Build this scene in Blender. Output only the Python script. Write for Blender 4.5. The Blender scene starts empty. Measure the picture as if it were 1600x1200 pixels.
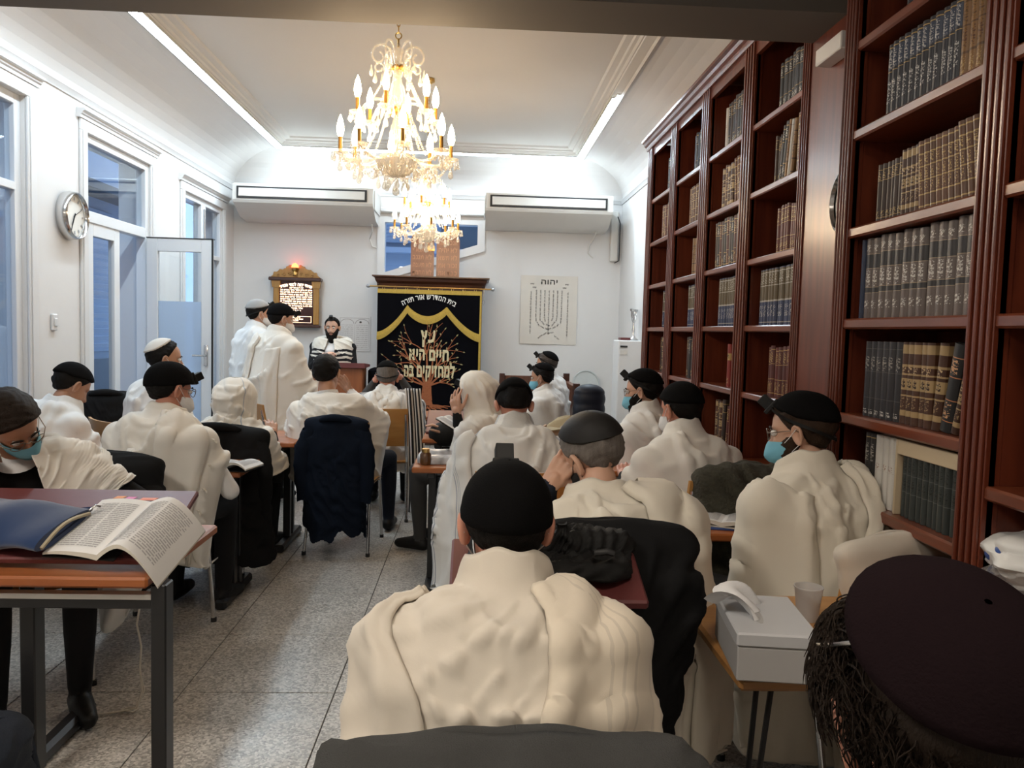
import bpy, bmesh, math, random
import numpy as np
from mathutils import Vector, Matrix

# ------------------------------------------------------------------ camera, world, exposure
scene = bpy.context.scene
COL = scene.collection
F_PX, CAM_H = 1240.0, 1.42
YAW, PITCH, ROLL = math.radians(2.8), math.radians(3.76), math.radians(1.55)
_cy, _sy, _cp, _sp = math.cos(YAW), math.sin(YAW), math.cos(PITCH), math.sin(PITCH)
FWD = Vector((_sy * _cp, _cy * _cp, -_sp))
_r0 = Vector((_cy, -_sy, 0)); _u0 = _r0.cross(FWD)
RIGHT = _r0 * math.cos(ROLL) + _u0 * math.sin(ROLL)
UP = _u0 * math.cos(ROLL) - _r0 * math.sin(ROLL)
CAM = Vector((0, 0, CAM_H))
cam_data = bpy.data.cameras.new('camera'); cam = bpy.data.objects.new('camera', cam_data)
COL.objects.link(cam)
cam_data.sensor_width = 36.0; cam_data.lens = 36.0 * F_PX / 1600.0
cam_data.clip_start = 0.05
cam.matrix_world = Matrix(((RIGHT.x, UP.x, -FWD.x, CAM.x), (RIGHT.y, UP.y, -FWD.y, CAM.y), (RIGHT.z, UP.z, -FWD.z, CAM.z), (0, 0, 0, 1)))
scene.camera = cam

def at(px, py, x=None, y=None, z=None):
    """world point where the sight line of a photo pixel meets a plane of known distance"""
    d = RIGHT * (px - 800) + UP * (600 - py) + FWD * F_PX
    t = y / d.y if y is not None else (x / d.x if x is not None else (z - CAM_H) / d.z)
    return CAM + d * t

w = bpy.data.worlds.new('dusk_sky'); scene.world = w; w.use_nodes = True
_bg = w.node_tree.nodes['Background']
_bg.inputs[0].default_value = (0.30, 0.46, 0.75, 1); _bg.inputs[1].default_value = 0.75
scene.view_settings.view_transform = 'Standard'; scene.view_settings.look = 'None'
scene.view_settings.exposure = 2.0; scene.view_settings.gamma = 1.0
scene.view_settings.use_curve_mapping = False
try:
    scene.cycles.max_bounces = 7; scene.cycles.diffuse_bounces = 4; scene.cycles.transparent_max_bounces = 24
    scene.cycles.caustics_reflective = False; scene.cycles.caustics_refractive = False
    scene.cycles.sample_clamp_indirect = 6.0
except Exception:
    pass
LED_POWER, BULB_POWER, PANEL_POWER = 28.0, 32.0, 12.0

# ------------------------------------------------------------------ materials
MATS = {}
def _new(name):
    m = bpy.data.materials.new(name); m.use_nodes = True
    nt = m.node_tree; b = nt.nodes['Principled BSDF']
    MATS[name] = m
    return m, nt, b
def mat(name, col, rough=0.6, metal=0.0, var=0.12, scale=8.0, bump=0.0, bscale=60.0, spec=0.5, sheen=0.0, stretch=None, emit=None, estr=0.0, coat=0.0, coords='Object'):
    """plain procedural surface: colour with noise variation, optional noise bump"""
    m, nt, b = _new(name); N, L = nt.nodes, nt.links
    tc = N.new('ShaderNodeTexCoord'); src = tc.outputs[coords]
    if stretch:
        mp = N.new('ShaderNodeMapping'); mp.inputs['Scale'].default_value = stretch
        L.new(src, mp.inputs['Vector']); src = mp.outputs[0]
    no = N.new('ShaderNodeTexNoise'); no.inputs['Scale'].default_value = scale; no.inputs['Detail'].default_value = 4
    L.new(src, no.inputs['Vector'])
    mx = N.new('ShaderNodeMix'); mx.data_type = 'RGBA'
    c0 = [max(0, c * (1 - var)) for c in col]; c1 = [min(1, c * (1 + var)) for c in col]
    mx.inputs[6].default_value = (*c0, 1); mx.inputs[7].default_value = (*c1, 1)
    L.new(no.outputs['Fac'], mx.inputs[0]); L.new(mx.outputs[2], b.inputs['Base Color'])
    b.inputs['Roughness'].default_value = rough; b.inputs['Metallic'].default_value = metal
    b.inputs['Specular IOR Level'].default_value = spec
    if sheen: b.inputs['Sheen Weight'].default_value = sheen
    if coat: b.inputs['Coat Weight'].default_value = coat; b.inputs['Coat Roughness'].default_value = 0.15
    if bump:
        nb = N.new('ShaderNodeTexNoise'); nb.inputs['Scale'].default_value = bscale; nb.inputs['Detail'].default_value = 3
        L.new(src, nb.inputs['Vector'])
        bp = N.new('ShaderNodeBump'); bp.inputs['Strength'].default_value = bump; bp.inputs['Distance'].default_value = 0.01
        L.new(nb.outputs['Fac'], bp.inputs['Height']); L.new(bp.outputs[0], b.inputs['Normal'])
    if emit:
        b.inputs['Emission Color'].default_value = (*emit, 1); b.inputs['Emission Strength'].default_value = estr
    return m
def fabric(name, col, rough=0.9, stripes=(), weave=900.0, var=0.06, sheen=0.15, bump=0.12, trans=0.0):
    """woven cloth; stripes = [(axis 0/1, lo, hi, colour)] in the UV of the cloth"""
    m, nt, b = _new(name); N, L = nt.nodes, nt.links
    tc = N.new('ShaderNodeTexCoord')
    no = N.new('ShaderNodeTexNoise'); no.inputs['Scale'].default_value = 6; no.inputs['Detail'].default_value = 6
    L.new(tc.outputs['Object'], no.inputs['Vector'])
    mx = N.new('ShaderNodeMix'); mx.data_type = 'RGBA'
    mx.inputs[6].default_value = (*[c * (1 - var) for c in col], 1); mx.inputs[7].default_value = (*[min(1, c * (1 + var)) for c in col], 1)
    L.new(no.outputs['Fac'], mx.inputs[0]); out = mx.outputs[2]
    if stripes:
        uv = N.new('ShaderNodeUVMap'); sp = N.new('ShaderNodeSeparateXYZ'); L.new(uv.outputs[0], sp.inputs[0])
        for ax, lo, hi, sc in stripes:
            a = N.new('ShaderNodeMath'); a.operation = 'GREATER_THAN'; a.inputs[1].default_value = lo; L.new(sp.outputs[ax], a.inputs[0])
            c = N.new('ShaderNodeMath'); c.operation = 'LESS_THAN'; c.inputs[1].default_value = hi; L.new(sp.outputs[ax], c.inputs[0])
            d = N.new('ShaderNodeMath'); d.operation = 'MULTIPLY'; L.new(a.outputs[0], d.inputs[0]); L.new(c.outputs[0], d.inputs[1])
            x = N.new('ShaderNodeMix'); x.data_type = 'RGBA'; L.new(d.outputs[0], x.inputs[0]); L.new(out, x.inputs[6]); x.inputs[7].default_value = (*sc, 1)
            out = x.outputs[2]
    L.new(out, b.inputs['Base Color'])
    b.inputs['Roughness'].default_value = rough; b.inputs['Specular IOR Level'].default_value = 0.2 if max(col) > .1 else 0.06
    b.inputs['Sheen Weight'].default_value = sheen if max(col) > .1 else 0.0
    nb = N.new('ShaderNodeTexNoise'); nb.inputs['Scale'].default_value = weave; L.new(tc.outputs['Object'], nb.inputs['Vector'])
    n2 = N.new('ShaderNodeTexNoise'); n2.inputs['Scale'].default_value = 22; n2.inputs['Detail'].default_value = 5; L.new(tc.outputs['Object'], n2.inputs['Vector'])
    ad = N.new('ShaderNodeMath'); ad.operation = 'MULTIPLY_ADD'; ad.inputs[1].default_value = 2.5
    L.new(n2.outputs['Fac'], ad.inputs[0]); L.new(nb.outputs['Fac'], ad.inputs[2])
    bp = N.new('ShaderNodeBump'); bp.inputs['Strength'].default_value = bump; bp.inputs['Distance'].default_value = 0.006
    L.new(ad.outputs[0], bp.inputs['Height']); L.new(bp.outputs[0], b.inputs['Normal'])
    return m
def wood(name, c0, c1, rough=0.35, scale=3.0, axis=2, coat=0.2, spec=0.5):
    m, nt, b = _new(name); N, L = nt.nodes, nt.links
    tc = N.new('ShaderNodeTexCoord'); mp = N.new('ShaderNodeMapping')
    s = [14.0, 14.0, 14.0]; s[axis] = 1.2; mp.inputs['Scale'].default_value = s
    L.new(tc.outputs['Object'], mp.inputs[0])
    no = N.new('ShaderNodeTexNoise'); no.inputs['Scale'].default_value = scale; no.inputs['Detail'].default_value = 5; no.inputs['Distortion'].default_value = 0.4
    L.new(mp.outputs[0], no.inputs['Vector'])
    cr = N.new('ShaderNodeValToRGB'); cr.color_ramp.elements[0].color = (*c0, 1); cr.color_ramp.elements[1].color = (*c1, 1)
    cr.color_ramp.elements[0].position = 0.3; cr.color_ramp.elements[1].position = 0.7
    L.new(no.outputs['Fac'], cr.inputs[0]); L.new(cr.outputs[0], b.inputs['Base Color'])
    b.inputs['Roughness'].default_value = rough; b.inputs['Coat Weight'].default_value = coat; b.inputs['Coat Roughness'].default_value = 0.2
    b.inputs['Specular IOR Level'].default_value = spec
    return m
def emission(name, col, strength):
    m, nt, b = _new(name)
    b.inputs['Base Color'].default_value = (*col, 1)
    b.inputs['Emission Color'].default_value = (*col, 1); b.inputs['Emission Strength'].default_value = strength
    return m
def glassy(name, col=(1, 1, 1), gloss=0.25, rough=0.03, diffuse=0.0, dcol=(1, 1, 1)):
    """see-through pane or crystal: transparent + mirror by angle (+ milky share)"""
    m, nt, b = _new(name); N, L = nt.nodes, nt.links
    N.remove(b); out = N['Material Output']
    t = N.new('ShaderNodeBsdfTransparent'); t.inputs[0].default_value = (*col, 1)
    g = N.new('ShaderNodeBsdfGlossy'); g.inputs['Roughness'].default_value = rough
    lw = N.new('ShaderNodeLayerWeight'); lw.inputs[0].default_value = .5
    pw = N.new('ShaderNodeMath'); pw.operation = 'POWER'; pw.inputs[1].default_value = 4.5 - 5 * gloss; L.new(lw.outputs['Facing'], pw.inputs[0])
    ma = N.new('ShaderNodeMath'); ma.operation = 'MULTIPLY_ADD'; ma.inputs[1].default_value = .75; ma.inputs[2].default_value = gloss * .4; L.new(pw.outputs[0], ma.inputs[0])
    mx = N.new('ShaderNodeMixShader'); L.new(ma.outputs[0], mx.inputs[0]); L.new(t.outputs[0], mx.inputs[1]); L.new(g.outputs[0], mx.inputs[2])
    last = mx.outputs[0]
    if diffuse:
        a = N.new('ShaderNodeBsdfDiffuse'); a.inputs[0].default_value = (*dcol, 1)
        tl = N.new('ShaderNodeBsdfTranslucent'); tl.inputs[0].default_value = (*dcol, 1)
        m1 = N.new('ShaderNodeMixShader'); m1.inputs[0].default_value = 0.5; L.new(a.outputs[0], m1.inputs[1]); L.new(tl.outputs[0], m1.inputs[2])
        m2 = N.new('ShaderNodeMixShader'); m2.inputs[0].default_value = diffuse; L.new(last, m2.inputs[1]); L.new(m1.outputs[0], m2.inputs[2])
        last = m2.outputs[0]
    L.new(last, out.inputs['Surface'])
    return m

# ------------------------------------------------------------------ mesh building
class MB:
    """collects vertices and faces of one mesh"""
    def __init__(s): s.v = []; s.f = []; s.m = []; s.uv = None
    def add(s, vs, fs, mi=0, T=None):
        o = len(s.v)
        if T is not None: vs = [tuple(T @ Vector(p)) for p in vs]
        s.v.extend([tuple(p) for p in vs]); s.f.extend([tuple(i + o for i in f) for f in fs]); s.m.extend([mi] * len(fs))
        return s
    def box(s, lo, hi, mi=0, bev=0.0, T=None):
        (x0, y0, z0), (x1, y1, z1) = lo, hi
        if bev <= 0:
            vs = [(x0, y0, z0), (x1, y0, z0), (x1, y1, z0), (x0, y1, z0), (x0, y0, z1), (x1, y0, z1), (x1, y1, z1), (x0, y1, z1)]
            return s.add(vs, [(3, 2, 1, 0), (4, 5, 6, 7), (0, 1, 5, 4), (1, 2, 6, 5), (2, 3, 7, 6), (3, 0, 4, 7)], mi, T)
        b = min(bev, (x1 - x0) * .49, (y1 - y0) * .49, (z1 - z0) * .49)
        vs = []
        idx = {}
        for i, X in enumerate((x0, x1)):
            for j, Y in enumerate((y0, y1)):
                for k, Z in enumerate((z0, z1)):
                    sx, sy, sz = (1 - 2 * i) * b, (1 - 2 * j) * b, (1 - 2 * k) * b
                    idx[i, j, k, 0] = len(vs); vs.append((X, Y + sy, Z + sz))
                    idx[i, j, k, 1] = len(vs); vs.append((X + sx, Y, Z + sz))
                    idx[i, j, k, 2] = len(vs); vs.append((X + sx, Y + sy, Z))
        fs = []
        for ax in range(3):
            for sd in (0, 1):
                q = []
                for a, c in ((0, 0), (1, 0), (1, 1), (0, 1)):
                    t = [0, 0, 0]; t[ax] = sd; t[(ax + 1) % 3] = a; t[(ax + 2) % 3] = c
                    q.append(idx[t[0], t[1], t[2], ax])
                fs.append(tuple(q) if sd else tuple(q[::-1]))
        for ax in range(3):                      # edges along axis ax
            u, w_ = (ax + 1) % 3, (ax + 2) % 3
            for a in (0, 1):
                for c in (0, 1):
                    t0 = [0, 0, 0]; t0[u] = a; t0[w_] = c; t1 = list(t0); t1[ax] = 1
                    q = [idx[(*t0, u)], idx[(*t1, u)], idx[(*t1, w_)], idx[(*t0, w_)]]
                    fs.append(tuple(q) if (a + c) % 2 else tuple(q[::-1]))
        for i in (0, 1):
            for j in (0, 1):
                for k in (0, 1):
                    q = (idx[i, j, k, 0], idx[i, j, k, 1], idx[i, j, k, 2])
                    fs.append(q if (i + j + k) % 2 else q[::-1])
        return s.add(vs, fs, mi, T)
    def tube(s, pts, r, n=8, mi=0, cap=True, T=None, closed=False):
        pts = [Vector(p) for p in pts]; m = len(pts)
        rr = r if hasattr(r, '__len__') else [r] * m
        vs, fs = [], []
        up = Vector((0, 0, 1))
        ref = None
        for i, p in enumerate(pts):
            if closed: d = pts[(i + 1) % m] - pts[i - 1]
            else: d = pts[min(i + 1, m - 1)] - pts[max(i - 1, 0)]
            d = d.normalized() if d.length > 1e-9 else Vector((0, 0, 1))
            if ref is None:
                ref = up if abs(d.z) < .9 else Vector((1, 0, 0))
            a = (ref - d * ref.dot(d))
            if a.length < 1e-6: a = d.orthogonal()
            a.normalize(); ref = a
            b = d.cross(a)
            for k in range(n):
                t = 2 * math.pi * k / n
                vs.append(tuple(p + (a * math.cos(t) + b * math.sin(t)) * rr[i]))
        for i in range(m if closed else m - 1):
            j = (i + 1) % m
            for k in range(n):
                fs.append((i * n + k, i * n + (k + 1) % n, j * n + (k + 1) % n, j * n + k))
        if cap and not closed:
            fs.append(tuple(range(n))[::-1]); fs.append(tuple((m - 1) * n + k for k in range(n)))
        return s.add(vs, fs, mi, T)
    def lathe(s, prof, n=16, mi=0, T=None, a0=0, a1=2 * math.pi):
        """prof [(r,z)] turned about z"""
        vs, fs = [], []
        full = abs(a1 - a0 - 2 * math.pi) < 1e-6
        nn = n if full else n + 1
        for r_, z_ in prof:
            for k in range(nn):
                t = a0 + (a1 - a0) * k / n
                vs.append((max(r_, 1e-5) * math.cos(t), max(r_, 1e-5) * math.sin(t), z_))
        for i in range(len(prof) - 1):
            for k in range(n):
                k2 = (k + 1) % nn
                fs.append((i * nn + k, i * nn + k2, (i + 1) * nn + k2, (i + 1) * nn + k))
        return s.add(vs, fs, mi, T)
    def ball(s, c, r, n=10, m=7, mi=0, T=None):
        r = r if hasattr(r, '__len__') else (r, r, r)
        vs, fs = [(c[0], c[1], c[2] + r[2])], []
        for i in range(1, m):
            p = math.pi * i / m
            for k in range(n):
                t = 2 * math.pi * k / n
                vs.append((c[0] + r[0] * math.sin(p) * math.cos(t), c[1] + r[1] * math.sin(p) * math.sin(t), c[2] + r[2] * math.cos(p)))
        vs.append((c[0], c[1], c[2] - r[2])); e = len(vs) - 1
        for k in range(n):
            fs.append((0, 1 + k, 1 + (k + 1) % n)); fs.append((e, 1 + (m - 2) * n + (k + 1) % n, 1 + (m - 2) * n + k))
        for i in range(m - 2):
            for k in range(n):
                a = 1 + i * n; fs.append((a + k, a + n + k, a + n + (k + 1) % n, a + (k + 1) % n))
        return s.add(vs, fs, mi, T)
    def prism(s, poly, axis, lo, hi, mi=0, T=None):
        """polygon (2D, in the two other axes in x,y,z order) pushed along an axis"""
        def p3(q, h):
            l = list(q); l.insert(axis, h); return tuple(l)
        n = len(poly); vs = [p3(q, lo) for q in poly] + [p3(q, hi) for q in poly]
        fs = [tuple(range(n))[::-1], tuple(range(n, 2 * n))] + [(i, (i + 1) % n, n + (i + 1) % n, n + i) for i in range(n)]
        return s.add(vs, fs, mi, T)
    def grid(s, pts, mi=0, wrap=False, T=None):
        """pts[rows][cols]"""
        R_, C_ = len(pts), len(pts[0]); vs = [p for row in pts for p in row]
        fs = []
        for i in range(R_ - 1):
            for j in range(C_ if wrap else C_ - 1):
                j2 = (j + 1) % C_
                fs.append((i * C_ + j, i * C_ + j2, (i + 1) * C_ + j2, (i + 1) * C_ + j))
        return s.add(vs, fs, mi, T)

def obj(name, mb, mats, parent=None, smooth=None, world=True, uv=None, fix=True):
    """links one mesh object; vertices given in world space unless world=False (then local to the parent)"""
    me = bpy.data.meshes.new(name)
    vs = mb.v
    if parent is not None and world:
        inv = PM[parent.name].inverted(); vs = [tuple(inv @ Vector(p)) for p in vs]
    me.from_pydata([tuple(map(float, p)) for p in vs], [], mb.f)
    for m in (mats if isinstance(mats, (list, tuple)) else [mats]):
        me.materials.append(MATS[m] if isinstance(m, str) else m)
    if any(mb.m): me.polygons.foreach_set('material_index', mb.m)
    if uv is not None:
        ul = me.uv_layers.new(name='UVMap')
        li = np.empty(len(me.loops), dtype=np.int32); me.loops.foreach_get('vertex_index', li)
        ul.data.foreach_set('uv', np.asarray(uv, dtype=np.float32)[li].ravel())
    if fix:
        bm = bmesh.new(); bm.from_mesh(me); bmesh.ops.recalc_face_normals(bm, faces=bm.faces); bm.to_mesh(me); bm.free()
    if smooth is not None:
        me.shade_smooth()
        if smooth < 179: me.set_sharp_from_angle(angle=math.radians(smooth))
    o = bpy.data.objects.new(name, me); COL.objects.link(o)
    if parent is not None: o.parent = parent
    return o
PM = {}
def tag(o, label=None, cat=None, group=None, kind=None):
    if label: o['label'] = label
    if cat: o['category'] = cat
    if group: o['group'] = group
    if kind: o['kind'] = kind
    return o
def thing(name, label, cat, loc=(0, 0, 0), rz=0.0, group=None):
    o = bpy.data.objects.new(name, None); COL.objects.link(o)
    o.empty_display_size = 0.05; o.location = loc; o.rotation_euler = (0, 0, rz)
    PM[o.name] = Matrix.Translation(Vector(loc)) @ Matrix.Rotation(rz, 4, 'Z')
    return tag(o, label, cat, group)
def struct(name, mb, mats, smooth=None, label=None):
    return tag(obj(name, mb, mats, smooth=smooth), label, None, None, 'structure')
def child(src, parent, name=None, loc=None, rot=None, scale=None):
    """copy of a part (shared mesh) under another thing"""
    c = src.copy(); COL.objects.link(c); c.parent = parent
    if name: c.name = name
    if loc is not None: c.location = loc
    if rot is not None: c.rotation_euler = rot
    if scale is not None: c.scale = scale
    return c
def copy_tree(o, parent=None):
    c = o.copy(); COL.objects.link(c); c.parent = parent
    for ch in list(o.children): copy_tree(ch, c)
    return c
def R(d): return math.radians(d)
def TRS(loc=(0, 0, 0), rz=0, rx=0, ry=0, sc=1.0):
    return Matrix.Translation(Vector(loc)) @ Matrix.Rotation(rz, 4, 'Z') @ Matrix.Rotation(ry, 4, 'Y') @ Matrix.Rotation(rx, 4, 'X') @ Matrix.Scale(sc, 4)

# ------------------------------------------------------------------ lettering: Hebrew glyph outlines from the built-in font
GLYPH = {}
def _load_glyphs():
    c = bpy.data.curves.new('glyph', 'FONT'); o = bpy.data.objects.new('glyph', c); COL.objects.link(o)
    c.resolution_u = 2
    for bold in (0, 1, 2):
        c.offset = (0.0, 0.022, 0.042)[bold]
        for ch in 'אבגדהוזחטיכלמנסעפצקרשתםןץףך':
            c.body = ch
            bpy.context.view_layer.update()
            me = bpy.data.meshes.new_from_object(o.evaluated_get(bpy.context.evaluated_depsgraph_get()))
            vs = [(v.co.x, v.co.y) for v in me.vertices]; fs = [tuple(p.vertices) for p in me.polygons]
            x1 = max(v[0] for v in vs)
            GLYPH[ch, bold] = (vs, fs, x1 + 0.09)
            bpy.data.meshes.remove(me)
    bpy.data.objects.remove(o); bpy.data.curves.remove(c)
_load_glyphs()
def text_layout(s, bold=0):
    """visual order left to right for right-to-left Hebrew; returns glyph list [(vs,fs,x)] and width (em height about .6)"""
    x = 0; out = []
    for ch in reversed(s):
        if (ch, bold) not in GLYPH: x += 0.28; continue
        vs, fs, adv = GLYPH[ch, bold]; out.append((vs, fs, x)); x += adv
    return out, x
def text_mb(mb, s, height, place, bold=0, width=None, align=0.5, depth=0.0):
    """place(u,v)->3D for u along the line, v up; height = letter height in metres"""
    g, wd = text_layout(s, bold); k = height / 0.59
    kx = k if width is None else width / max(wd, 1e-6)
    for vs, fs, x0 in g:
        mb.add([place((vx + x0 - wd * align) * kx, vy * k) for vx, vy in vs], fs)
    return mb
# ------------------------------------------------------------------ shared materials
mat('plaster', (0.70, 0.69, 0.68), rough=0.85, var=0.02, scale=3, bump=0.03, bscale=90)
mat('ceiling_paint', (0.62, 0.595, 0.56), rough=0.8, var=0.02, scale=2)
mat('beam_shaded_paint', (0.125, 0.113, 0.10), rough=0.8, var=0.03, scale=2)  # shade under the pale beam is put into its colour
mat('white_gloss', (0.70, 0.70, 0.70), rough=0.35, var=0.02, scale=4)
mat('pvc_white', (0.72, 0.74, 0.76), rough=0.3, var=0.02, scale=4)
mat('black_plastic', (0.015, 0.015, 0.016), rough=0.5, var=0.2)
mat('black_metal', (0.012, 0.012, 0.013), rough=0.38, var=0.2, spec=0.5)
mat('chrome', (0.62, 0.62, 0.62), rough=0.18, metal=1.0, var=0.05)
mat('grey_metal', (0.45, 0.46, 0.48), rough=0.35, metal=0.9, var=0.05)
mat('brass', (0.62, 0.40, 0.14), rough=0.3, metal=1.0, var=0.1)
wood('mahogany', (0.085, 0.017, 0.008), (0.150, 0.032, 0.014), rough=0.33, scale=2.0, coat=0.25)
wood('mahogany_shelf', (0.115, 0.028, 0.012), (0.185, 0.045, 0.018), rough=0.3, scale=2.0, axis=1, coat=0.25)
wood('table_wood', (0.30, 0.085, 0.022), (0.40, 0.125, 0.032), rough=0.4, scale=1.5, axis=0, coat=0.1)
wood('oak_table', (0.34, 0.155, 0.045), (0.47, 0.24, 0.08), rough=0.45, scale=2.0, axis=0, coat=0.1)
wood('plywood', (0.42, 0.20, 0.055), (0.50, 0.26, 0.075), rough=0.4, scale=1.5, axis=0, coat=0.15)
wood('ark_wood', (0.05, 0.018, 0.009), (0.10, 0.035, 0.016), rough=0.35, scale=2.0, axis=0)
wood('lectern_wood', (0.22, 0.065, 0.02), (0.30, 0.095, 0.03), rough=0.4, scale=1.5, axis=2)
mat('maroon_board', (0.135, 0.035, 0.035), rough=0.42, var=0.12, scale=5)
glassy('window_glass', (0.93, 0.96, 0.98), gloss=0.10, rough=0.0)
glassy('frosted_film', (0.75, 0.85, 0.95), gloss=0.15, rough=0.3, diffuse=0.75, dcol=(0.62, 0.72, 0.85))
emission('led_light', (0.74, 0.89, 1.0), LED_POWER)

XL, XR, YB, YN, ZC = -3.07, 1.87, 10.30, -2.2, 3.63

# floor terrazzo tiles
def terrazzo():
    m, nt, b = _new('terrazzo'); N, L = nt.nodes, nt.links
    tc = N.new('ShaderNodeTexCoord')
    vo = N.new('ShaderNodeTexVoronoi'); vo.inputs['Scale'].default_value = 120; L.new(tc.outputs['Object'], vo.inputs['Vector'])
    cr = N.new('ShaderNodeValToRGB'); e = cr.color_ramp.elements
    e[0].color = (0.25, 0.24, 0.225, 1); e[1].color = (0.62, 0.60, 0.57, 1); e[0].position = 0.05; e[1].position = 0.95
    n = cr.color_ramp.elements.new(0.55); n.color = (0.45, 0.435, 0.41, 1)
    sep = N.new('ShaderNodeSeparateColor'); L.new(vo.outputs['Color'], sep.inputs[0]); L.new(sep.outputs[0], cr.inputs[0])
    no = N.new('ShaderNodeTexNoise'); no.inputs['Scale'].default_value = 2.5; no.inputs['Detail'].default_value = 8; no.inputs['Roughness'].default_value = .65
    L.new(tc.outputs['Object'], no.inputs['Vector'])
    cr2 = N.new('ShaderNodeValToRGB'); cr2.color_ramp.elements[0].color = (0.84, 0.82, 0.79, 1); cr2.color_ramp.elements[1].color = (1.12, 1.10, 1.07, 1)
    cr2.color_ramp.elements[0].position = .25; cr2.color_ramp.elements[1].position = .75
    L.new(no.outputs['Fac'], cr2.inputs[0])
    mx = N.new('ShaderNodeMix'); mx.data_type = 'RGBA'; mx.blend_type = 'MULTIPLY'; mx.inputs[0].default_value = 1
    L.new(cr.outputs[0], mx.inputs[6]); L.new(cr2.outputs[0], mx.inputs[7]); L.new(mx.outputs[2], b.inputs['Base Color'])
    b.inputs['Roughness'].default_value = 0.3; b.inputs['Specular IOR Level'].default_value = 0.45
    n3 = N.new('ShaderNodeTexNoise'); n3.inputs['Scale'].default_value = 9; L.new(tc.outputs['Object'], n3.inputs['Vector'])
    mr = N.new('ShaderNodeMapRange'); mr.inputs['To Min'].default_value = 0.2; mr.inputs['To Max'].default_value = 0.45; L.new(n3.outputs['Fac'], mr.inputs['Value'])
    L.new(mr.outputs[0], b.inputs['Roughness'])
terrazzo()
mat('grout', (0.06, 0.055, 0.05), rough=0.9)
mb = MB(); mb.box((XL - .3, YN - .1, -0.12), (XR + .3, YB + .3, -0.004))
floor = struct('floor', mb, 'grout', label='grey speckled terrazzo floor laid in large square tiles')
PM[floor.name] = Matrix.Identity(4)
TS = 0.585
tile_me = None
i0 = math.floor((XL + 0.51) / TS) - 1
for i in range(i0, 5):
    for j in range(-4, 16):
        x0 = -0.51 + i * TS; x1 = x0 + TS; y0 = 3.03 - 4 * TS + j * TS; y1 = y0 + TS
        x0, x1, y0, y1 = max(x0, XL), min(x1, XR), max(y0, YN), min(y1, YB)
        if x1 - x0 < .02 or y1 - y0 < .02: continue
        g = .0022
        m_ = MB(); m_.box((x0 + g, y0 + g, -0.02), (x1 - g, y1 - g, 0), bev=0.0012)
        obj('floor_tile', m_, 'terrazzo', floor)

# ---- walls
TW = 0.28   # left wall thickness
def wall_with_holes(name, axis_x, ys, zs, holes, x0, x1, label):
    """slab between x0 and x1 in the y-z plane with rectangular holes [(y0,y1,z0,z1)]"""
    ycut = sorted(set(ys + [h[0] for h in holes] + [h[1] for h in holes])); zcut = sorted(set(zs + [h[2] for h in holes] + [h[3] for h in holes]))
    m_ = MB()
    for a, b_ in zip(ycut, ycut[1:]):
        for c, d in zip(zcut, zcut[1:]):
            ym, zm = (a + b_) / 2, (c + d) / 2
            if any(h[0] < ym < h[1] and h[2] < zm < h[3] for h in holes): continue
            m_.box((x0, a, c), (x1, b_, d))
    bmx = m_
    return struct(name, bmx, 'plaster', label=label)
HOLES = [(3.9, 5.62, 0.35, 2.92), (6.46, 7.68, 0.0, 2.88), (8.56, 9.84, 0.55, 2.80)]
wall_left = wall_with_holes('wall_left', True, [YN, YB + .3], [0, 3.75], HOLES, XL - TW, XL, 'white plaster wall with tall windows and a glazed door')
mb = MB(); mb.box((XR, YN, 0), (XR + .25, YB + .3, 3.75)); struct('wall_right', mb, 'plaster', label='white wall behind the tall bookcases')
mb = MB(); mb.box((XL - .3, YN - .25, 0), (XR + .3, YN, 3.75)); struct('wall_near', mb, 'plaster', label='white wall behind the viewer')
# back wall with the slanted window over the ark
WX0, WX1, WZ1, WZ0L, WZ0R = -1.19, 0.03, 2.79, 2.10, 2.50
mb = MB()
mb.box((XL, YB, 0), (WX0, YB + .3, 3.75)); mb.box((WX1, YB, 0), (XR, YB + .3, 3.75)); mb.box((WX0, YB, WZ1), (WX1, YB + .3, 3.75))
mb.prism([(WX0, 0), (WX1, 0), (WX1, WZ0R), (WX0, WZ0L)], 1, YB, YB + .3)
wall_back = struct('wall_back', mb, 'plaster', label='white back wall behind the velvet curtained ark')
mat('paint_skirt', (0.70, 0.70, 0.70), rough=0.5)
mb = MB(); mb.box((XL, YB - .018, 0), (XR, YB, .10)); struct('baseboard_back', mb, 'paint_skirt')
mb = MB()
for a, b_ in ((YN, 6.40), (7.74, YB)): mb.box((XL, a, 0), (XL + .018, b_, .10))
struct('baseboard_left', mb, 'paint_skirt')

# ---- cove ceiling with light ledge
LX0, LX1, LY1, LZ = -2.41, 1.265, 9.75, 3.55
BY0, BY1, BZ = 3.28, 3.62, 2.76
def cove(name, a, b_, wall_pt, led_pt, along):
    pass
mb = MB()
NC = 10
def cove_prof(t, wall, led):
    """quarter curve from the wall rail up and over to the light ledge"""
    th = t * math.pi / 2
    return wall + (led - wall) * (1 - math.cos(th)), 3.14 + (LZ - 3.14) * math.sin(th)
rows = []
for i in range(NC + 1):
    t = i / NC
    xl, z = cove_prof(t, XL, LX0); xr, _ = cove_prof(t, XR, LX1); yb, _ = cove_prof(t, YB, LY1)
    rows.append([(xl, BY1, z), (xl, yb, z), (xr, yb, z), (xr, BY1, z)])
cv = MB()
for a, b_ in zip(rows, rows[1:]):
    for k in range(3): cv.add([a[k], a[k + 1], b_[k + 1], b_[k]], [(0, 1, 2, 3)])
struct('ceiling_cove', cv, 'plaster', smooth=40, label='white curved cove between the walls and the lit ceiling ledge')
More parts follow.
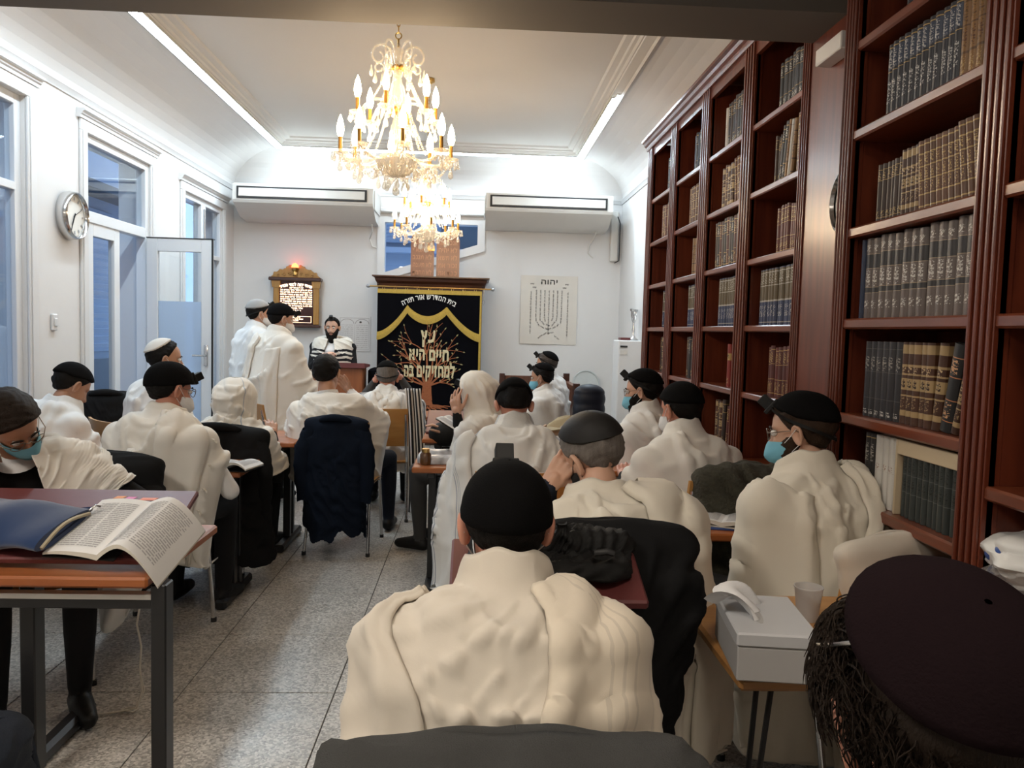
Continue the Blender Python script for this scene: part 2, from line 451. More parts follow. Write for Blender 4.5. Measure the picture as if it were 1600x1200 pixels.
# flat ceiling, inner mouldings
mb = MB(); mb.box((LX0 + .05, BY1, ZC), (LX1 - .05, LY1 - .05, ZC + .1)); struct('ceiling', mb, 'ceiling_paint', label='flat cream ceiling above the chandeliers')
def ring_mould(name, prof, mats, n_label, smooth=35):
    """profile [(inset from ledge line, z)] swept along left, back and right ledges"""
    m_ = MB(); rws = []
    for d, z in prof:
        rws.append([(LX0 + d, BY1, z), (LX0 + d, LY1 - d, z), (LX1 - d, LY1 - d, z), (LX1 - d, BY1, z)])
    for a, b_ in zip(rws, rws[1:]):
        for k in range(3): m_.add([a[k], a[k + 1], b_[k + 1], b_[k]], [(0, 1, 2, 3)])
    return struct(name, m_, mats, smooth=smooth, label=n_label)
ring_mould('trim_1', [(-.03, LZ - .012), (0, LZ - .025), (.008, LZ + .004), (.02, LZ + .004), (.085, LZ + .01), (.09, LZ + .02), (.10, LZ + .02), (.115, LZ + .035), (.14, LZ + .04), (.15, LZ + .055), (.20, LZ + .062), (.215, ZC)], 'ceiling_paint', 'stepped plaster cornice framing the ceiling')
# light strips lie in the ledge: two lines on the left and back, part of the right
def led_line(name, d, y_or, a, b_, label, wd=.020):
    """light strip: white channel, lit diffuser on its underside"""
    z0, z1 = LZ - .010, LZ + .004
    if y_or == 'L': x0, x1, y0, y1 = LX0 + d, LX0 + d + wd, a, b_
    if y_or == 'R': x0, x1, y0, y1 = LX1 - d - wd, LX1 - d, a, b_
    if y_or == 'B': x0, x1, y0, y1 = a, b_, LY1 - d - wd, LY1 - d
    t = thing(name, label, 'light strip', ((x0 + x1) / 2, (y0 + y1) / 2, z1))
    m_ = MB(); m_.box((x0 - .003, y0, z0), (x1 + .003, y1, z1)) if y_or != 'B' else m_.box((x0, y0 - .003, z0), (x1, y1 + .003, z1)); obj('channel', m_, 'white_gloss', t)
    m_ = MB(); m_.add([(x0, y0, z0 - .0015), (x1, y0, z0 - .0015), (x1, y1, z0 - .0015), (x0, y1, z0 - .0015)], [(3, 2, 1, 0)]); obj('diffuser', m_, 'led_light', t, fix=False)
    return t
led_line('light_strip', .012, 'L', BY1 + .02, LY1 - .02, 'long white light strip in the left ceiling ledge, outer of the pair', .034)
led_line('light_strip', .056, 'L', BY1 + .02, LY1 - .06, 'long white light strip in the left ceiling ledge, inner of the pair', .018)
led_line('light_strip', .014, 'B', LX0 + .06, LX1 - .06, 'white light strip in the ledge above the back wall', .034)
led_line('light_strip', .012, 'R', 7.15, LY1 - .02, 'short white light strip in the right ceiling ledge, outer of the pair', .034)
led_line('light_strip', .056, 'R', 7.25, LY1 - .06, 'short white light strip in the right ceiling ledge, inner of the pair', .018)
# picture rail below the cove
def rail(name, pts, label):
    m_ = MB()
    prof = [(0, -.035), (.012, -.035), (.016, -.02), (.022, -.012), (.026, .0), (.034, .008), (.034, .02), (0, .02)]
    for (x0, y0), (x1, y1), nx, ny in pts:
        ra = [(x0 + nx * d, y0 + ny * d, 3.13 + z) for d, z in prof]; rb = [(x1 + nx * d, y1 + ny * d, 3.13 + z) for d, z in prof]
        m_.grid([ra, rb])
    return struct(name, m_, 'white_gloss', smooth=30, label=label)
rail('trim_2', [((XL, BY1), (XL, YB), 1, 0)], 'white picture rail along the window wall')
rail('trim_3', [((XL, YB), (XR, YB), 0, -1)], 'white picture rail along the back wall')
rail('trim_4', [((XR, 7.0), (XR, YB), -1, 0)], 'white picture rail on the right wall beyond the bookcases')
# dropped beam, pillar, nearer ceiling
mb = MB(); mb.box((XL - .3, BY0, BZ), (XR + .3, BY1, 3.75)); struct('beam', mb, 'beam_shaded_paint', label='cream painted ceiling beam crossing the room')
mb = MB(); mb.box((XL - .3, YN - .1, 2.98), (XR + .3, BY0, 3.1)); struct('ceiling_near', mb, 'ceiling_paint', label='lower ceiling over the near part of the room')

# ---- ceiling lights over the near half (behind the viewer's head)
emission('panel_light', (1.0, 0.92, 0.82), PANEL_POWER); emission('panel_light_dim', (1.0, 0.88, 0.74), PANEL_POWER * .4)
def ceiling_lamp(x, y, label, em='panel_light'):
    t = thing('ceiling_lamp', label, 'ceiling lamp', (x, y, 2.98))
    m_ = MB(); m_.box((x - .32, y - .32, 2.945), (x + .32, y + .32, 2.98), bev=.008); obj('lamp_frame', m_, 'white_gloss', t)
    m_ = MB(); m_.box((x - .29, y - .29, 2.935), (x + .29, y + .29, 2.946), bev=.004); obj('diffuser', m_, em, t)
ceiling_lamp(-1.6, 0.6, 'square ceiling lamp over the near left tables')
ceiling_lamp(0.35, 0.2, 'square ceiling lamp over the near right tables', 'panel_light_dim')

# ---- windows and door in the left wall
def frame_rect(m_, x0, x1, y0, y1, z0, z1, w_, mi=0, bev=.004):
    m_.box((x0, y0, z0), (x1, y0 + w_, z1), mi, bev); m_.box((x0, y1 - w_, z0), (x1, y1, z1), mi, bev)
    m_.box((x0, y0 + w_, z0), (x1, y1 - w_, z0 + w_), mi, bev); m_.box((x0, y0 + w_, z1 - w_), (x1, y1 - w_, z1), mi, bev)
def head_trim(name, y0, y1, z0, z1, label):
    """painted casing with stepped cap moulding on the room face"""
    t = thing(name, label, None, (XL, (y0 + y1) / 2, 0)); tag(t, kind='structure')
    for a, b_, c, d in ((y0 - .11, y0, z0, z1), (y1, y1 + .11, z0, z1)):
        m_ = MB(); m_.box((XL, a, c), (XL + .022, b_, d), bev=.006); m_.box((XL + .022, a + .02, c), (XL + .03, b_ - .02, d), bev=.004); obj('casing', m_, 'white_gloss', t)
    m_ = MB(); m_.box((XL, y0 - .11, z1), (XL + .022, y1 + .11, z1 + .09), bev=.005)
    prof = [(0, .09), (.03, .09), (.034, .11), (.045, .118), (.052, .135), (.07, .142), (.07, .158), (0, .158)]
    m_.grid([[(XL + d, y0 - .14, z1 + z) for d, z in prof], [(XL + d, y1 + .14, z1 + z) for d, z in prof]])
    m_.add([(XL + d, y0 - .14, z1 + z) for d, z in prof], [tuple(range(8))]); m_.add([(XL + d, y1 + .14, z1 + z) for d, z in prof], [tuple(range(8))])
    obj('cap_moulding', m_, 'white_gloss', t, smooth=30)
    return t
def pane(t, x, y0, y1, z0, z1, mname='window_glass', nm='window_pane'):
    m_ = MB(); m_.box((x - .004, y0, z0), (x + .004, y1, z1)); return obj(nm, m_, mname, t)
y0, y1, z0, z1 = HOLES[0]
w1 = head_trim('window_1', y0, y1, z0, z1, 'tall white framed window nearest the viewer in the left wall')
m_ = MB(); frame_rect(m_, XL - .10, XL - .03, y0, y1, z0, z1, .07); m_.box((XL - .10, y0 + .07, 2.28), (XL - .03, y1 - .07, 2.335), bev=.004); m_.box((XL - .10, (y0 + y1) / 2 - .05, z0 + .07), (XL - .03, (y0 + y1) / 2 + .05, z1 - .07), bev=.004)
obj('window_frame', m_, 'pvc_white', w1)
for a, b_ in ((y0 + .07, (y0 + y1) / 2 - .05), ((y0 + y1) / 2 + .05, y1 - .07)):
    pane(w1, XL - .065, a, b_, z0 + .07, 2.28); pane(w1, XL - .065, a, b_, 2.335, z1 - .07)
y0, y1, z0, z1 = HOLES[1]
d1 = head_trim('door_1', y0, y1, z0, z1, 'white glazed double door with transom window and an open leaf')
m_ = MB(); frame_rect(m_, XL - .10, XL - .01, y0, y1, z0, z1, .06); m_.box((XL - .10, y0 + .06, 2.20), (XL - .01, y1 - .06, 2.29), bev=.005)
obj('door_frame', m_, 'pvc_white', d1)
pane(d1, XL - .05, y0 + .06, y1 - .06, 2.29, z1 - .06)
ym = 7.10
m_ = MB(); frame_rect(m_, XL - .075, XL - .02, y0 + .06, ym, .02, 2.20, .10)
lf = obj('door_leaf', m_, 'pvc_white', d1, world=True); PM[lf.name] = PM[d1.name]
pane(lf, XL - .05, y0 + .16, ym - .10, .12, 2.10)
# open leaf swung 90 degrees into the room, hinge at the far jamb
hy = y1 - .04; LW = 0.60
m_ = MB()
hx = XL + .01
for a, b_, c, d in ((0, .10, .02, 2.20), (LW - .10, LW, .02, 2.20), (.10, LW - .10, .02, .14), (.10, LW - .10, 2.08, 2.20)):
    m_.box((hx + a, hy - .055, c), (hx + b_, hy, d), bev=.004)
lf2 = obj('door_leaf', m_, 'pvc_white', d1); PM[lf2.name] = PM[d1.name]
m_ = MB(); m_.box((hx + .10, hy - .032, 1.62), (hx + LW - .10, hy - .024, 2.08)); obj('door_pane', m_, 'window_glass', lf2)
m_ = MB(); m_.box((hx + .10, hy - .034, .14), (hx + LW - .10, hy - .022, 1.62)); obj('frosted_pane', m_, 'frosted_film', lf2)
m_ = MB(); m_.box((hx + LW - .004, hy - .060, .02), (hx + LW + .012, hy - .050, 2.20)); m_.box((hx, hy - .060, 2.20), (hx + LW + .012, hy - .005, 2.208)); obj('gasket', m_, 'black_plastic', lf2)
m_ = MB(); m_.box((hx + LW - .07, hy - .075, 1.02), (hx + LW - .035, hy - .055, 1.22), bev=.006); m_.tube([(hx + LW - .052, hy - .075, 1.12), (hx + LW - .052, hy - .115, 1.12), (hx + LW - .16, hy - .115, 1.12)], .009); obj('handle', m_, 'chrome', lf2, smooth=40)
y0, y1, z0, z1 = HOLES[2]
w3 = head_trim('window_2', y0, y1, z0, z1, 'narrow white casement window beside the back wall')
m_ = MB(); frame_rect(m_, XL - .10, XL - .01, y0, y1, z0, z1, .06); yc = (y0 + y1) / 2; m_.box((XL - .10, yc - .07, z0 + .06), (XL - .005, yc + .07, z1 - .06), bev=.006); m_.box((XL - .10, yc + .07, 2.17), (XL - .01, y1 - .06, 2.22), bev=.004)
obj('window_frame', m_, 'pvc_white', w3)
pane(w3, XL - .05, y0 + .06, yc - .07, z0 + .06, z1 - .06); pane(w3, XL - .05, yc + .07, y1 - .06, z0 + .06, 2.17); pane(w3, XL - .05, yc + .07, y1 - .06, 2.22, z1 - .06)
m_ = MB(); m_.tube([(XL + .005, yc, z0 + .1), (XL + .005, yc, z1 - .1)], .011); obj('espagnolette_rod', m_, 'grey_metal', w3, smooth=40)
# slanted window above the ark
bw = thing('window_3', 'white framed window with slanted sill above the ark', None, (WX0, YB, WZ0L)); tag(bw, kind='structure')
fr = .075
m_ = MB()
out_ = [(WX0 - fr, WZ0L - fr * 1.2), (WX1 + fr, WZ0R - fr * .8), (WX1 + fr, WZ1 + fr), (WX0 - fr, WZ1 + fr)]
inn = [(WX0 + .02, WZ0L + .035), (WX1 - .02, WZ0R + .02), (WX1 - .02, WZ1 - .02), (WX0 + .02, WZ1 - .02)]
for k in range(4):
    k2 = (k + 1) % 4
    for yy, flip in ((YB - .02, 0), (YB + .06, 1)):
        q = [(out_[k][0], yy, out_[k][1]), (out_[k2][0], yy, out_[k2][1]), (inn[k2][0], yy, inn[k2][1]), (inn[k][0], yy, inn[k][1])]
        m_.add(q, [(0, 1, 2, 3)])
    m_.add([(inn[k][0], YB - .02, inn[k][1]), (inn[k2][0], YB - .02, inn[k2][1]), (inn[k2][0], YB + .06, inn[k2][1]), (inn[k][0], YB + .06, inn[k][1])], [(0, 1, 2, 3)])
    m_.add([(out_[k][0], YB - .02, out_[k][1]), (out_[k2][0], YB - .02, out_[k2][1]), (out_[k2][0], YB + .06, out_[k2][1]), (out_[k][0], YB + .06, out_[k][1])], [(0, 1, 2, 3)])
obj('window_frame', m_, 'white_gloss', bw)
m_ = MB(); m_.prism(inn, 1, YB + .03, YB + .037); obj('window_pane', m_, 'window_glass', bw)

# ---- outside in the dusk
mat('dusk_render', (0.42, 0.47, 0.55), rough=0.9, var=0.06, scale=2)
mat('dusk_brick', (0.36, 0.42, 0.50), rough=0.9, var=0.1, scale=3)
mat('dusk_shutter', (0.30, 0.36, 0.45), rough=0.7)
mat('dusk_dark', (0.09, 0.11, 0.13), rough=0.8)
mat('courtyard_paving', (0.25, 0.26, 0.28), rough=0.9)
mb = MB(); mb.box((-7.0, 0, -.2), (XL - .31, 13, -.05)); struct('ground_courtyard', mb, 'courtyard_paving', label='grey paving of the courtyard outside')
mb = MB(); mb.box((-5.4, 1, -.1), (-5.1, 13, 5.5)); cwall = thing('courtyard_building', 'pale blue grey courtyard building seen through the left windows', 'building', (-5.1, 7, 0))
obj('facade', mb, 'dusk_brick', cwall)
for yy in (5.9, 8.2, 10.4):
    m_ = MB(); m_.box((-5.09, yy, 1.0), (-5.05, yy + 1.0, 2.9), bev=.01); sh = obj('shutter', m_, 'dusk_shutter', cwall); PM[sh.name] = PM[cwall.name]
    for k in range(18):
        m_ = MB(); z = 1.06 + k * .1; m_.add([(-5.05, yy + .06, z), (-5.05, yy + .94, z), (-5.03, yy + .94, z + .05), (-5.03, yy + .06, z + .05), (-5.05, yy + .06, z + .06), (-5.05, yy + .94, z + .06)], [(0, 1, 2, 3), (3, 2, 5, 4)]); obj('slat', m_, 'dusk_render', sh)
m_ = MB(); m_.box((-5.1, 1, 3.05), (-4.7, 13, 3.15)); m_.tube([(-4.75, 7.3, 3.05), (-5.05, 7.3, 2.6)], .03); obj('balcony', m_, 'dusk_dark', cwall)
m_ = MB(); m_.box((-5.1, 1, 0), (-5.04, 13, .9)); obj('plinth', m_, 'dusk_dark', cwall)
bl = thing('neighbour_building', 'blue shaded building with louvred shutter seen through the slanted window', 'building', (-0.6, 13, 0))
m_ = MB(); m_.box((-4, 12.6, -.1), (4, 12.9, 5)); obj('facade', m_, 'dusk_brick', bl)
m_ = MB(); m_.box((-1.62, 12.52, 2.75), (-0.95, 12.6, 3.6), bev=.01); sh = obj('shutter', m_, 'dusk_shutter', bl); PM[sh.name] = PM[bl.name]
for k in range(14):
    z = 2.79 + k * .055; m_ = MB(); m_.add([(-1.58, 12.52, z), (-1.0, 12.52, z), (-1.0, 12.50, z + .03), (-1.58, 12.50, z + .03), (-1.58, 12.52, z + .034), (-1.0, 12.52, z + .034)], [(0, 1, 2, 3), (3, 2, 5, 4)]); obj('slat', m_, 'dusk_render', sh)
m_ = MB(); m_.box((-.55, 12.52, 2.5), (.35, 12.6, 3.4), bev=.01); obj('window', m_, 'dusk_dark', bl)
m_ = MB(); m_.box((-4, 12.45, 2.60), (4, 12.6, 2.68)); obj('string_course', m_, 'dusk_render', bl)
# ------------------------------------------------------------------ bookcases
rnd = random.Random(7)
def pilaster(m_, x, y0, y1, z0, z1):
    """fluted flat pilaster on a bookcase front at plane x (room side is -x)"""
    m_.box((x - .012, y0, z0), (x + .03, y1, z1), bev=.002)
    n = 3; wd = (y1 - y0); st = wd / (n * 2 + 1)
    for k in range(n + 1):
        a = y0 + st * (.25 + k * 2 * .93); m_.box((x - .022, a, z0 + .01), (x - .011, a + st * .8, z1 - .01), bev=.003)
def bookcase(name, x, depth, ys, z_top, shelves_by_bay, pil, label, cornice=True, end_z=0.0):
    """ys: list of (y0,y1) clear bays; pil: list of (y0,y1) pilasters; front plane at x"""
    ya, yb = min(p[0] for p in pil), max(p[1] for p in pil)
    t = thing(name, label, 'bookcase', (x + depth / 2, (ya + yb) / 2, 0))
    xb = x + depth
    m_ = MB(); m_.box((xb - .02, ya, 0), (xb, yb, z_top)); obj('back_panel', m_, 'mahogany', t)
    for a, b_ in pil:
        m_ = MB(); c = (a + b_) / 2; m_.box((x + .015, c - .012, 0), (xb - .02, c + .012, z_top)); m_.box((x + .015, a, 0), (x + .03, b_, z_top))
        if abs(a - ya) < 1e-6: m_.box((x + .015, a, 0), (xb - .02, c, z_top))
        if abs(b_ - yb) < 1e-6: m_.box((x + .015, c, 0), (xb - .02, b_, z_top))
        # divider sides come flush to the opening so that each bay has clean cheeks
        m_.box((x + .02, a + .002, 0), (xb - .02, b_ - .002, z_top)); obj('upright', m_, 'mahogany', t)
        m_ = MB(); pilaster(m_, x + .014, a, b_, .02, z_top - .005); obj('pilaster', m_, 'mahogany', t)
    for (a, b_), zs in zip(ys, shelves_by_bay):
        for z in zs:
            m_ = MB(); m_.box((x + .004, a - .002, z - .035), (xb - .02, b_ + .002, z), bev=.006); obj('shelf', m_, 'mahogany_shelf', t)
        m_ = MB(); m_.box((x + .01, a - .002, 0), (x + .03, b_ + .002, .09)); obj('plinth', m_, 'mahogany', t)
    if cornice:
        m_ = MB(); m_.box((x + .005, ya, z_top - .09), (x + .03, yb, z_top)); obj('frieze', m_, 'mahogany', t)
        m_ = MB(); prof = [(.02, 0), (-.012, 0), (-.018, .015), (-.02, .03), (-.035, .042), (-.042, .062), (-.06, .07), (-.06, .09), (.02, .09)]
        ra = [(x + d, ya - .02, z_top - .02 + z) for d, z in prof]; rb = [(x + d, yb + .045, z_top - .02 + z) for d, z in prof]
        m_.grid([ra, rb]); m_.add(ra, [tuple(range(9))]); m_.add(rb, [tuple(range(9))])
        m_.box((x + .01, ya, z_top + .03), (xb, yb, z_top + .06)); obj('cornice', m_, 'mahogany', t, smooth=30)
    return t
PW = .155
FX = 1.50
f_bays = [(6.23, 6.895), (5.385, 6.06), (4.545, 5.215), (3.71, 4.385)]
f_pils = [(6.895, 7.05), (6.06, 6.23), (5.215, 5.385), (4.385, 4.545), (3.62, 3.71)]
FZ = [2.59, 2.22, 1.855, 1.49, 1.12, .745, .37, .09]
bookcase('bookcase', FX, .36, f_bays, 3.06, [FZ] * 4, f_pils, 'tall mahogany bookcase of four bays beyond the pillar')
NX = 1.25
n_bays = [(1.965, 2.66), (1.08, 1.865)]
n_pils = [(2.66, 2.735), (1.865, 1.965), (.98, 1.08)]
NZA = [2.42, 2.125, 1.80, 1.495, 1.175, .90, .45, .09]
NZB = [2.42, 2.125, 1.805, 1.495, 1.075, .74, .40, .09]
bookcase('bookcase', NX, .36, n_bays, 2.90, [NZA, NZB], n_pils, 'tall mahogany bookcase at the right, nearest the viewer', cornice=False)
# wood-clad pillar under the beam
mb = MB(); mb.box((FX, BY0, 0), (XR, BY1, BZ)); struct('pillar', mb, 'mahogany', label='mahogany clad pillar under the beam between the bookcases')
mb = MB(); mb.box((1.43, 3.18, 2.585), (1.4995, 3.42, 2.655), bev=.004); struct('trim_5', mb, 'white_gloss', label='small white bracket on the pillar under the beam')

# ------------------------------------------------------------------ books
def spine_mat(name, col, band=(0.45, 0.30, 0.10), bands=(), letter=(), rough=0.45, upper=None, lower=None, var=.2):
    """spine cloth with gilt bands (z ranges of the book) and rows of fine gilt lettering"""
    m, nt, b = _new(name); N, L = nt.nodes, nt.links
    tc = N.new('ShaderNodeTexCoord'); sp = N.new('ShaderNodeSeparateXYZ'); L.new(tc.outputs['Generated'], sp.inputs[0])
    oi = N.new('ShaderNodeObjectInfo')
    rr = N.new('ShaderNodeMapRange'); rr.inputs['To Min'].default_value = 1 - var; rr.inputs['To Max'].default_value = 1 + var; L.new(oi.outputs['Random'], rr.inputs['Value'])
    base = N.new('ShaderNodeMix'); base.data_type = 'RGBA'; base.blend_type = 'MULTIPLY'; base.inputs[0].default_value = 1
    base.inputs[6].default_value = (*col, 1); L.new(rr.outputs[0], base.inputs[7]); out = base.outputs[2]
    def rng(lo, hi, c, extra=None):
        nonlocal out
        a = N.new('ShaderNodeMath'); a.operation = 'GREATER_THAN'; a.inputs[1].default_value = lo; L.new(sp.outputs[2], a.inputs[0])
        d = N.new('ShaderNodeMath'); d.operation = 'LESS_THAN'; d.inputs[1].default_value = hi; L.new(sp.outputs[2], d.inputs[0])
        e = N.new('ShaderNodeMath'); e.operation = 'MULTIPLY'; L.new(a.outputs[0], e.inputs[0]); L.new(d.outputs[0], e.inputs[1]); fac = e.outputs[0]
        if extra is not None:
            e2 = N.new('ShaderNodeMath'); e2.operation = 'MULTIPLY'; L.new(fac, e2.inputs[0]); L.new(extra, e2.inputs[1]); fac = e2.outputs[0]
        x = N.new('ShaderNodeMix'); x.data_type = 'RGBA'; L.new(fac, x.inputs[0]); L.new(out, x.inputs[6]); x.inputs[7].default_value = (*c, 1); out = x.outputs[2]
    if upper: rng(upper[0], upper[1], upper[2])
    if lower: rng(lower[0], lower[1], lower[2])
    for lo, hi in bands: rng(lo, hi, band)
    if letter:
        mp = N.new('ShaderNodeMapping'); mp.inputs['Scale'].default_value = (6, 1, 55)
        cx = N.new('ShaderNodeCombineXYZ'); L.new(sp.outputs[0], cx.inputs[0]); L.new(sp.outputs[2], cx.inputs[2]); L.new(oi.outputs['Random'], cx.inputs[1])
        L.new(cx.outputs[0], mp.inputs[0])
        no = N.new('ShaderNodeTexNoise'); no.inputs['Scale'].default_value = 1.0; no.inputs['Detail'].default_value = 2; L.new(mp.outputs[0], no.inputs['Vector'])
        g = N.new('ShaderNodeMath'); g.operation = 'GREATER_THAN'; g.inputs[1].default_value = .54; L.new(no.outputs['Fac'], g.inputs[0])
        mid = N.new('ShaderNodeMath'); mid.operation = 'COMPARE'; mid.inputs[1].default_value = .5; mid.inputs[2].default_value = .33; L.new(sp.outputs[0], mid.inputs[0])
        gm = N.new('ShaderNodeMath'); gm.operation = 'MULTIPLY'; L.new(g.outputs[0], gm.inputs[0]); L.new(mid.outputs[0], gm.inputs[1])
        for lo, hi, c in letter: rng(lo, hi, c, gm.outputs[0])
    L.new(out, b.inputs['Base Color']); b.inputs['Roughness'].default_value = rough
    return m
GOLD = (0.42, 0.28, 0.10); SILV = (0.5, 0.48, 0.44)
spine_mat('spine_black', (0.014, 0.014, 0.016), GOLD, [(.06, .075), (.92, .935), (.70, .71), (.30, .31)], [(.74, .88, SILV), (.12, .25, SILV)])
spine_mat('spine_black_plain', (0.016, 0.014, 0.014), GOLD, [(.93, .94)], [(.60, .85, (.3, .28, .25))])
spine_mat('spine_brown_gilt', (0.11, 0.045, 0.020), GOLD, [(.05, .07), (.22, .24), (.42, .44), (.62, .64), (.80, .82), (.93, .95)], [(.66, .79, GOLD), (.26, .40, GOLD), (.46, .6, GOLD)])
spine_mat('spine_dark_brown', (0.035, 0.018, 0.012), GOLD, [(.08, .09), (.90, .91), (.72, .73)], [(.74, .88, GOLD), (.1, .2, GOLD)])
spine_mat('spine_tan_gilt', (0.22, 0.12, 0.045), (0.05, 0.02, 0.01), [(.10, .12), (.32, .34), (.55, .57), (.78, .80)], [(.58, .76, (.05, .02, .01)), (.35, .54, (.06, .025, .012))])
spine_mat('spine_blue_gold', (0.020, 0.032, 0.085), (0.32, 0.30, 0.26), [(.42, .45), (.05, .065), (.93, .95), (.70, .715)], [(.74, .92, (.32, .3, .25)), (.16, .36, (.35, .34, .33))], upper=(.45, .98, (0.085, 0.060, 0.025)))
spine_mat('spine_maroon', (0.085, 0.016, 0.012), GOLD, [(.06, .075), (.92, .935), (.34, .35), (.64, .65)], [(.68, .88, GOLD), (.1, .3, GOLD)])
spine_mat('spine_red', (0.20, 0.022, 0.016), GOLD, [(.62, .78)], [(.62, .78, (.02, .01, .01)), (.08, .2, GOLD)], upper=(.62, .78, (.02, .012, .012)))
spine_mat('spine_taupe', (0.115, 0.088, 0.078), (0.35, 0.27, 0.18), [(.315, .322), (.385, .392), (.62, .627), (.80, .806)], [(.84, .92, SILV), (.40, .60, SILV), (.12, .22, SILV)], upper=(.62, .80, (.022, .020, .022)), lower=(.322, .385, (.022, .020, .022)), var=.15)
spine_mat('spine_charcoal', (0.022, 0.020, 0.024), (.1, .09, .08), [(.25, .256), (.60, .606), (.9, .906)], [(.62, .8, (.25, .23, .2)), (.04, .1, SILV)])
spine_mat('spine_antique', (0.060, 0.022, 0.010), (0.36, 0.25, 0.12), [(.10, .17), (.34, .36), (.42, .56), (.60, .62), (.70, .73), (.86, .97)], [(.62, .70, (.5, .36, .2)), (.44, .54, (.03, .012, .006)), (.2, .33, (.30, .2, .1))])
spine_mat('spine_green_grey', (0.040, 0.048, 0.046), (.12, .13, .125), [(.36, .37), (.62, .63), (.9, .905)], [(.40, .58, (.012, .014, .014)), (.66, .84, (.012, .014, .014))], rough=.3, var=.1)
spine_mat('spine_black_gold_near', (0.016, 0.018, 0.028), GOLD, [(.04, .055), (.94, .955), (.62, .63)], [(.66, .92, (.42, .42, .42)), (.2, .5, (.42, .42, .42))], upper=(.66, .93, (.03, .045, .085)))
spine_mat('spine_orange_gilt', (0.20, 0.10, 0.028), (.10, .045, .012), [(.30, .33), (.62, .64), (.9, .92)], [(.36, .60, (.09, .03, .008)), (.66, .88, (.10, .045, .012)), (.05, .28, (.40, .26, .10))])
spine_mat('spine_grey_strip', (0.30, 0.29, 0.27), (.2, .18, .15), [(.9, .91)], [])
spine_mat('spine_black_orange', (0.012, 0.012, 0.013), (.50, .20, .08), [(.12, .13), (.36, .37), (.62, .63), (.84, .85)], [(.66, .82, (.55, .3, .15)), (.16, .34, (.55, .3, .15))])
spine_mat('spine_white_print', (0.62, 0.60, 0.56), (.5, .45, .4), [(.5, .505)], [(.52, .6, (.35, .25, .2))], rough=.3, var=.03)
spine_mat('spine_navy', (0.012, 0.022, 0.055), (.02, .03, .07), [(.9, .91)], [])
spine_mat('spine_navy_gilt', (0.015, 0.025, 0.05), GOLD, [(.05, .08), (.25, .28), (.48, .50), (.70, .73), (.90, .95)], [(.30, .46, GOLD), (.52, .68, GOLD)])
mat('pages', (0.55, 0.47, 0.35), rough=0.9, var=0.1, scale=40, stretch=(40, 1, 1))
_book_meshes = {}
def book_mesh(sname):
    """unit book: thickness x 0..1, depth y 0..1 with rounded spine towards -y, height z 0..1; slots cover, pages"""
    if sname in _book_meshes: return _book_meshes[sname]
    m_ = MB()
    # rounded spine
    n = 5; pts = [(.5 - .5 * math.cos(math.pi * k / n), .05 - .05 * math.sin(math.pi * k / n)) for k in range(n + 1)]
    inner = [(1 - .08, .07), (.08, .07)]
    m_.prism(pts + inner, 2, 0, 1, 0)
    m_.box((0, .05, 0), (.085, 1, 1), 0); m_.box((.915, .05, 0), (1, 1, 1), 0)
    m_.box((.085, .06, .015), (.915, .97, .985), 1)
    me = bpy.data.meshes.new('book'); me.from_pydata(m_.v, [], m_.f); me.materials.append(MATS[sname]); me.materials.append(MATS['pages'])
    me.polygons.foreach_set('material_index', m_.m)
    bm = bmesh.new(); bm.from_mesh(me); bmesh.ops.recalc_face_normals(bm, faces=bm.faces); bm.to_mesh(me); bm.free()
    me.shade_smooth(); me.set_sharp_from_angle(angle=R(50))
    _book_meshes[sname] = me
    return me
def place_book(sname, x, y, z, th, h, dep, lean, label, group, jitter=0.0):
    """book standing with its spine towards -x; y = its far edge (larger y); leaning by lean (rad, top towards the viewer if >0)"""
    o = bpy.data.objects.new('book', book_mesh(sname)); COL.objects.link(o)
    o.rotation_euler = (0, lean, -math.pi / 2); o.scale = (th, dep, h)
    dz = th * math.sin(lean) if lean > 0 else 0
    o.location = (x + jitter, y, z + .001 + max(0, dz))
    return tag(o, label, 'book', group)
def fill(x, y_far, y_near, z, spec, label, group, dep=.22):
    """spec: list of (spine, thickness, height, lean deg, gap). Laid from the near cheek (small y) back to far."""
    y = y_near
    for s, th, h, lean, gap in spec:
        la = R(lean)
        foot = th * math.cos(la)
        run = h * math.sin(abs(la))
        if lean == 0:
            place_book(s, x, y + th + gap, z, th, h, dep, 0, label, group, rnd.uniform(0, .012)); y += th + gap
        elif lean > 0:      # top leans towards the viewer, rests on the one before
            y += gap + run; place_book(s, x, y + foot, z, th, h, dep, la, label, group); y += foot - run * .0
            y -= run * .0
        else:
            y += gap; place_book(s, x, y + foot, z, th, h, dep, la, label, group); y += foot
def row(s, n, th, h, dth=.2, dh=.03, lean=0, gap=.001, lead=0):
    out = []
    for k in range(n):
        ss = s[k % len(s)] if isinstance(s, (list, tuple)) else s
        out.append((ss, th * rnd.uniform(1 - dth, 1 + dth), h * rnd.uniform(1 - dh, 1 + dh), lean, gap + (lead if k == 0 else 0)))
    return out
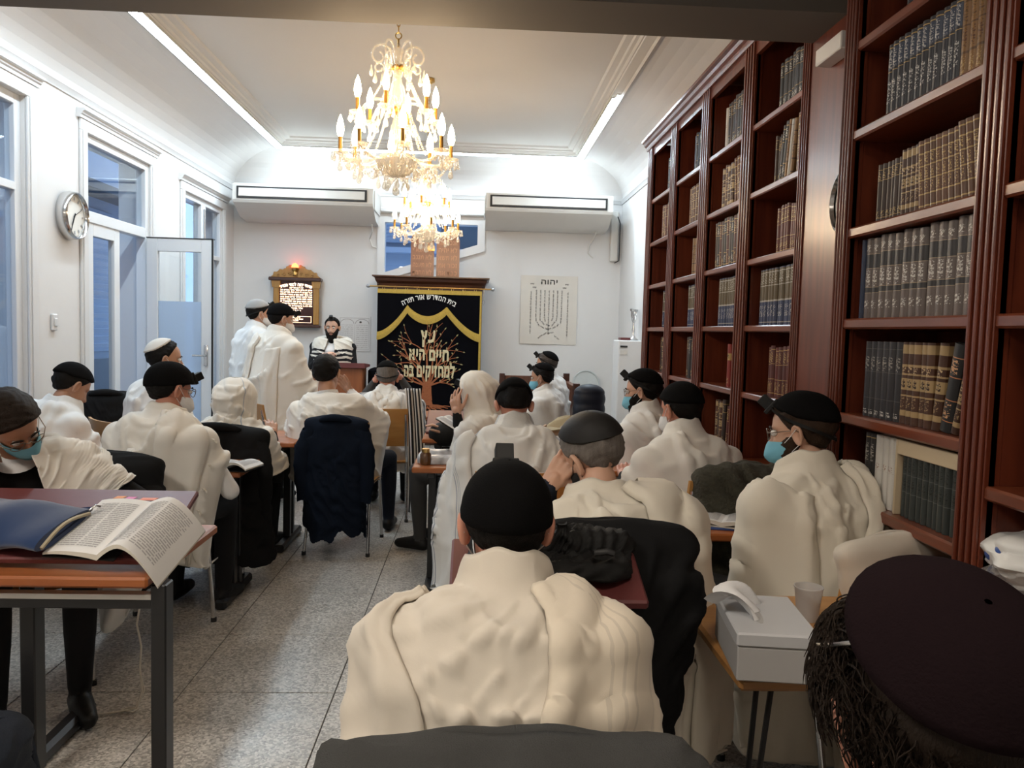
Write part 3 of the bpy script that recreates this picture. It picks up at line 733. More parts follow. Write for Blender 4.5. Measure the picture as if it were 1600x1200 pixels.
# far bookcase, bays far to near; the photo shows books standing against the near cheek of each bay
BX = FX + .05
bay_word = ['farthest bay', 'second farthest bay', 'third farthest bay', 'bay by the pillar']
shelf_word = ['top shelf', 'second shelf', 'third shelf', 'fourth shelf', 'fifth shelf', 'sixth shelf']
CONT = {
 (0, 0): row(['spine_black', 'spine_black_plain'], 9, .030, .27), (0, 1): row(['spine_brown_gilt', 'spine_maroon', 'spine_tan_gilt'], 11, .034, .285, gap=.002), (0, 2): row('spine_black_plain', 3, .035, .26), (0, 3): row('spine_blue_gold', 8, .033, .30, .1, .005),
 (0, 4): row(['spine_dark_brown', 'spine_antique'], 9, .032, .29),
 (1, 0): row(['spine_black', 'spine_navy'], 10, .034, .28), (1, 1): row(['spine_brown_gilt', 'spine_tan_gilt', 'spine_brown_gilt'], 11, .034, .28), (1, 2): row('spine_tan_gilt', 9, .032, .27), (1, 3): row('spine_blue_gold', 9, .036, .30, .1, .005),
 (1, 4): row(['spine_black_plain', 'spine_dark_brown'], 8, .036, .29),
 (2, 0): row(['spine_dark_brown', 'spine_black'], 10, .038, .29) + [('spine_white_print', .03, .27, 0, .002)], (2, 1): row('spine_brown_gilt', 4, .036, .28, lean=-7, gap=.012, lead=.03) + row(['spine_antique', 'spine_brown_gilt'], 4, .036, .27, gap=.07)[:1] + row(['spine_antique', 'spine_brown_gilt'], 3, .036, .27), (2, 2): row(['spine_dark_brown', 'spine_maroon', 'spine_black'], 13, .036, .30, lean=-3, gap=.003), (2, 3): row('spine_blue_gold', 12, .036, .30, .08, .005),
 (2, 4): row(['spine_antique'], 2, .034, .27) + row('spine_red', 4, .036, .26), (2, 5): row('spine_maroon', 5, .034, .26, lean=5, gap=.0) + row(['spine_dark_brown', 'spine_antique'], 4, .038, .28, lead=.08),
 (3, 0): row('spine_black', 9, .040, .25), (3, 1): row('spine_brown_gilt', 4, .034, .30) + row(['spine_tan_gilt', 'spine_grey_strip', 'spine_orange_gilt', 'spine_black', 'spine_black'], 5, .028, .29, lean=8, gap=.003, lead=.01) + row('spine_dark_brown', 3, .022, .25, lead=.03), (3, 2): row('spine_brown_gilt', 2, .022, .22, lean=-12, gap=.01, lead=.0) + row('spine_maroon', 8, .030, .24, lead=.05), (3, 3): row('spine_blue_gold', 14, .036, .30, .06, .004),
 (3, 4): row('spine_maroon', 9, .040, .26, .1), (3, 5): row('spine_maroon', 4, .036, .25),
}
LOOK = {'spine_black': 'black gilt volume', 'spine_blue_gold': 'blue and gold set volume', 'spine_brown_gilt': 'brown gilt volume', 'spine_tan_gilt': 'tan gilt volume', 'spine_maroon': 'maroon gilt volume', 'spine_red': 'red volume', 'spine_dark_brown': 'dark brown volume', 'spine_black_plain': 'plain black volume', 'spine_antique': 'brown antique style volume', 'spine_navy': 'navy volume', 'spine_white_print': 'white volume', 'spine_grey_strip': 'grey volume', 'spine_orange_gilt': 'gold coloured volume'}
def fill_labelled(x, y_near, y_far, z, spec, where, dep=.22):
    y = y_near + .004
    for s, th, h, lean, gap in spec:
        th *= 1.2
        la = R(lean); run = h * math.sin(abs(la)); foot = th * math.cos(la)
        lb = LOOK.get(s, 'dark volume') + ' on the ' + where
        y += gap
        if y + foot > y_far: break
        if lean < 0: place_book(s, x, y + foot, z, th, h, dep, la, lb, where); y += foot
        elif lean > 0: place_book(s, x, y + foot + (run if gap > .04 or y < y_near + .1 else run), z, th, h, dep, la, lb, where); y += th / math.cos(la)
        else: place_book(s, x, y + th, z, th, h, dep, 0, lb, where, rnd.uniform(0, .012)); y += th
for (b_, s), spec in CONT.items():
    fill_labelled(BX, f_bays[b_][0], f_bays[b_][1], FZ[s], spec, shelf_word[s] + ', ' + bay_word[b_])

# near bookcase, each run as the photo shows it
def run_near(z, spec, bay=0):
    y = n_bays[bay][0] + .004
    for s, th, h, lean, gap, look in spec:
        la = R(lean); foot = th * math.cos(la); y += gap
        place_book(s, NX + .035, y + foot, z, th, h, .24, la, look, look.split(' on the ')[-1] if ' on the ' in look else None, 0 if lean else rnd.uniform(0, .006)); y += foot
W0 = 'topmost shelf of the near bookcase'; W1 = 'second shelf of the near bookcase'; W2 = 'third shelf of the near bookcase'; W3 = 'fourth shelf of the near bookcase'; W4 = 'shelf below the taupe set'; W5 = 'lowest filled shelf at right'
run_near(2.125, [('spine_antique', .03, .235, 0, 0, 'slim brown volume on the ' + W1)] + [('spine_orange_gilt', .034, .225, 0, .001, 'gold brown gilt volume on the ' + W1)] * 4 + [('spine_black_gold_near', .031, .23, 0, .0015, 'black volume with blue band on the ' + W1)] * 12)
run_near(1.80, [('spine_brown_gilt', .026, .215, -9, .005, 'slim leaning brown gilt volume on the ' + W2)] * 4 + [('spine_brown_gilt', .024, .205, -6, .005, 'slim slightly tilted brown volume on the ' + W2)] * 7 + [('spine_antique', .022, .20, -2, .003, 'gilt banded brown volume on the ' + W2)] * 4 + [('spine_dark_brown', .022, .185, 0, .003, 'short dark brown volume on the ' + W2)] * 6)
run_near(1.495, [('spine_taupe', .043, .258 + .003 * (k % 3), 0, .001 if k != 6 else .014, 'thick taupe volume on the ' + W3) for k in range(14)] + [('spine_navy', .02, .26, 0, .004, 'navy volume at the end of the taupe set')])
run_near(1.175, [('spine_antique', .030, .20, 14, .075, 'brown label-topped volume leaning last by the near pilaster'), ('spine_black_orange', .046, .245, 11, .008, 'black volume with orange lettering leaning on the ' + W4), ('spine_antique', .034, .245, 5, .006, 'brown patched volume leaning beside the black and orange one')] + [('spine_antique', .032, .245, 0, .012 if k == 0 else .001, 'brown antique volume with paper label on the ' + W4) for k in range(5)] + [('spine_charcoal', .036, .245, 0, .004 if k == 0 else .001, 'charcoal volume on the ' + W4) for k in range(6)])
run_near(.90, [('spine_maroon', .035, .20, 0, 0, 'dark maroon volume on the ' + W5)] + [('spine_green_grey', .0265, .205, 0, .001, 'slate green boxed volume on the ' + W5)] * 11 + [('spine_white_print', .036, .225, 0, .014 if k == 0 else .0, 'white printed volume on the ' + W5) for k in range(4)] + [('spine_black_plain', .03, .225, 0, .002, 'black volume beside the white volumes on the lowest shelf')] * 2)
run_near(2.42, [('spine_black_gold_near', .032, .23, 0, .001, 'black volume on the ' + W0)] * 14)
run_near(1.075, [('spine_navy_gilt', .034, .30, 0, .36 if k == 0 else .002, 'navy gilt volume on the shelf at the right edge') for k in range(5)], 1)
run_near(1.495, [('spine_navy', .036, .28, 0, .42 if k == 0 else .002, 'navy volume on the upper shelf at the right edge') for k in range(5)], 1)
run_near(2.125, [('spine_white_print', .05, .22, 0, .50, 'white volume on the upper shelf at the right edge')], 1)
# slipcase lid over the slate green set
mb = MB(); yA = 1.965 + .042; yB = yA + .0275 * 11 + .004
mb.box((NX + .05, yA, 1.107), (NX + .28, yB, 1.127), bev=.002); mb.box((NX + .03, yA, 1.085), (NX + .05, yB, 1.13), bev=.002); mb.box((NX + .03, yB, .9005), (NX + .28, yB + .010, 1.13), bev=.001)
mat('cardboard', (0.52, 0.42, 0.28), rough=0.8, var=0.05)
tag(obj('slipcase', mb, 'cardboard'), 'tan cardboard slipcase over the slate green volumes', 'slipcase')
# clock on the pillar, mostly behind the near bookcase
ck = thing('wall_clock', 'round silver rimmed clock on the mahogany pillar', 'clock', (FX, 3.14, 1.98))
T_ = Matrix.Translation((FX - .0005, 3.14, 1.98)) @ Matrix.Rotation(-math.pi / 2, 4, 'Y')
mb = MB(); mb.lathe([(.11, 0), (.135, 0), (.14, .02), (.135, .04), (.122, .045), (.115, .03)], 28, T=T_); obj('rim', mb, 'chrome', ck, smooth=40)
mat('clock_face', (0.78, 0.77, 0.72), rough=.4)
mb = MB(); mb.lathe([(0, .022), (.118, .022), (.118, 0)], 28, T=T_); obj('dial', mb, 'clock_face', ck)

# each book's label says its place among its like, counted from the left as one looks at the shelf
_ORD = ['', 'second', 'third', 'fourth', 'fifth', 'sixth', 'seventh', 'eighth', 'ninth', 'tenth', 'eleventh', 'twelfth', 'thirteenth', 'fourteenth', 'fifteenth']
_by = {}
for o in list(COL.objects):
    if o.get('category') == 'book': _by.setdefault(o['label'], []).append(o)
for lb, os_ in _by.items():
    if len(os_) > 1:
        os_.sort(key=lambda o: -o.location.y)
        for k, o in enumerate(os_): o['label'] = (_ORD[k] + ' from left, ' if k else 'leftmost ') + lb
# ------------------------------------------------------------------ things on the walls
# round chrome clock on the left wall
ck = thing('wall_clock', 'round chrome clock on the white wall left of the door', 'clock', (XL, 6.17, 2.20))
T_ = Matrix.Translation((XL + .001, 6.17, 2.20)) @ Matrix.Rotation(math.pi / 2, 4, 'Y')
mb = MB(); mb.lathe([(.13, 0), (.175, 0), (.18, .03), (.175, .075), (.165, .085), (.152, .07), (.15, .05)], 36, T=T_); obj('case', mb, 'chrome', ck, smooth=40)
mb = MB(); mb.lathe([(0, .05), (.151, .05), (.151, .02)], 36, T=T_); obj('dial', mb, 'clock_face', ck)
def clk(a, r): return Vector((XL + .055, 6.17 + r * math.sin(a), 2.20 + r * math.cos(a)))
for k in range(12):
    a = R(30 * k); p = clk(a, .125); mb = MB()
    mb.box((-.001, -.005, -.012), (.001, .005, .012), T=Matrix.Translation(p) @ Matrix.Rotation(-a, 4, 'X')); obj('hour_mark', mb, 'grey_metal', ck)
for nm, a, l, wd in (('minute_hand', R(205), .125, .004), ('hour_hand', R(222 - 15), .085, .006), ('second_hand', R(62), .12, .0018)):
    mb = MB(); mb.box((.001, -wd, -.02), (.003, wd, l), T=Matrix.Translation((XL + .055, 6.17, 2.20)) @ Matrix.Rotation(-a, 4, 'X')); obj(nm, mb, 'black_plastic', ck)
mb = MB(); mb.box((XL, 5.915, 1.34), (XL + .02, 5.985, 1.46), bev=.006); mb.box((XL + .02, 5.93, 1.37), (XL + .028, 5.97, 1.43), bev=.004)
tag(obj('light_switch', mb, 'white_gloss'), 'white light switch on the wall below the chrome clock', 'switch')

# air conditioners hanging under the rail on the back wall
mat('ac_plastic', (0.66, 0.64, 0.60), rough=.45, var=.02)
def air_con(x0, x1, label, fan_wall=None):
    t = thing('air_conditioner', label, 'air conditioner', ((x0 + x1) / 2, 10.3, 2.75))
    prof = [(10.299, 3.09), (9.66, 3.09), (9.60, 3.07), (9.60, 2.89), (9.62, 2.86), (9.90, 2.73), (10.20, 2.70), (10.299, 2.72)]
    m_ = MB(); m_.grid([[(x0, y, z) for y, z in prof + prof[:1]], [(x1, y, z) for y, z in prof + prof[:1]]])
    m_.add([(x0, y, z) for y, z in prof], [tuple(range(8))]); m_.add([(x1, y, z) for y, z in prof], [tuple(range(8))])
    obj('casing', m_, 'ac_plastic', t, smooth=25)
    m_ = MB(); m_.box((x0 + .05, 9.588, 2.905), (x1 - .07, 9.601, 3.045)); obj('outlet', m_, 'black_plastic', t)
    m_ = MB(); m_.add([(x0 + .075, 9.575, 2.93), (x1 - .095, 9.575, 2.93), (x1 - .095, 9.587, 3.025), (x0 + .075, 9.587, 3.025)], [(0, 1, 2, 3)]); m_.add([(x0 + .075, 9.575, 2.93), (x1 - .095, 9.575, 2.93), (x1 - .095, 9.587, 2.925), (x0 + .075, 9.587, 2.925)], [(0, 1, 2, 3)]); obj('louvre', m_, 'ac_plastic', t)
    for k in range(2):
        m_ = MB(); xx = x1 + .002 if k == 0 else x0 - .014; m_.box((xx, 9.70, 2.83), (xx + .012, 10.25, 3.06), bev=.004); obj('end_cap', m_, 'ac_plastic', t)
    return t
air_con(-2.88, -1.24, 'white wall air conditioner at the left, above the lit wooden board')
air_con(0.10, 1.63, 'white wall air conditioner at the right, above the menorah poster')
def cable(name, pts, r, mname, label, cat='cable'):
    m_ = MB(); m_.tube(pts, r, 6); return tag(obj(name, m_, mname, smooth=50), label, cat)
cable('drain_cable', [(-1.30, 10.0, 2.70), (-1.31, 10.15, 2.62), (-1.36, 10.28, 2.55), (-1.33, 10.29, 2.46), (-1.27, 10.29, 2.44)], .008, 'ac_plastic', 'white cable loop hanging under the left air conditioner')
cable('drain_cable', [(1.50, 10.0, 2.70), (1.50, 10.2, 2.64), (1.45, 10.28, 2.55), (1.44, 10.29, 2.46), (1.51, 10.29, 2.40)], .008, 'ac_plastic', 'white cable loop hanging under the right air conditioner')
m_ = MB(); m_.box((1.72, 10.24, 2.36), (1.82, 10.299, 3.0), bev=.01); tag(obj('cable_duct', m_, 'ac_plastic'), 'white cable duct on the back wall by the right corner', 'cable duct')
cable('power_cable', [(1.80, 10.22, 2.93), (1.835, 10.23, 2.85), (1.838, 10.235, 2.5), (1.835, 10.235, 2.37), (1.78, 10.24, 2.34)], .007, 'black_plastic', 'black cable running down beside the white duct')
cable('pipe_run', [(-1.22, 10.26, 2.92), (-.6, 10.27, 2.90), (0.09, 10.26, 2.91)], .035, 'white_gloss', 'white pipe running between the two air conditioners', 'pipe')

# illuminated wooden board
wood('board_frame', (0.33, 0.16, 0.035), (0.42, 0.22, 0.05), rough=.4, axis=2)
wood('board_frame_dark', (0.045, 0.016, 0.010), (0.07, 0.024, 0.014), rough=.4, axis=0)
mat('board_panel', (0.05, 0.012, 0.008), rough=.3)
emission('lit_letters', (1.0, 0.66, 0.42), 1.3)
emission('red_lamp_glass', (1.0, 0.10, 0.03), 2.5)
YP = 10.22
bd = thing('memorial_board', 'carved wooden board with glowing orange lettering and red lamp', 'board', (-2.26, 10.3, 1.43))
m_ = MB(); m_.box((-2.53, YP - .01, 1.425), (-1.99, 10.299, 1.995), bev=.004); obj('panel', m_, 'board_panel', bd)
for xx in (-2.545, -2.045):
    m_ = MB(); m_.box((xx, YP - .04, 1.44), (xx + .07, YP, 1.93), bev=.008); m_.prism([(xx - .01, 1.90), (xx + .08, 1.90), (xx + .09, 1.985), (xx - .02, 1.985)], 1, YP - .05, YP); obj('column', m_, 'board_frame', bd)
m_ = MB(); m_.box((-2.575, YP - .05, 1.40), (-1.955, YP + .05, 1.435), bev=.008); obj('base_ledge', m_, 'board_frame_dark', bd)
m_ = MB(); m_.box((-2.60, YP - .07, 1.985), (-1.945, YP + .06, 2.03), bev=.01); obj('cornice', m_, 'board_frame_dark', bd)
def crest():
    xs = np.linspace(-.30, .30, 61); top = []
    for x in xs:
        a = abs(x); z = .045 + .085 * max(0, 1 - (a / .30) ** 1.5)
        if a < .115 and a > .05: z += .03
        if .20 > a > .16: z += .010
        z += .006 * math.cos(x * 95)
        top.append((-2.272 + x, 2.03 + max(.012, z - (.03 if a > .27 else 0))))
    return [(-2.572, 2.03)] + top + [(-1.972, 2.03)]
m_ = MB(); m_.prism(crest(), 1, YP - .03, YP + .03); obj('carved_crest', m_, 'board_frame', bd)
for k in range(9):
    a = -math.pi * .85 + k * math.pi * .7 / 8 - math.pi * 0
m_ = MB()
for sx in (-1, 1):
    for k in range(3):
        pts = [(-2.272 + sx * (.07 + k * .07 + .022 * math.cos(t) * (1 - t / 9)), YP - .034, 2.075 - k * .012 + .022 * math.sin(t) * (1 - t / 9)) for t in np.linspace(0, 6.3, 16)]
        m_.tube(pts, .006, 6)
obj('carved_scrolls', m_, 'board_frame', bd, smooth=60)
m_ = MB(); m_.lathe([(.012, 0), (.03, .005), (.034, .03), (.02, .055), (.042, .075), (.046, .10), (.038, .105)], 16, T=Matrix.Translation((-2.272, YP - .05, 2.05))); obj('lamp_holder', m_, 'brass', bd, smooth=40)
m_ = MB(); m_.ball((-2.272, YP - .05, 2.158), (.045, .045, .05), 14, 9); obj('lamp_glass', m_, 'red_lamp_glass', bd, smooth=180)
def on_board(u, v): return (-2.262 + u, YP - .0125, v)
LINES = ['שויתי יהוה לנגדי תמיד', 'יהי רצון מלפניך', 'אדון העולם אשר מלך בטרם כל', 'יציר נברא לעת נעשה בחפצו כל', 'אזי מלך שמו נקרא ואחרי ככלות', 'הכל לבדו ימלוך נורא והוא היה', 'והוא הוה והוא יהיה בתפארה', 'והוא אחד ואין שני להמשיל לו', 'להחבירה בלי ראשית בלי תכלית', 'ולו העז והמשרה והוא אלי', 'וחי גואלי', 'וצור חבלי']
m_ = MB()
def arch_place(u, v):
    z = 1.925 - (u / .21) ** 2 * .035
    return (-2.262 + u, YP - .0125, z + v)
text_mb(m_, LINES[0], .034, arch_place, 1, .40)
for k, s in enumerate(LINES[1:]):
    wd = .40 if k not in (0, 9, 10) else (.18, 0, 0, 0, 0, 0, 0, 0, 0, .17, .12)[k]
    z = 1.893 - k * .0285
    text_mb(m_, s, .0155, lambda u, v, z=z: on_board(u, z + v), 1, wd)
for k, s in enumerate(['לעילוי נשמת', 'שנת תשעט לפק', 'תנצבה']):
    text_mb(m_, s, .013, lambda u, v, z=1.522 - k * .021: on_board(u - .01, z + v), 1, (.13, .2, .08)[k])
for a, b_, c, d in ((-.15, .19, 1.463, 1.466), (-.15, .19, 1.541, 1.544), (.187, .19, 1.463, 1.544), (-.15, -.147, 1.463, 1.544)):
    m_.add([on_board(a, c), on_board(b_, c), on_board(b_, d), on_board(a, d)], [(0, 1, 2, 3)])
tag(obj('glowing_lettering', m_, 'lit_letters', bd), 'rows of glowing orange lettering', kind='stuff')

# posters
mat('poster_paper', (0.66, 0.62, 0.56), rough=.7, var=.05, scale=5)
mat('poster_paper_pale', (0.70, 0.69, 0.68), rough=.7, var=.05, scale=5)
mat('print_ink', (0.055, 0.05, 0.045), rough=.8); mat('print_grey', (0.30, 0.27, 0.26), rough=.8)
p1 = thing('poster', 'paper poster with a menorah drawn in lines of lettering', 'poster', (.95, 10.3, 1.28))
def warp_y(u, v): return 10.289 - .004 * math.sin(u * 6 + v * 4)
m_ = MB(); N_ = 12
m_.grid([[(.585 + (.735) * i / N_, warp_y(i / N_, j / N_), 1.27 + .885 * j / N_) for i in range(N_ + 1)] for j in range(N_ + 1)]); m_.grid([[(.585 + (.735) * i / N_, 10.299, 1.27 + .885 * j / N_) for i in range(N_ + 1)] for j in range(N_ + 1)]); obj('sheet', m_, 'poster_paper', p1, smooth=60)
def on_p(u, v): return (.9525 + u, 10.2835, 1.27 + v)
m_ = MB(); text_mb(m_, 'יהוה', .055, lambda u, v: on_p(u + .0, .775 + v), 1, .23)
PS = 'אלהים יחננו ויברכנו יאר פניו אתנו סלה לדעת בארץ דרכך בכל גוים ישועתך יודוך עמים אלהים'.split()
def along(m_, pts, words, h):
    """letters strung along a polyline, each word turned with it"""
    L_ = [0]
    for a, b_ in zip(pts, pts[1:]): L_.append(L_[-1] + math.hypot(b_[0] - a[0], b_[1] - a[1]))
    pos = .0; k = 0
    while pos < L_[-1] - h:
        wd = words[k % len(words)]; k += 1
        g, ww = text_layout(wd, 1); sc = h / .59; ln = ww * sc
        i = max(i for i in range(len(L_) - 1) if L_[i] <= pos); t = (pos - L_[i]) / max(1e-6, L_[i + 1] - L_[i])
        x = pts[i][0] + (pts[i + 1][0] - pts[i][0]) * t; y = pts[i][1] + (pts[i + 1][1] - pts[i][1]) * t
        dx, dy = pts[i + 1][0] - pts[i][0], pts[i + 1][1] - pts[i][1]; l = math.hypot(dx, dy); dx /= l; dy /= l
        for vs, fs, x0 in g:
            m_.add([on_p(x + dx * (vx + x0) * sc - dy * (vy - .3) * sc, y + dy * (vx + x0) * sc + dx * (vy - .3) * sc) for vx, vy in vs], fs)
        pos += ln + h * .5
for k in range(7):
    a = (k - 3) * .055
    pts = [(a, .70), (a, .36 - .0)]
    if k != 3:
        r = abs(a); s = 1 if a > 0 else -1
        pts += [(s * r * math.cos(t) if True else 0, .36 - r * .95 * math.sin(t)) for t in np.linspace(.15, 1.45, 8)]
    else: pts += [(0, .17)]
    along(m_, pts, PS[k:] + PS[:k], .014)
along(m_, [(-.13, .075), (-.10, .10), (-.06, .125), (0, .14), (.06, .125), (.10, .10), (.13, .075)], PS, .015)
along(m_, [(.245, .68), (.245, .15)], PS[3:], .014); along(m_, [(-.235, .68), (-.235, .16)], PS[6:], .014)
for u, v in ((-.22, .77), (-.19, .725), (.20, .725), (.23, .77)): text_mb(m_, 'קדש', .014, lambda a, b_, u=u, v=v: on_p(u + a, v + b_), 1)
tag(obj('print', m_, 'print_ink', p1), kind='stuff')
p2 = thing('poster', 'pale printed notice with faint tables beside the rabbi', 'poster', (-1.54, 10.3, 1.13))
m_ = MB(); m_.box((-1.74, 10.292, 1.115), (-1.335, 10.299, 1.565)); obj('sheet', m_, 'poster_paper_pale', p2)
m_ = MB()
def on_q(u, v): return (-1.5375 + u, 10.2905, 1.115 + v)
for c in (-.095, .095):
    for r_ in range(12):
        text_mb(m_, ' '.join(PS[(r_ * 2) % 9:(r_ * 2) % 9 + 3]), .011, lambda a, b_, c=c, r_=r_: on_q(c + a, .33 - r_ * .026 + b_), 0, .15)
    for t in np.linspace(0, math.pi, 17)[:-1]:
        t2 = t + math.pi / 16; r1, r2 = .088, .082
        m_.add([on_q(c + r1 * math.cos(t), .355 + .06 * math.sin(t)), on_q(c + r1 * math.cos(t2), .355 + .06 * math.sin(t2)), on_q(c + r2 * math.cos(t2), .355 + .054 * math.sin(t2)), on_q(c + r2 * math.cos(t), .355 + .054 * math.sin(t))], [(0, 1, 2, 3)])
for a, b_, c, d in ((-.185, .185, .025, .028), (-.185, .185, .425, .428), (-.185, -.182, .025, .428), (.182, .185, .025, .428), (-.001, .001, .03, .35)): m_.add([on_q(a, c), on_q(b_, c), on_q(b_, d), on_q(a, d)], [(0, 1, 2, 3)])
tag(obj('print', m_, 'print_grey', p2), kind='stuff')
m_ = MB(); m_.prism([(-1.5375 + .075 + .016 * math.cos(t), 1.115 + .375 + .013 * math.sin(t)) for t in np.linspace(0, 2 * math.pi, 10)[:-1]], 1, 10.289, 10.2905); obj('emblem', m_, 'print_ink', p2)

# ------------------------------------------------------------------ the ark
mat('velvet_black', (0.0045, 0.0045, 0.006), rough=1.0, bump=.1, bscale=300, spec=.02)
mat('gold_trim', (0.46, 0.31, 0.045), rough=.55, var=.3, scale=60, bump=.3, bscale=200)
mat('gold_thread', (0.66, 0.58, 0.36), rough=.6, var=.25, scale=80)
mat('white_thread', (0.75, 0.75, 0.72), rough=.7)
mat('tree_thread', (0.33, 0.10, 0.035), rough=.6, var=.35, scale=60)
mat('leaf_thread', (0.36, 0.30, 0.14), rough=.6, var=.3, scale=80)
AX0, AX1, AY = -1.165, 0.065, 9.70
ark = thing('torah_ark', 'dark wooden ark with a carved cornice behind the velvet curtain', 'ark', ((AX0 + AX1) / 2, 10.0, 0))
m_ = MB(); m_.box((AX0 - .02, AY + .06, .0), (AX1 + .02, 10.298, 1.97), bev=.006); obj('cabinet', m_, 'ark_wood', ark)
m_ = MB(); prof = [(.05, 1.93), (.03, 1.93), (.02, 1.97), (-.02, 2.0), (-.03, 2.03), (-.065, 2.045), (-.065, 2.06), (.05, 2.06)]
ax0, ax1 = AX0 - .03, AX1 + .05
def corn(d, z): return [(ax0 - max(0, -d) * .8, 10.298, z), (ax0 - max(0, -d) * .8, AY + .03 + d, z), (ax1 + max(0, -d) * .8, AY + .03 + d, z), (ax1 + max(0, -d) * .8, 10.298, z)]
m_.grid([corn(d, z) for d, z in prof]); m_.add(corn(-.065, 2.06), [(0, 1, 2, 3)]); obj('cornice', m_, 'ark_wood', ark, smooth=30)
rod = thing('curtain_rod', 'thin brass curtain rod across the front of the ark', 'rod', (-.55, AY, 1.93))
m_ = MB(); m_.tube([(-1.27, AY - .03, 1.925), (.19, AY - .03, 1.925)], .009, 8); obj('rod', m_, 'brass', rod, smooth=50)
for xx in (-1.29, .21):
    m_ = MB(); m_.ball((xx, AY - .03, 1.925), .024, 12, 8); obj('finial', m_, 'grey_metal', rod, smooth=180)
for xx in (-1.17, .09):
    m_ = MB(); m_.tube([(xx, AY + .06, 1.925), (xx, AY - .03, 1.925)], .008, 6); m_.tube([(xx, AY - .03, 1.925), (xx, AY - .035, 1.95), (xx, AY - .02, 1.96)], .006, 6); obj('bracket', m_, 'black_metal', rod, smooth=50)
m_ = MB(); m_.tube([(.10, AY - .03, 1.92), (.10, AY - .03, 1.80), (.085, AY - .03, 1.77), (.10, AY - .03, 1.73), (.115, AY - .03, 1.77), (.10, AY - .03, 1.80)], .006, 6); obj('hanging_pull', m_, 'grey_metal', rod, smooth=50)
# curtain
cur = thing('ark_curtain', 'black velvet ark curtain embroidered with a golden tree of life', 'curtain', (-.555, AY - .03, .12))
def cy(x, z): return AY - .035 - .008 * math.sin(x * 9 + 1) - .006 * math.sin(x * 17 + z * 2) - .004 * math.sin(x * 29)
def sheet(x0, x1, ztop, zbot, off, nx=60, nz=24, th=.006):
    m_ = MB()
    f = lambda x, i: (ztop(x) if callable(ztop) else ztop) + ((zbot(x) if callable(zbot) else zbot) - (ztop(x) if callable(ztop) else ztop)) * i
    m_.grid([[(x0 + (x1 - x0) * j / nx, cy(x0 + (x1 - x0) * j / nx, 1) - off, f(x0 + (x1 - x0) * j / nx, i / nz)) for j in range(nx + 1)] for i in range(nz + 1)])
    return m_
obj('curtain_cloth', sheet(AX0, AX1, 1.875, .13, 0), 'velvet_black', cur, smooth=180)
def swag(x):
    """scalloped lower edge of the valance"""
    u = min(1.0, max(0.0, (x - AX0) / (AX1 - AX0)))
    if u < .29: return 1.335 + (1.67 - 1.335) * (u / .29) ** 1.6 if u > 0 else 1.335
    if u > .67: return 1.335 + (1.655 - 1.335) * (((1 - u) / .33)) ** 1.6
    return 1.66 - .125 * math.sin(math.pi * (u - .29) / .38) ** .8
obj('valance', sheet(AX0 - .008, AX1 + .008, 1.875, swag, .014, 80, 14), 'velvet_black', cur, smooth=180)
obj('gold_braid', sheet(AX0 - .010, AX1 + .012, lambda x: swag(x) + .045, lambda x: swag(x) - .004, .020, 100, 3), 'gold_trim', cur, smooth=180)
m_ = MB()
for k in range(150):
    x = AX0 - .008 + (AX1 - AX0 + .018) * k / 149; z = swag(x); y = cy(x, 1) - .021
    m_.add([(x - .0038, y, z), (x + .0038, y, z), (x + .0035, y - .003, z - .052), (x - .0035, y - .003, z - .052)], [(0, 1, 2, 3)])
tag(obj('gold_fringe', m_, 'gold_trim', cur), kind='stuff')
obj('top_band', sheet(AX0 - .008, AX1 + .014, 1.895, 1.845, .021, 60, 2), 'gold_trim', cur, smooth=180)
m_ = MB(); m_.box((AX1 - .012, AY - .062, .13), (AX1 + .014, AY - .03, 1.86)); obj('side_band', m_, 'gold_trim', cur)
for k in range(9):
    x = AX0 + .06 + k * .138; m_ = MB(); m_.tube([(x + .013 * math.sin(t), AY - .03 + .013 * math.cos(t), 1.925 - .02 + .03 * math.cos(t)) for t in np.linspace(0, 6.283, 11)[:-1]], .003, 5, closed=True); obj('curtain_ring', m_, 'brass', cur, smooth=60)
def on_c(u, v, off=.022): return (-.555 + u, cy(-.555 + u, 1) - off, v)
m_ = MB()
def arc_place(u, v):
    a = u / .62; rr = .62 + v
    return on_c(rr * math.sin(a), 1.805 - .62 + rr * math.cos(a) - .02, .0205)
text_mb(m_, 'בית המדרש אור תורה', .052, arc_place, 1, .66); tag(obj('white_lettering', m_, 'white_thread', cur), kind='stuff')
m_ = MB()
text_mb(m_, 'עץ', .13, lambda u, v: on_c(u + .005, 1.27 + v, .012), 2, .18)
text_mb(m_, 'חיים', .12, lambda u, v: on_c(u + .135, 1.05 + v, .012), 2, .25); text_mb(m_, 'היא', .12, lambda u, v: on_c(u - .13, 1.055 + v, .012), 2, .20)
text_mb(m_, 'למחזיקים', .125, lambda u, v: on_c(u + .10, .85 + v, .012), 2, .47); text_mb(m_, 'בה', .12, lambda u, v: on_c(u - .225, .855 + v, .012), 2, .13)
tag(obj('gold_lettering', m_, 'gold_thread', cur), kind='stuff')
m_ = MB(); rt = random.Random(3)
def ribbon(pts, w0, w1, off=.006):
    n = len(pts)
    for i in range(n - 1):
        (a, b_), (c, d) = pts[i], pts[i + 1]; dx, dy = c - a, d - b_; l = math.hypot(dx, dy) or 1; nx, ny = -dy / l, dx / l
        wa = w0 + (w1 - w0) * i / (n - 1); wb = w0 + (w1 - w0) * (i + 1) / (n - 1)
        m_.add([on_c(a + nx * wa, b_ + ny * wa, off), on_c(a - nx * wa, b_ - ny * wa, off), on_c(c - nx * wb, d - ny * wb, off), on_c(c + nx * wb, d + ny * wb, off)], [(0, 1, 2, 3)])
TX = -.01
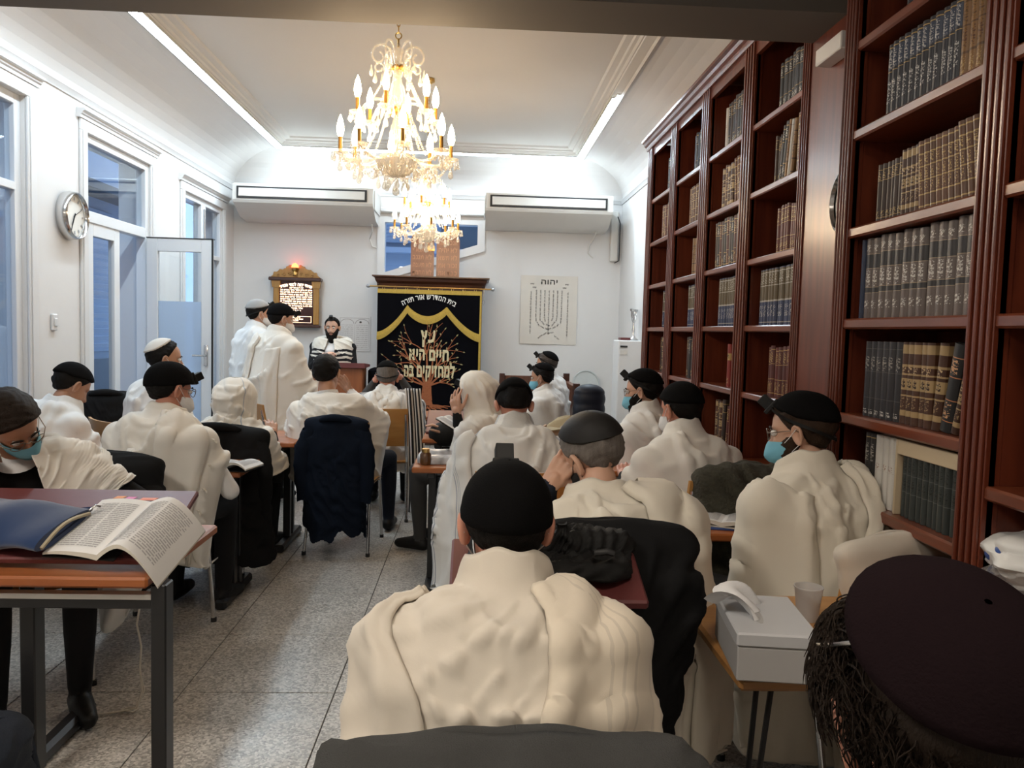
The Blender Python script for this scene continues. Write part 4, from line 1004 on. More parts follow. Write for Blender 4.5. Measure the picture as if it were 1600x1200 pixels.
ribbon([(TX - .005, .50), (TX + .002, .56), (TX, .66), (TX + .005, .76)], .075, .05); ribbon([(TX - .06, .50), (TX - .03, .59), (TX - .01, .66)], .02, .02); ribbon([(TX + .06, .50), (TX + .03, .59), (TX + .01, .66)], .02, .02)
leaves = []
def branch(x, y, ang, ln, wd, depth):
    pts = [(x, y)]; a = ang
    for k in range(5):
        a += rt.uniform(-.22, .22); x += math.cos(a) * ln / 5; y += math.sin(a) * ln / 5; pts.append((x, y))
    ribbon(pts, wd, wd * .55, .008)
    leaves.append((x, y, a)); leaves.append((pts[3][0], pts[3][1], a + .9))
    if depth:
        for s in (-1, 1): branch(pts[3][0], pts[3][1], a + s * rt.uniform(.35, .7), ln * .6, wd * .55, depth - 1)
for ang, ln in ((.45, .24), (.75, .33), (1.05, .45), (1.35, .58), (1.62, .66), (1.85, .56), (2.1, .46), (2.45, .34), (2.7, .24)):
    branch(TX + .03 * math.cos(ang), .74, ang, ln * .95, .012, 2)
for k in range(11):
    a = -math.pi * (.06 + .088 * k); x, y = TX + .07 * math.cos(a), .505 + .02 * math.sin(a); pts = [(x, y)]
    for j in range(7):
        a2 = a + .5 * math.sin(j * 1.9 + k); x += math.cos(a2) * .034; y += math.sin(a2) * .010; pts.append((x, y))
    ribbon(pts, .012, .004)
obj('embroidered_tree', m_, 'tree_thread', cur)
m_ = MB()
for x, y, a in leaves:
    if y > 1.46: continue
    l = rt.uniform(.03, .045); c, s = math.cos(a), math.sin(a)
    m_.add([on_c(x, y, .0095), on_c(x + c * l * .5 - s * .008, y + s * l * .5 + c * .008, .0095), on_c(x + c * l, y + s * l, .0095), on_c(x + c * l * .5 + s * .008, y + s * l * .5 - c * .008, .0095)], [(0, 1, 2, 3)])
tag(obj('embroidered_leaves', m_, 'leaf_thread', cur), kind='stuff')
m_ = MB()
for k, (s, wd) in enumerate((('לעילוי נשמת', .24), ('תהא נשמתם צרורה', .32), ('בצרור החיים לעד', .30), ('אמן כן יהי רצון', .27), ('תנצבה', .14))):
    text_mb(m_, s, .026, lambda u, v, k=k: on_c(u - .02, .37 - k * .046 + v, .009), 0, wd)
tag(obj('dedication_lettering', m_, 'gold_thread', cur), kind='stuff')

# tablets of the law on top
wood('tablet_wood', (0.26, 0.11, 0.06), (0.33, 0.15, 0.085), rough=.5, axis=2)
mat('tablet_letter', (0.55, 0.27, 0.15), rough=.4); 
tb = thing('law_tablets', 'pair of brown wooden law tablets standing on the ark', 'tablets', (-.5, 9.80, 2.06))
TXT = [('אנכי יהוה', 'לא יהיה', 'לא תשא', 'זכור את', 'כבד את'), ('לא תרצח', 'לא תנאף', 'לא תגנב', 'לא תענה', 'לא תחמד')]
for side, (xa, xb) in enumerate(((-.485, -.205), (-.795, -.515))):
    poly = [(xa, 2.061), (xb, 2.061), (xb, 2.50)] + [((xa + xb) / 2 + (xb - xa) / 2 * math.cos(t), 2.50 + .12 * math.sin(t)) for t in np.linspace(.2, math.pi - .2, 9)] + [(xa, 2.50)]
    m_ = MB(); m_.prism(poly, 1, 9.78, 9.83); tbo = obj('tablet', m_, 'tablet_wood', tb); PM[tbo.name] = PM[tb.name]
    m_ = MB()
    for k, s in enumerate(TXT[side]): text_mb(m_, s, .047, lambda u, v, k=k: ((xa + xb) / 2 + u, 9.7785, 2.455 - k * .092 + v), 1, .235)
    tag(obj('lettering', m_, 'tablet_letter', tbo), kind='stuff')
m_ = MB(); m_.box((-.60, 9.765, 2.375), (-.505, 9.779, 2.435), bev=.003); obj('brass_plate', m_, 'brass', tb)

# white cabinet with a menorah in the right corner, round tray on the wall
cb = thing('white_cabinet', 'slim white appliance standing past the far end of the bookcase', 'cabinet', (1.72, 8.9, 0))
m_ = MB(); m_.box((1.60, 8.75, 0), (1.865, 9.1, 1.36), bev=.01); obj('body', m_, 'white_gloss', cb)
m_ = MB(); m_.box((1.62, 8.742, 1.28), (1.70, 8.752, 1.30)); obj('slot', m_, 'black_plastic', cb)
m_ = MB(); m_.box((1.62, 8.742, 1.20), (1.70, 8.752, 1.25)); obj('display', m_, 'ac_plastic', cb)
m_ = MB(); m_.box((1.63, 8.80, 1.361), (1.74, 8.95, 1.39), bev=.004); tag(obj('red_box', m_, 'maroon_board'), 'small red and white box on top of the white appliance', 'box')
mn = thing('menorah', 'silver branched menorah standing on the white appliance', 'menorah', (1.79, 8.9, 1.361))
m_ = MB(); m_.lathe([(.055, 0), (.06, .01), (.03, .03), (.012, .06), (.018, .12), (.01, .16), (.012, .30)], 14, T=Matrix.Translation((1.79, 8.9, 1.361))); obj('stem', m_, 'chrome', mn, smooth=50)
for k in (1, 2, 3):
    r_ = .035 * k * 1.15
    m_ = MB(); m_.tube([(1.79 + r_ * math.cos(t) * .45, 8.9 + r_ * math.cos(t), 1.66 + .0 - r_ * math.sin(t) + .02) for t in np.linspace(0, math.pi, 15)], .006, 6)
    for s in (-1, 1): m_.lathe([(.004, 0), (.014, .012), (.016, .03), (.012, .032)], 8, T=Matrix.Translation((1.79 + s * r_ * .45, 8.9 + s * r_, 1.68)))
    obj('branch', m_, 'chrome', mn, smooth=60)
mat('tray_grey', (0.62, 0.66, 0.66), rough=.35)
tr = thing('round_fan', 'round pale disc with a raised rim leaning on the back wall', 'fan', (1.45, 10.2, .60))
T_ = Matrix.Translation((1.46, 10.26, .775)) @ Matrix.Rotation(math.pi / 2 + .05, 4, 'X')
m_ = MB(); m_.lathe([(0, .02), (.155, .02), (.165, .03), (.175, .03), (.178, .015), (.17, 0), (0, 0)], 32, T=T_); obj('disc', m_, 'tray_grey', tr, smooth=40)
m_ = MB(); m_.tube([(1.46, 10.25, .62), (1.46, 10.25, .05)], .02, 10); obj('post', m_, 'white_gloss', tr, smooth=60)
m_ = MB(); m_.lathe([(0, .03), (.12, .02), (.14, 0), (0, 0)], 20, T=Matrix.Translation((1.46, 10.13, 0))); obj('base', m_, 'white_gloss', tr, smooth=40)
# ------------------------------------------------------------------ crystal chandeliers
glassy('crystal', (0.97, 0.95, 0.9), gloss=0.45, rough=0.04, diffuse=0.22, dcol=(0.95, 0.90, 0.80))
glassy('crystal_bowl', (0.85, 0.84, 0.82), gloss=0.5, rough=0.12, diffuse=0.55, dcol=(0.42, 0.41, 0.39))
mat('candle_gold', (0.50, 0.27, 0.06), rough=.35, metal=.6, var=.1)
emission('bulb_glow', (1.0, 0.74, 0.46), BULB_POWER)
mat('bulb_backlit', (0.85, 0.80, 0.74), rough=.3, emit=(1, .8, .6), estr=.5)  # unlit bulb; faint glow stands in for light shining through it
def drop_mesh(l=.045, r=.011):
    m_ = MB(); m_.lathe([(.001, 0), (.003, -.006), (.004, -.012), (.002, -.014), (r * .55, -.024), (r, -.014 - l * .68), (r * .8, -.014 - l * .88), (.001, -.014 - l)], 8); return m_
def make_chandelier(x, y, z_chain_top, dz, label, unlit):
    """built round a vertical axis; z values are heights of the first chandelier above the floor"""
    t = thing('chandelier', label, 'chandelier', (x, y, 2.09 + dz), 0, 'crystal chandeliers')
    Z = lambda z: z - 2.09                       # local height
    L_ = dict(world=False)
    m_ = MB(); zz = Z(2.905)
    m_.tube([(0, 0, Z(2.86)), (0, 0, Z(2.90))], .006, 8); k = 0
    m_.tube([(.016 * math.cos(a), 0, zz + .012 + .016 * math.sin(a)) for a in np.linspace(0, 6.283, 13)[:-1]], .0035, 6, closed=True); zz += .03
    while zz < z_chain_top - 2.09 - dz - .02:
        ax = k % 2
        m_.tube([((.008 * math.cos(a), 0) if ax else (0, .008 * math.cos(a))) + (zz + .016 + .018 * math.sin(a),) for a in np.linspace(0, 6.283, 11)[:-1]], .0024, 5, closed=True); zz += .028; k += 1
    obj('chain', m_, 'brass', t, smooth=60, **L_)
    m_ = MB(); m_.lathe([(.045, z_chain_top - 2.09 - dz), (.05, z_chain_top - 2.09 - dz - .03), (.01, z_chain_top - 2.09 - dz - .05)], 16); obj('ceiling_rose', m_, 'brass', t, smooth=50, **L_)
    # turned glass stem with gilt balls
    m_ = MB(); m_.lathe([(.006, Z(2.88)), (.016, Z(2.86)), (.02, Z(2.83)), (.010, Z(2.80)), (.024, Z(2.77)), (.024, Z(2.72)), (.012, Z(2.70)), (.035, Z(2.66)), (.045, Z(2.62)), (.05, Z(2.58)), (.03, Z(2.56)), (.02, Z(2.50)), (.032, Z(2.44)), (.035, Z(2.38)), (.02, Z(2.32)), (.05, Z(2.29))], 14)
    obj('stem', m_, 'crystal', t, smooth=60, **L_)
    for zb, rr in ((2.755, .04), (2.535, .055)):
        for k in range(6):
            a = 2 * math.pi * k / 6 + .3; m_ = MB(); m_.ball((rr * .62 * math.cos(a), rr * .62 * math.sin(a), Z(zb)), rr * .36, 8, 6); obj('gilt_ball', m_, 'candle_gold', t, smooth=180, **L_)
    # bottom bowl, pendant ball
    m_ = MB(); m_.lathe([(.10, Z(2.292)), (.105, Z(2.285)), (.104, Z(2.275)), (.09, Z(2.245)), (.065, Z(2.22)), (.03, Z(2.205)), (.012, Z(2.20))], 32); obj('bowl', m_, 'crystal_bowl', t, smooth=40, **L_)
    for k in range(24):
        pass
    m_ = MB()
    for k in range(32):
        a = 2 * math.pi * k / 32
        m_.tube([(.1055 * math.cos(a), .1055 * math.sin(a), Z(2.285)), (.091 * math.cos(a), .091 * math.sin(a), Z(2.245)), (.066 * math.cos(a), .066 * math.sin(a), Z(2.22)), (.03 * math.cos(a), .03 * math.sin(a), Z(2.205))], .0022, 4)
    tag(obj('bowl_ribs', m_, 'crystal', t, smooth=60, **L_), kind='stuff')
    m_ = MB(); m_.lathe([(.003, Z(2.20)), (.012, Z(2.185)), (.003, Z(2.17)), (.004, Z(2.15))], 8); m_.ball((0, 0, Z(2.128)), .020, 12, 8); obj('pendant_ball', m_, 'crystal', t, smooth=60, **L_)
    # crown of glass scrolls
    scroll = None
    for k in range(6):
        a = 2 * math.pi * k / 6 + .12
        if scroll is None:
            pts = []
            for u in np.linspace(0, 1, 26):
                th = math.pi * (1.0 - 2.35 * u); rr = .052 * (1 - .62 * u)
                pts.append((.085 + rr * math.cos(th) + .018 * u, 0, .085 + rr * math.sin(th) * 1.1 - .01 * u))
            pts = [(.018, 0, -.01), (.025, 0, .04)] + pts
            m_ = MB(); m_.tube(pts, [.0055] * len(pts), 7)
            pts = [(.095 + .028 * (1 - .5 * u) * math.cos(math.pi * (1.2 - 2.2 * u)), 0, .015 + .028 * (1 - .5 * u) * math.sin(math.pi * (1.2 - 2.2 * u))) for u in np.linspace(0, 1, 16)]
            m_.tube(pts, .0045, 6)
            scroll = obj('crown_scroll', m_, 'crystal', t, smooth=60, **L_)
        s_ = scroll if k == 0 else child(scroll, t)
        s_.location = (0, 0, Z(2.735)); s_.rotation_euler = (0, 0, a)
    dm = drop_mesh(); drop = obj('crystal_drop', dm, 'crystal', t, smooth=60, **L_); used = [False]
    def put_drop(px, py, pz, sc=1.0):
        d = drop if not used[0] else child(drop, t)
        used[0] = True; d.location = (px, py, pz); d.scale = (sc, sc, sc)
    for k in range(6):
        a = 2 * math.pi * k / 6 + .12
        put_drop(.115 * math.cos(a), .115 * math.sin(a), Z(2.735), 1.1); put_drop(.135 * math.cos(a + .1), .135 * math.sin(a + .1), Z(2.76), 1.0)
    # arms: each with drip pan, gilt sleeve, bulb
    src = {}
    def arm(a, rad, zroot, zpan, ztip, lit, tier):
        key = tier
        if key not in src:
            pts = []
            n = 14
            for u in np.linspace(0, 1, n):
                rr = .03 + (rad - .03) * u
                dip = -.055 * math.sin(math.pi * min(1, u * 1.0)) if tier == 'low' else .045 * math.sin(math.pi * u)
                zz = zroot + (zpan - zroot) * u ** 1.5 + dip
                pts.append((rr, 0, zz))
            m_ = MB(); m_.tube(pts, .0075, 7)
            A = obj('arm', m_, 'crystal', t, smooth=60, **L_)
            PM[A.name] = Matrix.Identity(4)
            m_ = MB(); m_.lathe([(.008, zpan - .012), (.018, zpan - .004), (.036, zpan + .002), (.042, zpan + .012), (.040, zpan + .013), (.03, zpan + .007), (.008, zpan + .006)], 14, T=Matrix.Translation((rad, 0, 0))); pan = obj('drip_pan', m_, 'crystal', A, smooth=60, **L_)
            m_ = MB(); m_.lathe([(.009, zpan + .004), (.0105, zpan + .012), (.0095, zpan + .075), (.012, zpan + .08), (.009, zpan + .082)], 10, T=Matrix.Translation((rad, 0, 0))); slv = obj('candle_sleeve', m_, 'candle_gold', A, smooth=40, **L_)
            zb = zpan + .08
            m_ = MB(); m_.lathe([(.008, zb), (.014, zb + .012), (.0185, zb + .032), (.0175, zb + .055), (.011, zb + .085), (.004, zb + .103), (.0008, zb + .112)], 12, T=Matrix.Translation((rad, 0, 0))); blb = obj('bulb', m_, 'bulb_glow', A, smooth=180, **L_)
            m_ = MB()
            for q in range(8):
                b_ = 2 * math.pi * q / 8; m_.add(*drop_verts(rad + .040 * math.cos(b_), .040 * math.sin(b_), zpan + .004))
            prm = obj('pan_drops', m_, 'crystal', A, smooth=60, **L_); tag(prm, kind='stuff')
            src[key] = A
        else:
            A = copy_tree(src[key], t)
        A.rotation_euler = (0, 0, a)
        if not lit:
            for c in A.children:
                if c.name.startswith('bulb'):
                    c.data = c.data.copy(); c.data.materials[0] = MATS['bulb_backlit']
        return A
    def drop_verts(px, py, pz):
        return [(x_ * .75 + px, y_ * .75 + py, z_ * .75 + pz) for x_, y_, z_ in dm.v], dm.f
    rot = .35
    for k in range(6): arm(rot + 2 * math.pi * k / 6, .205, Z(2.56), Z(2.50), 0, k not in unlit, 'high')
    for k in range(8): arm(.2 + 2 * math.pi * k / 8, .285, Z(2.34), Z(2.305), 0, True, 'low')
    # bead strands from the stem down to the arms and swags between the pans
    def strand(p, q, sag, r=.0058, step=.0135):
        m_ = MB(); p, q = Vector(p), Vector(q); n = max(4, int((p - q).length * 1.12 / step))
        for i in range(n + 1):
            u = i / n; c = p.lerp(q, u); c.z -= sag * 4 * u * (1 - u)
            m_.ball(c, r, 6, 4)
        return m_
    for k in range(8):
        a = .2 + 2 * math.pi * k / 8
        tag(obj('bead_strand', strand((.045 * math.cos(a), .045 * math.sin(a), Z(2.60)), (.15 * math.cos(a), .15 * math.sin(a), Z(2.33)), .012), 'crystal', t, smooth=180, **L_), kind='stuff')
        b_ = a + 2 * math.pi / 8
        tag(obj('bead_swag', strand((.28 * math.cos(a), .28 * math.sin(a), Z(2.30)), (.28 * math.cos(b_), .28 * math.sin(b_), Z(2.30)), .055), 'crystal', t, smooth=180, **L_), kind='stuff')
        c = (a + b_) / 2
        tag(obj('bead_swag', strand((.10 * math.cos(a), .10 * math.sin(a), Z(2.25)), (.22 * math.cos(a), .22 * math.sin(a), Z(2.27)), .05), 'crystal', t, smooth=180, **L_), kind='stuff')
        put_drop(.285 * math.cos(a), .285 * math.sin(a), Z(2.285), 1.25); put_drop(.20 * math.cos(c), .20 * math.sin(c), Z(2.245), 1.3)
        put_drop(.11 * math.cos(c), .11 * math.sin(c), Z(2.265), 1.1); put_drop(.06 * math.cos(a), .06 * math.sin(a), Z(2.205), 1.2)
    for k in range(6):
        a = rot + 2 * math.pi * k / 6
        put_drop(.205 * math.cos(a), .205 * math.sin(a), Z(2.475), 1.2); put_drop(.13 * math.cos(a + .5), .13 * math.sin(a + .5), Z(2.50), 1.1)
        tag(obj('bead_strand', strand((.03 * math.cos(a), .03 * math.sin(a), Z(2.78)), (.19 * math.cos(a), .19 * math.sin(a), Z(2.50)), .02), 'crystal', t, smooth=180, **L_), kind='stuff')
    return t
make_chandelier(-.425, 4.20, ZC, 0.0, 'large crystal chandelier with candle bulbs hanging nearest the viewer', {4})
make_chandelier(-.45, 7.20, ZC, 0.0, 'smaller looking crystal chandelier hanging farther back, in front of the ark', set())
# ------------------------------------------------------------------ tables
TZ = .70
def table(x0, x1, y0, y1, label, top='table_wood', rail=True, z=TZ):
    t = thing('study_table', label, 'table', ((x0 + x1) / 2, (y0 + y1) / 2, 0), 0, 'study tables')
    m_ = MB(); m_.box((x0, y0, z - .03), (x1, y1, z), bev=.006); obj('table_top', m_, top, t)
    for xx in (x0 + .10, x1 - .10):
        m_ = MB(); m_.box((xx - .022, (y0 + y1) / 2 - .07, .05), (xx + .022, (y0 + y1) / 2 - .02, z - .03), bev=.004); m_.box((xx - .022, (y0 + y1) / 2 + .02, .05), (xx + .022, (y0 + y1) / 2 + .07, z - .03), bev=.004); obj('leg', m_, 'black_metal', t)
        m_ = MB(); m_.box((xx - .03, y0 + .02, 0), (xx + .03, y1 - .02, .05), bev=.012); obj('foot', m_, 'black_metal', t)
        m_ = MB(); m_.box((xx - .02, y0 + .03, z - .065), (xx + .02, y1 - .03, z - .03), bev=.004); obj('top_bracket', m_, 'black_metal', t)
    if rail:
        m_ = MB(); m_.box((x0 + .10, (y0 + y1) / 2 - .012, z - .16), (x1 - .10, (y0 + y1) / 2 + .012, z - .09), bev=.003); obj('crossbar', m_, 'black_metal', t)
    return t
# nearest left table has straight front legs and a crossbar towards the viewer
def near_table():
    x0, x1, y0, y1 = -2.15, -.905, 2.24, 2.86
    t = thing('study_table', 'nearest left table with black legs, holding the large open book', 'table', ((x0 + x1) / 2, (y0 + y1) / 2, 0), 0, 'study tables')
    m_ = MB(); m_.box((x0, y0, TZ - .032), (x1, y1, TZ), bev=.007); obj('table_top', m_, 'table_wood', t)
    for xx in (x0 + .05, x1 + .015):
        m_ = MB(); m_.box((xx - .022, 2.28, .0), (xx + .022, 2.34, TZ - .033), bev=.004); obj('leg', m_, 'black_metal', t)
    for xx in (-1.36,):
        m_ = MB(); m_.box((xx - .03, 2.30, 0), (xx + .03, 2.86, .055), bev=.014); obj('foot', m_, 'black_metal', t)
        m_ = MB(); m_.box((xx + .035, 2.36, .05), (xx + .08, 2.42, TZ - .033), bev=.004); obj('leg', m_, 'black_metal', t)
    m_ = MB(); m_.box((x0 + .07, 2.29, .592), (x1 + .02, 2.32, .630), bev=.003); obj('crossbar', m_, 'black_metal', t)
    m_ = MB(); m_.box((x0 + .07, 2.284, .622), (x1 - .007, 2.318, .637)); obj('bar_strip', m_, 'ac_plastic', t)
    return t
near_table()
table(-2.50, -1.13, 3.90, 4.42, 'left table of the second row with a small open book at its corner')
table(-2.50, -1.09, 4.92, 5.50, 'left table of the third row, its corner beside the navy coat')
table(-.31, 1.12, 4.12, 4.66, 'right table with black pouch and glass jar at its left end')
table(-.33, 1.10, 5.22, 5.76, 'right table under the flat caps and books, behind the hooded man')
table(.05, 1.22, 2.83, 3.33, 'right table holding the open book on a blue folder')
table(-1.25, -.35, 6.55, 7.05, 'table in front of the man with raised hands')
table(-.05, .375, 1.53, 1.84, 'narrow stand with the maroon reading slope in front of the nearest seated man', rail=False)
# oak side table with hairpin legs
t = thing('side_table', 'small oak table with thin black wire legs holding the tissue box', 'table', (.95, 1.83, 0))
m_ = MB(); m_.box((.575, 1.60, .675), (1.235, 2.14, .705), bev=.008); obj('table_top', m_, 'oak_table', t)
for xx, yy, sx in ((.66, 1.68, 1), (.66, 2.06, 1), (1.15, 1.68, -1), (1.15, 2.06, -1)):
    m_ = MB(); m_.tube([(xx, yy - .04, .675), (xx - .05 * sx, yy - .01, .006), (xx - .05 * sx, yy + .01, .006), (xx, yy + .04, .675)], .0065, 7); m_.box((xx - .03, yy - .06, .669), (xx + .03, yy + .06, .675)); obj('wire_leg', m_, 'black_metal', t, smooth=50)

# slanted maroon reading stands
def reading_slope(name, x0, x1, yf, yb, zf, zb, label):
    t = thing(name, label, 'book stand', ((x0 + x1) / 2, (yf + yb) / 2, TZ))
    a = math.atan2(zb - zf, yb - yf); th = .022
    m_ = MB(); T_ = Matrix.Translation((0, yf, zf)) @ Matrix.Rotation(a, 4, 'X')
    m_.box((x0, 0, -th), (x1, math.hypot(yb - yf, zb - zf), 0), bev=.005, T=T_); obj('slope_board', m_, 'maroon_board', t)
    for xx in (x0 + .03, x1 - .05):
        m_ = MB(); m_.prism([(yf + .05, TZ + .001), (yb - .01, TZ + .001), (yb - .01, zb - .03), (yf + .05, zf - .012)], 0, xx, xx + .018); obj('side_support', m_, 'maroon_board', t)
    return t
reading_slope('reading_slope', -1.60, -.905, 2.30, 2.66, .735, .865, 'maroon slanted book stand on the nearest left table')
reading_slope('reading_slope', -.04, .372, 1.58, 1.80, .875, .945, 'maroon slanted book stand in front of the nearest seated man')
# lectern table of the rabbi
t = thing('lectern', 'reddish wooden lectern in front of the bearded man', 'lectern', (-1.55, 9.0, 0))
m_ = MB(); m_.box((-1.72, 8.85, 0), (-1.235, 9.22, .975), bev=.01); obj('body', m_, 'lectern_wood', t)
m_ = MB(); m_.prism([(8.80, .975), (9.26, .975), (9.26, 1.0), (8.80, 1.03)], 0, -1.76, -1.20); obj('sloped_top', m_, 'maroon_board', t)
m_ = MB(); m_.box((-1.19, 9.0, 0), (-.85, 9.45, .96), bev=.02); o = tag(obj('covered_table', m_, 'velvet_black'), 'low table under a black cloth between lectern and ark', 'table')

# ------------------------------------------------------------------ chairs (seat and back of orange plywood, chrome tube legs)
def make_chair(loc, rz, label, back='plywood', show=True):
    t = thing('chair', label, 'chair', loc, rz, 'chairs at the study tables')
    L_ = dict(world=False)
    m_ = MB(); n = 9
    m_.grid([[(-.20 + .40 * i / n, -.20 + .40 * j / 8, .445 - .012 * math.sin(math.pi * i / n) - (.02 * (j / 8) ** 6)) for i in range(n + 1)] for j in range(9)])
    m_.grid([[(-.20 + .40 * i / n, -.20 + .40 * j / 8, .430 - .012 * math.sin(math.pi * i / n) - (.02 * (j / 8) ** 6)) for i in range(n + 1)] for j in range(9)])
    m_.tube([(-.195, -.195, .437), (.195, -.195, .437)], .008, 6); obj('seat', m_, 'plywood', t, smooth=60, **L_)
    m_ = MB()
    def bk(i, j, d): 
        u = i / n; return (-.20 + .40 * u, -.225 - .03 * math.sin(math.pi * u) - .05 * (j / 8) - d, .56 + .28 * j / 8)
    m_.grid([[bk(i, j, 0) for i in range(n + 1)] for j in range(9)]); m_.grid([[bk(i, j, .014) for i in range(n + 1)] for j in range(9)])
    ring = [(i, 0) for i in range(n + 1)] + [(n, j) for j in range(1, 9)] + [(i, 8) for i in range(n - 1, -1, -1)] + [(0, j) for j in range(7, 0, -1)]
    m_.grid([[bk(i, j, 0) for i, j in ring], [bk(i, j, .014) for i, j in ring]], wrap=True)
    obj('backrest', m_, back, t, smooth=50, **L_)
    for sx in (-1, 1):
        m_ = MB(); m_.tube([(sx * .20, .20, .0), (sx * .185, .17, .40), (sx * .185, .13, .425), (sx * .185, -.17, .425), (sx * .19, -.20, .44), (sx * .185, -.252, .60), (sx * .185, -.285, .80)], .0105, 8); obj('side_frame', m_, 'chrome', t, smooth=60, **L_)
        m_ = MB(); m_.tube([(sx * .20, -.27, .0), (sx * .185, -.17, .425)], .0105, 8); obj('rear_leg', m_, 'chrome', t, smooth=60, **L_)
        for yy in (.20, -.27):
            m_ = MB(); m_.lathe([(.014, 0), (.014, .02), (.011, .022)], 8, T=Matrix.Translation((sx * .20, yy, 0))); obj('rubber_foot', m_, 'black_plastic', t, **L_)
    m_ = MB(); m_.tube([(-.185, -.02, .415), (.185, -.02, .415)], .008, 6); obj('cross_tube', m_, 'chrome', t, smooth=60, **L_)
    return t
# ------------------------------------------------------------------ people: materials
def skin(name, col):
    m = mat(name, col, rough=.5, var=.08, scale=14, bump=.04, bscale=220)
    b = m.node_tree.nodes['Principled BSDF']; b.inputs['Subsurface Weight'].default_value = .12; b.inputs['Subsurface Radius'].default_value = (.02, .008, .005); b.inputs['Subsurface Scale'].default_value = .3
    return m
skin('skin_light', (0.56, 0.33, 0.23)); skin('skin_mid', (0.46, 0.25, 0.16)); skin('skin_ruddy', (0.55, 0.25, 0.17)); skin('skin_dark', (0.36, 0.19, 0.12))
mat('lip', (0.35, 0.12, 0.09), rough=.5)
def hair_mat(name, col, var=.35):
    return mat(name, col, rough=.6, var=var, scale=30, stretch=(3, 3, .6), bump=.5, bscale=160, spec=.15)
hair_mat('hair_black', (0.007, 0.0058, 0.005)); hair_mat('hair_brown', (0.035, 0.020, 0.012)); hair_mat('hair_grey', (0.16, 0.14, 0.125), .5); hair_mat('hair_salt', (0.26, 0.24, 0.22), .5); hair_mat('hair_mix', (0.075, 0.062, 0.055), .6)
mat('cap_black', (0.0055, 0.0053, 0.0055), rough=.95, bump=.35, bscale=420, spec=.06)
mat('cap_satin', (0.012, 0.011, 0.0105), rough=.62, bump=.08, spec=.3)
mat('cap_white', (0.66, 0.64, 0.60), rough=.85, bump=.2, bscale=300); mat('cap_grey', (0.30, 0.30, 0.30), rough=.85, bump=.2, bscale=300)
mat('cap_purple', (0.011, 0.0065, 0.0075), rough=1.0, bump=.2, bscale=300, spec=.02)
mat('leather_black', (0.007, 0.007, 0.007), rough=.5, spec=.25)
mat('suit_black', (0.010, 0.010, 0.011), rough=.85, bump=.1, bscale=300, spec=.25); mat('suit_navy', (0.010, 0.014, 0.026), rough=.85, bump=.1, bscale=300, spec=.25); mat('suit_grey', (0.035, 0.034, 0.034), rough=.85, bump=.1, bscale=300)
mat('shirt_white', (0.70, 0.69, 0.68), rough=.8, bump=.08, bscale=200, var=.04); mat('shirt_blue', (0.42, 0.50, 0.62), rough=.8, bump=.08, bscale=200, var=.04)
mat('mask_blue', (0.17, 0.45, 0.58), rough=.75, var=.06); mat('mask_white', (0.72, 0.72, 0.72), rough=.75, var=.04); mat('mask_black', (0.012, 0.012, 0.012), rough=.7)
mat('eye_white', (0.7, 0.68, 0.65), rough=.2); mat('eye_iris', (0.03, 0.018, 0.01), rough=.1)
mat('glass_frame', (0.20, 0.16, 0.13), rough=.3, metal=.7)
CR = (0.74, 0.71, 0.65); WH = (0.76, 0.755, 0.735); BEI = (0.64, 0.58, 0.49); CRM = (0.71, 0.655, 0.55)
fabric('wool_white', WH); fabric('wool_cream', CR); fabric('wool_beige', BEI); fabric('wool_ivory', CRM); fabric('wool_cool', (0.72, 0.74, 0.75))
BK = (0.012, 0.012, 0.014)
fabric('wool_front', BEI, stripes=[])
fabric('panel_tone_stripes', (0.70, 0.62, 0.50), stripes=[(0, .48 + .075 * k, .50 + .075 * k, (0.60, 0.53, 0.43)) for k in range(3)] + [(0, .80, .835, (0.61, 0.54, 0.44))])
fabric('wool_blueline', CR, stripes=[(0, .655, .664, (0.36, 0.43, 0.52))])
fabric('wool_greystripe', (0.72, 0.71, 0.68), stripes=[(0, .20 + .034 * k, .216 + .034 * k, (0.30, 0.32, 0.35)) for k in range(3)] + [(0, .705, .722, (0.34, 0.37, 0.42)), (0, .745, .757, (0.42, 0.45, 0.48)), (0, .775, .783, (0.34, 0.37, 0.42))])
fabric('wool_blackstripe', (0.76, 0.75, 0.73), stripes=[(0, .02 + .045 * k, .043 + .045 * k, BK) for k in range(5)] + [(0, .765 + .036 * k, .785 + .036 * k, BK) for k in range(6)])
fabric('wool_stripe_full', (0.76, 0.75, 0.73), stripes=[(0, .05 + .19 * k, .155 + .19 * k, BK) for k in range(5)])
fabric('wool_rabbi', (0.68, 0.64, 0.56), stripes=[(1, .34 + .085 * k, .385 + .085 * k, BK) for k in range(8)])
fabric('collar_band', (0.60, 0.59, 0.56), bump=.5, weave=260)
fabric('fringe_wool', (0.70, 0.66, 0.58))

# ------------------------------------------------------------------ numeric helpers
def sstep(a, b, x):
    t = np.clip((x - a) / (b - a), 0, 1); return t * t * (3 - 2 * t)
def ridge(x, p=2.0): return (0.5 + 0.5 * np.cos(2 * np.pi * x)) ** p
class Wob:
    """smooth random field: a few random sine waves"""
    def __init__(s, seed, f=4.0, n=6, dim=3):
        r = np.random.RandomState(seed); s.k = r.normal(size=(n, dim)) * f; s.p = r.uniform(0, 6.28, n); s.n = n
    def __call__(s, P):
        return np.sin(np.einsum('...d,nd->...n', P, s.k) + s.p).sum(-1) / math.sqrt(s.n)

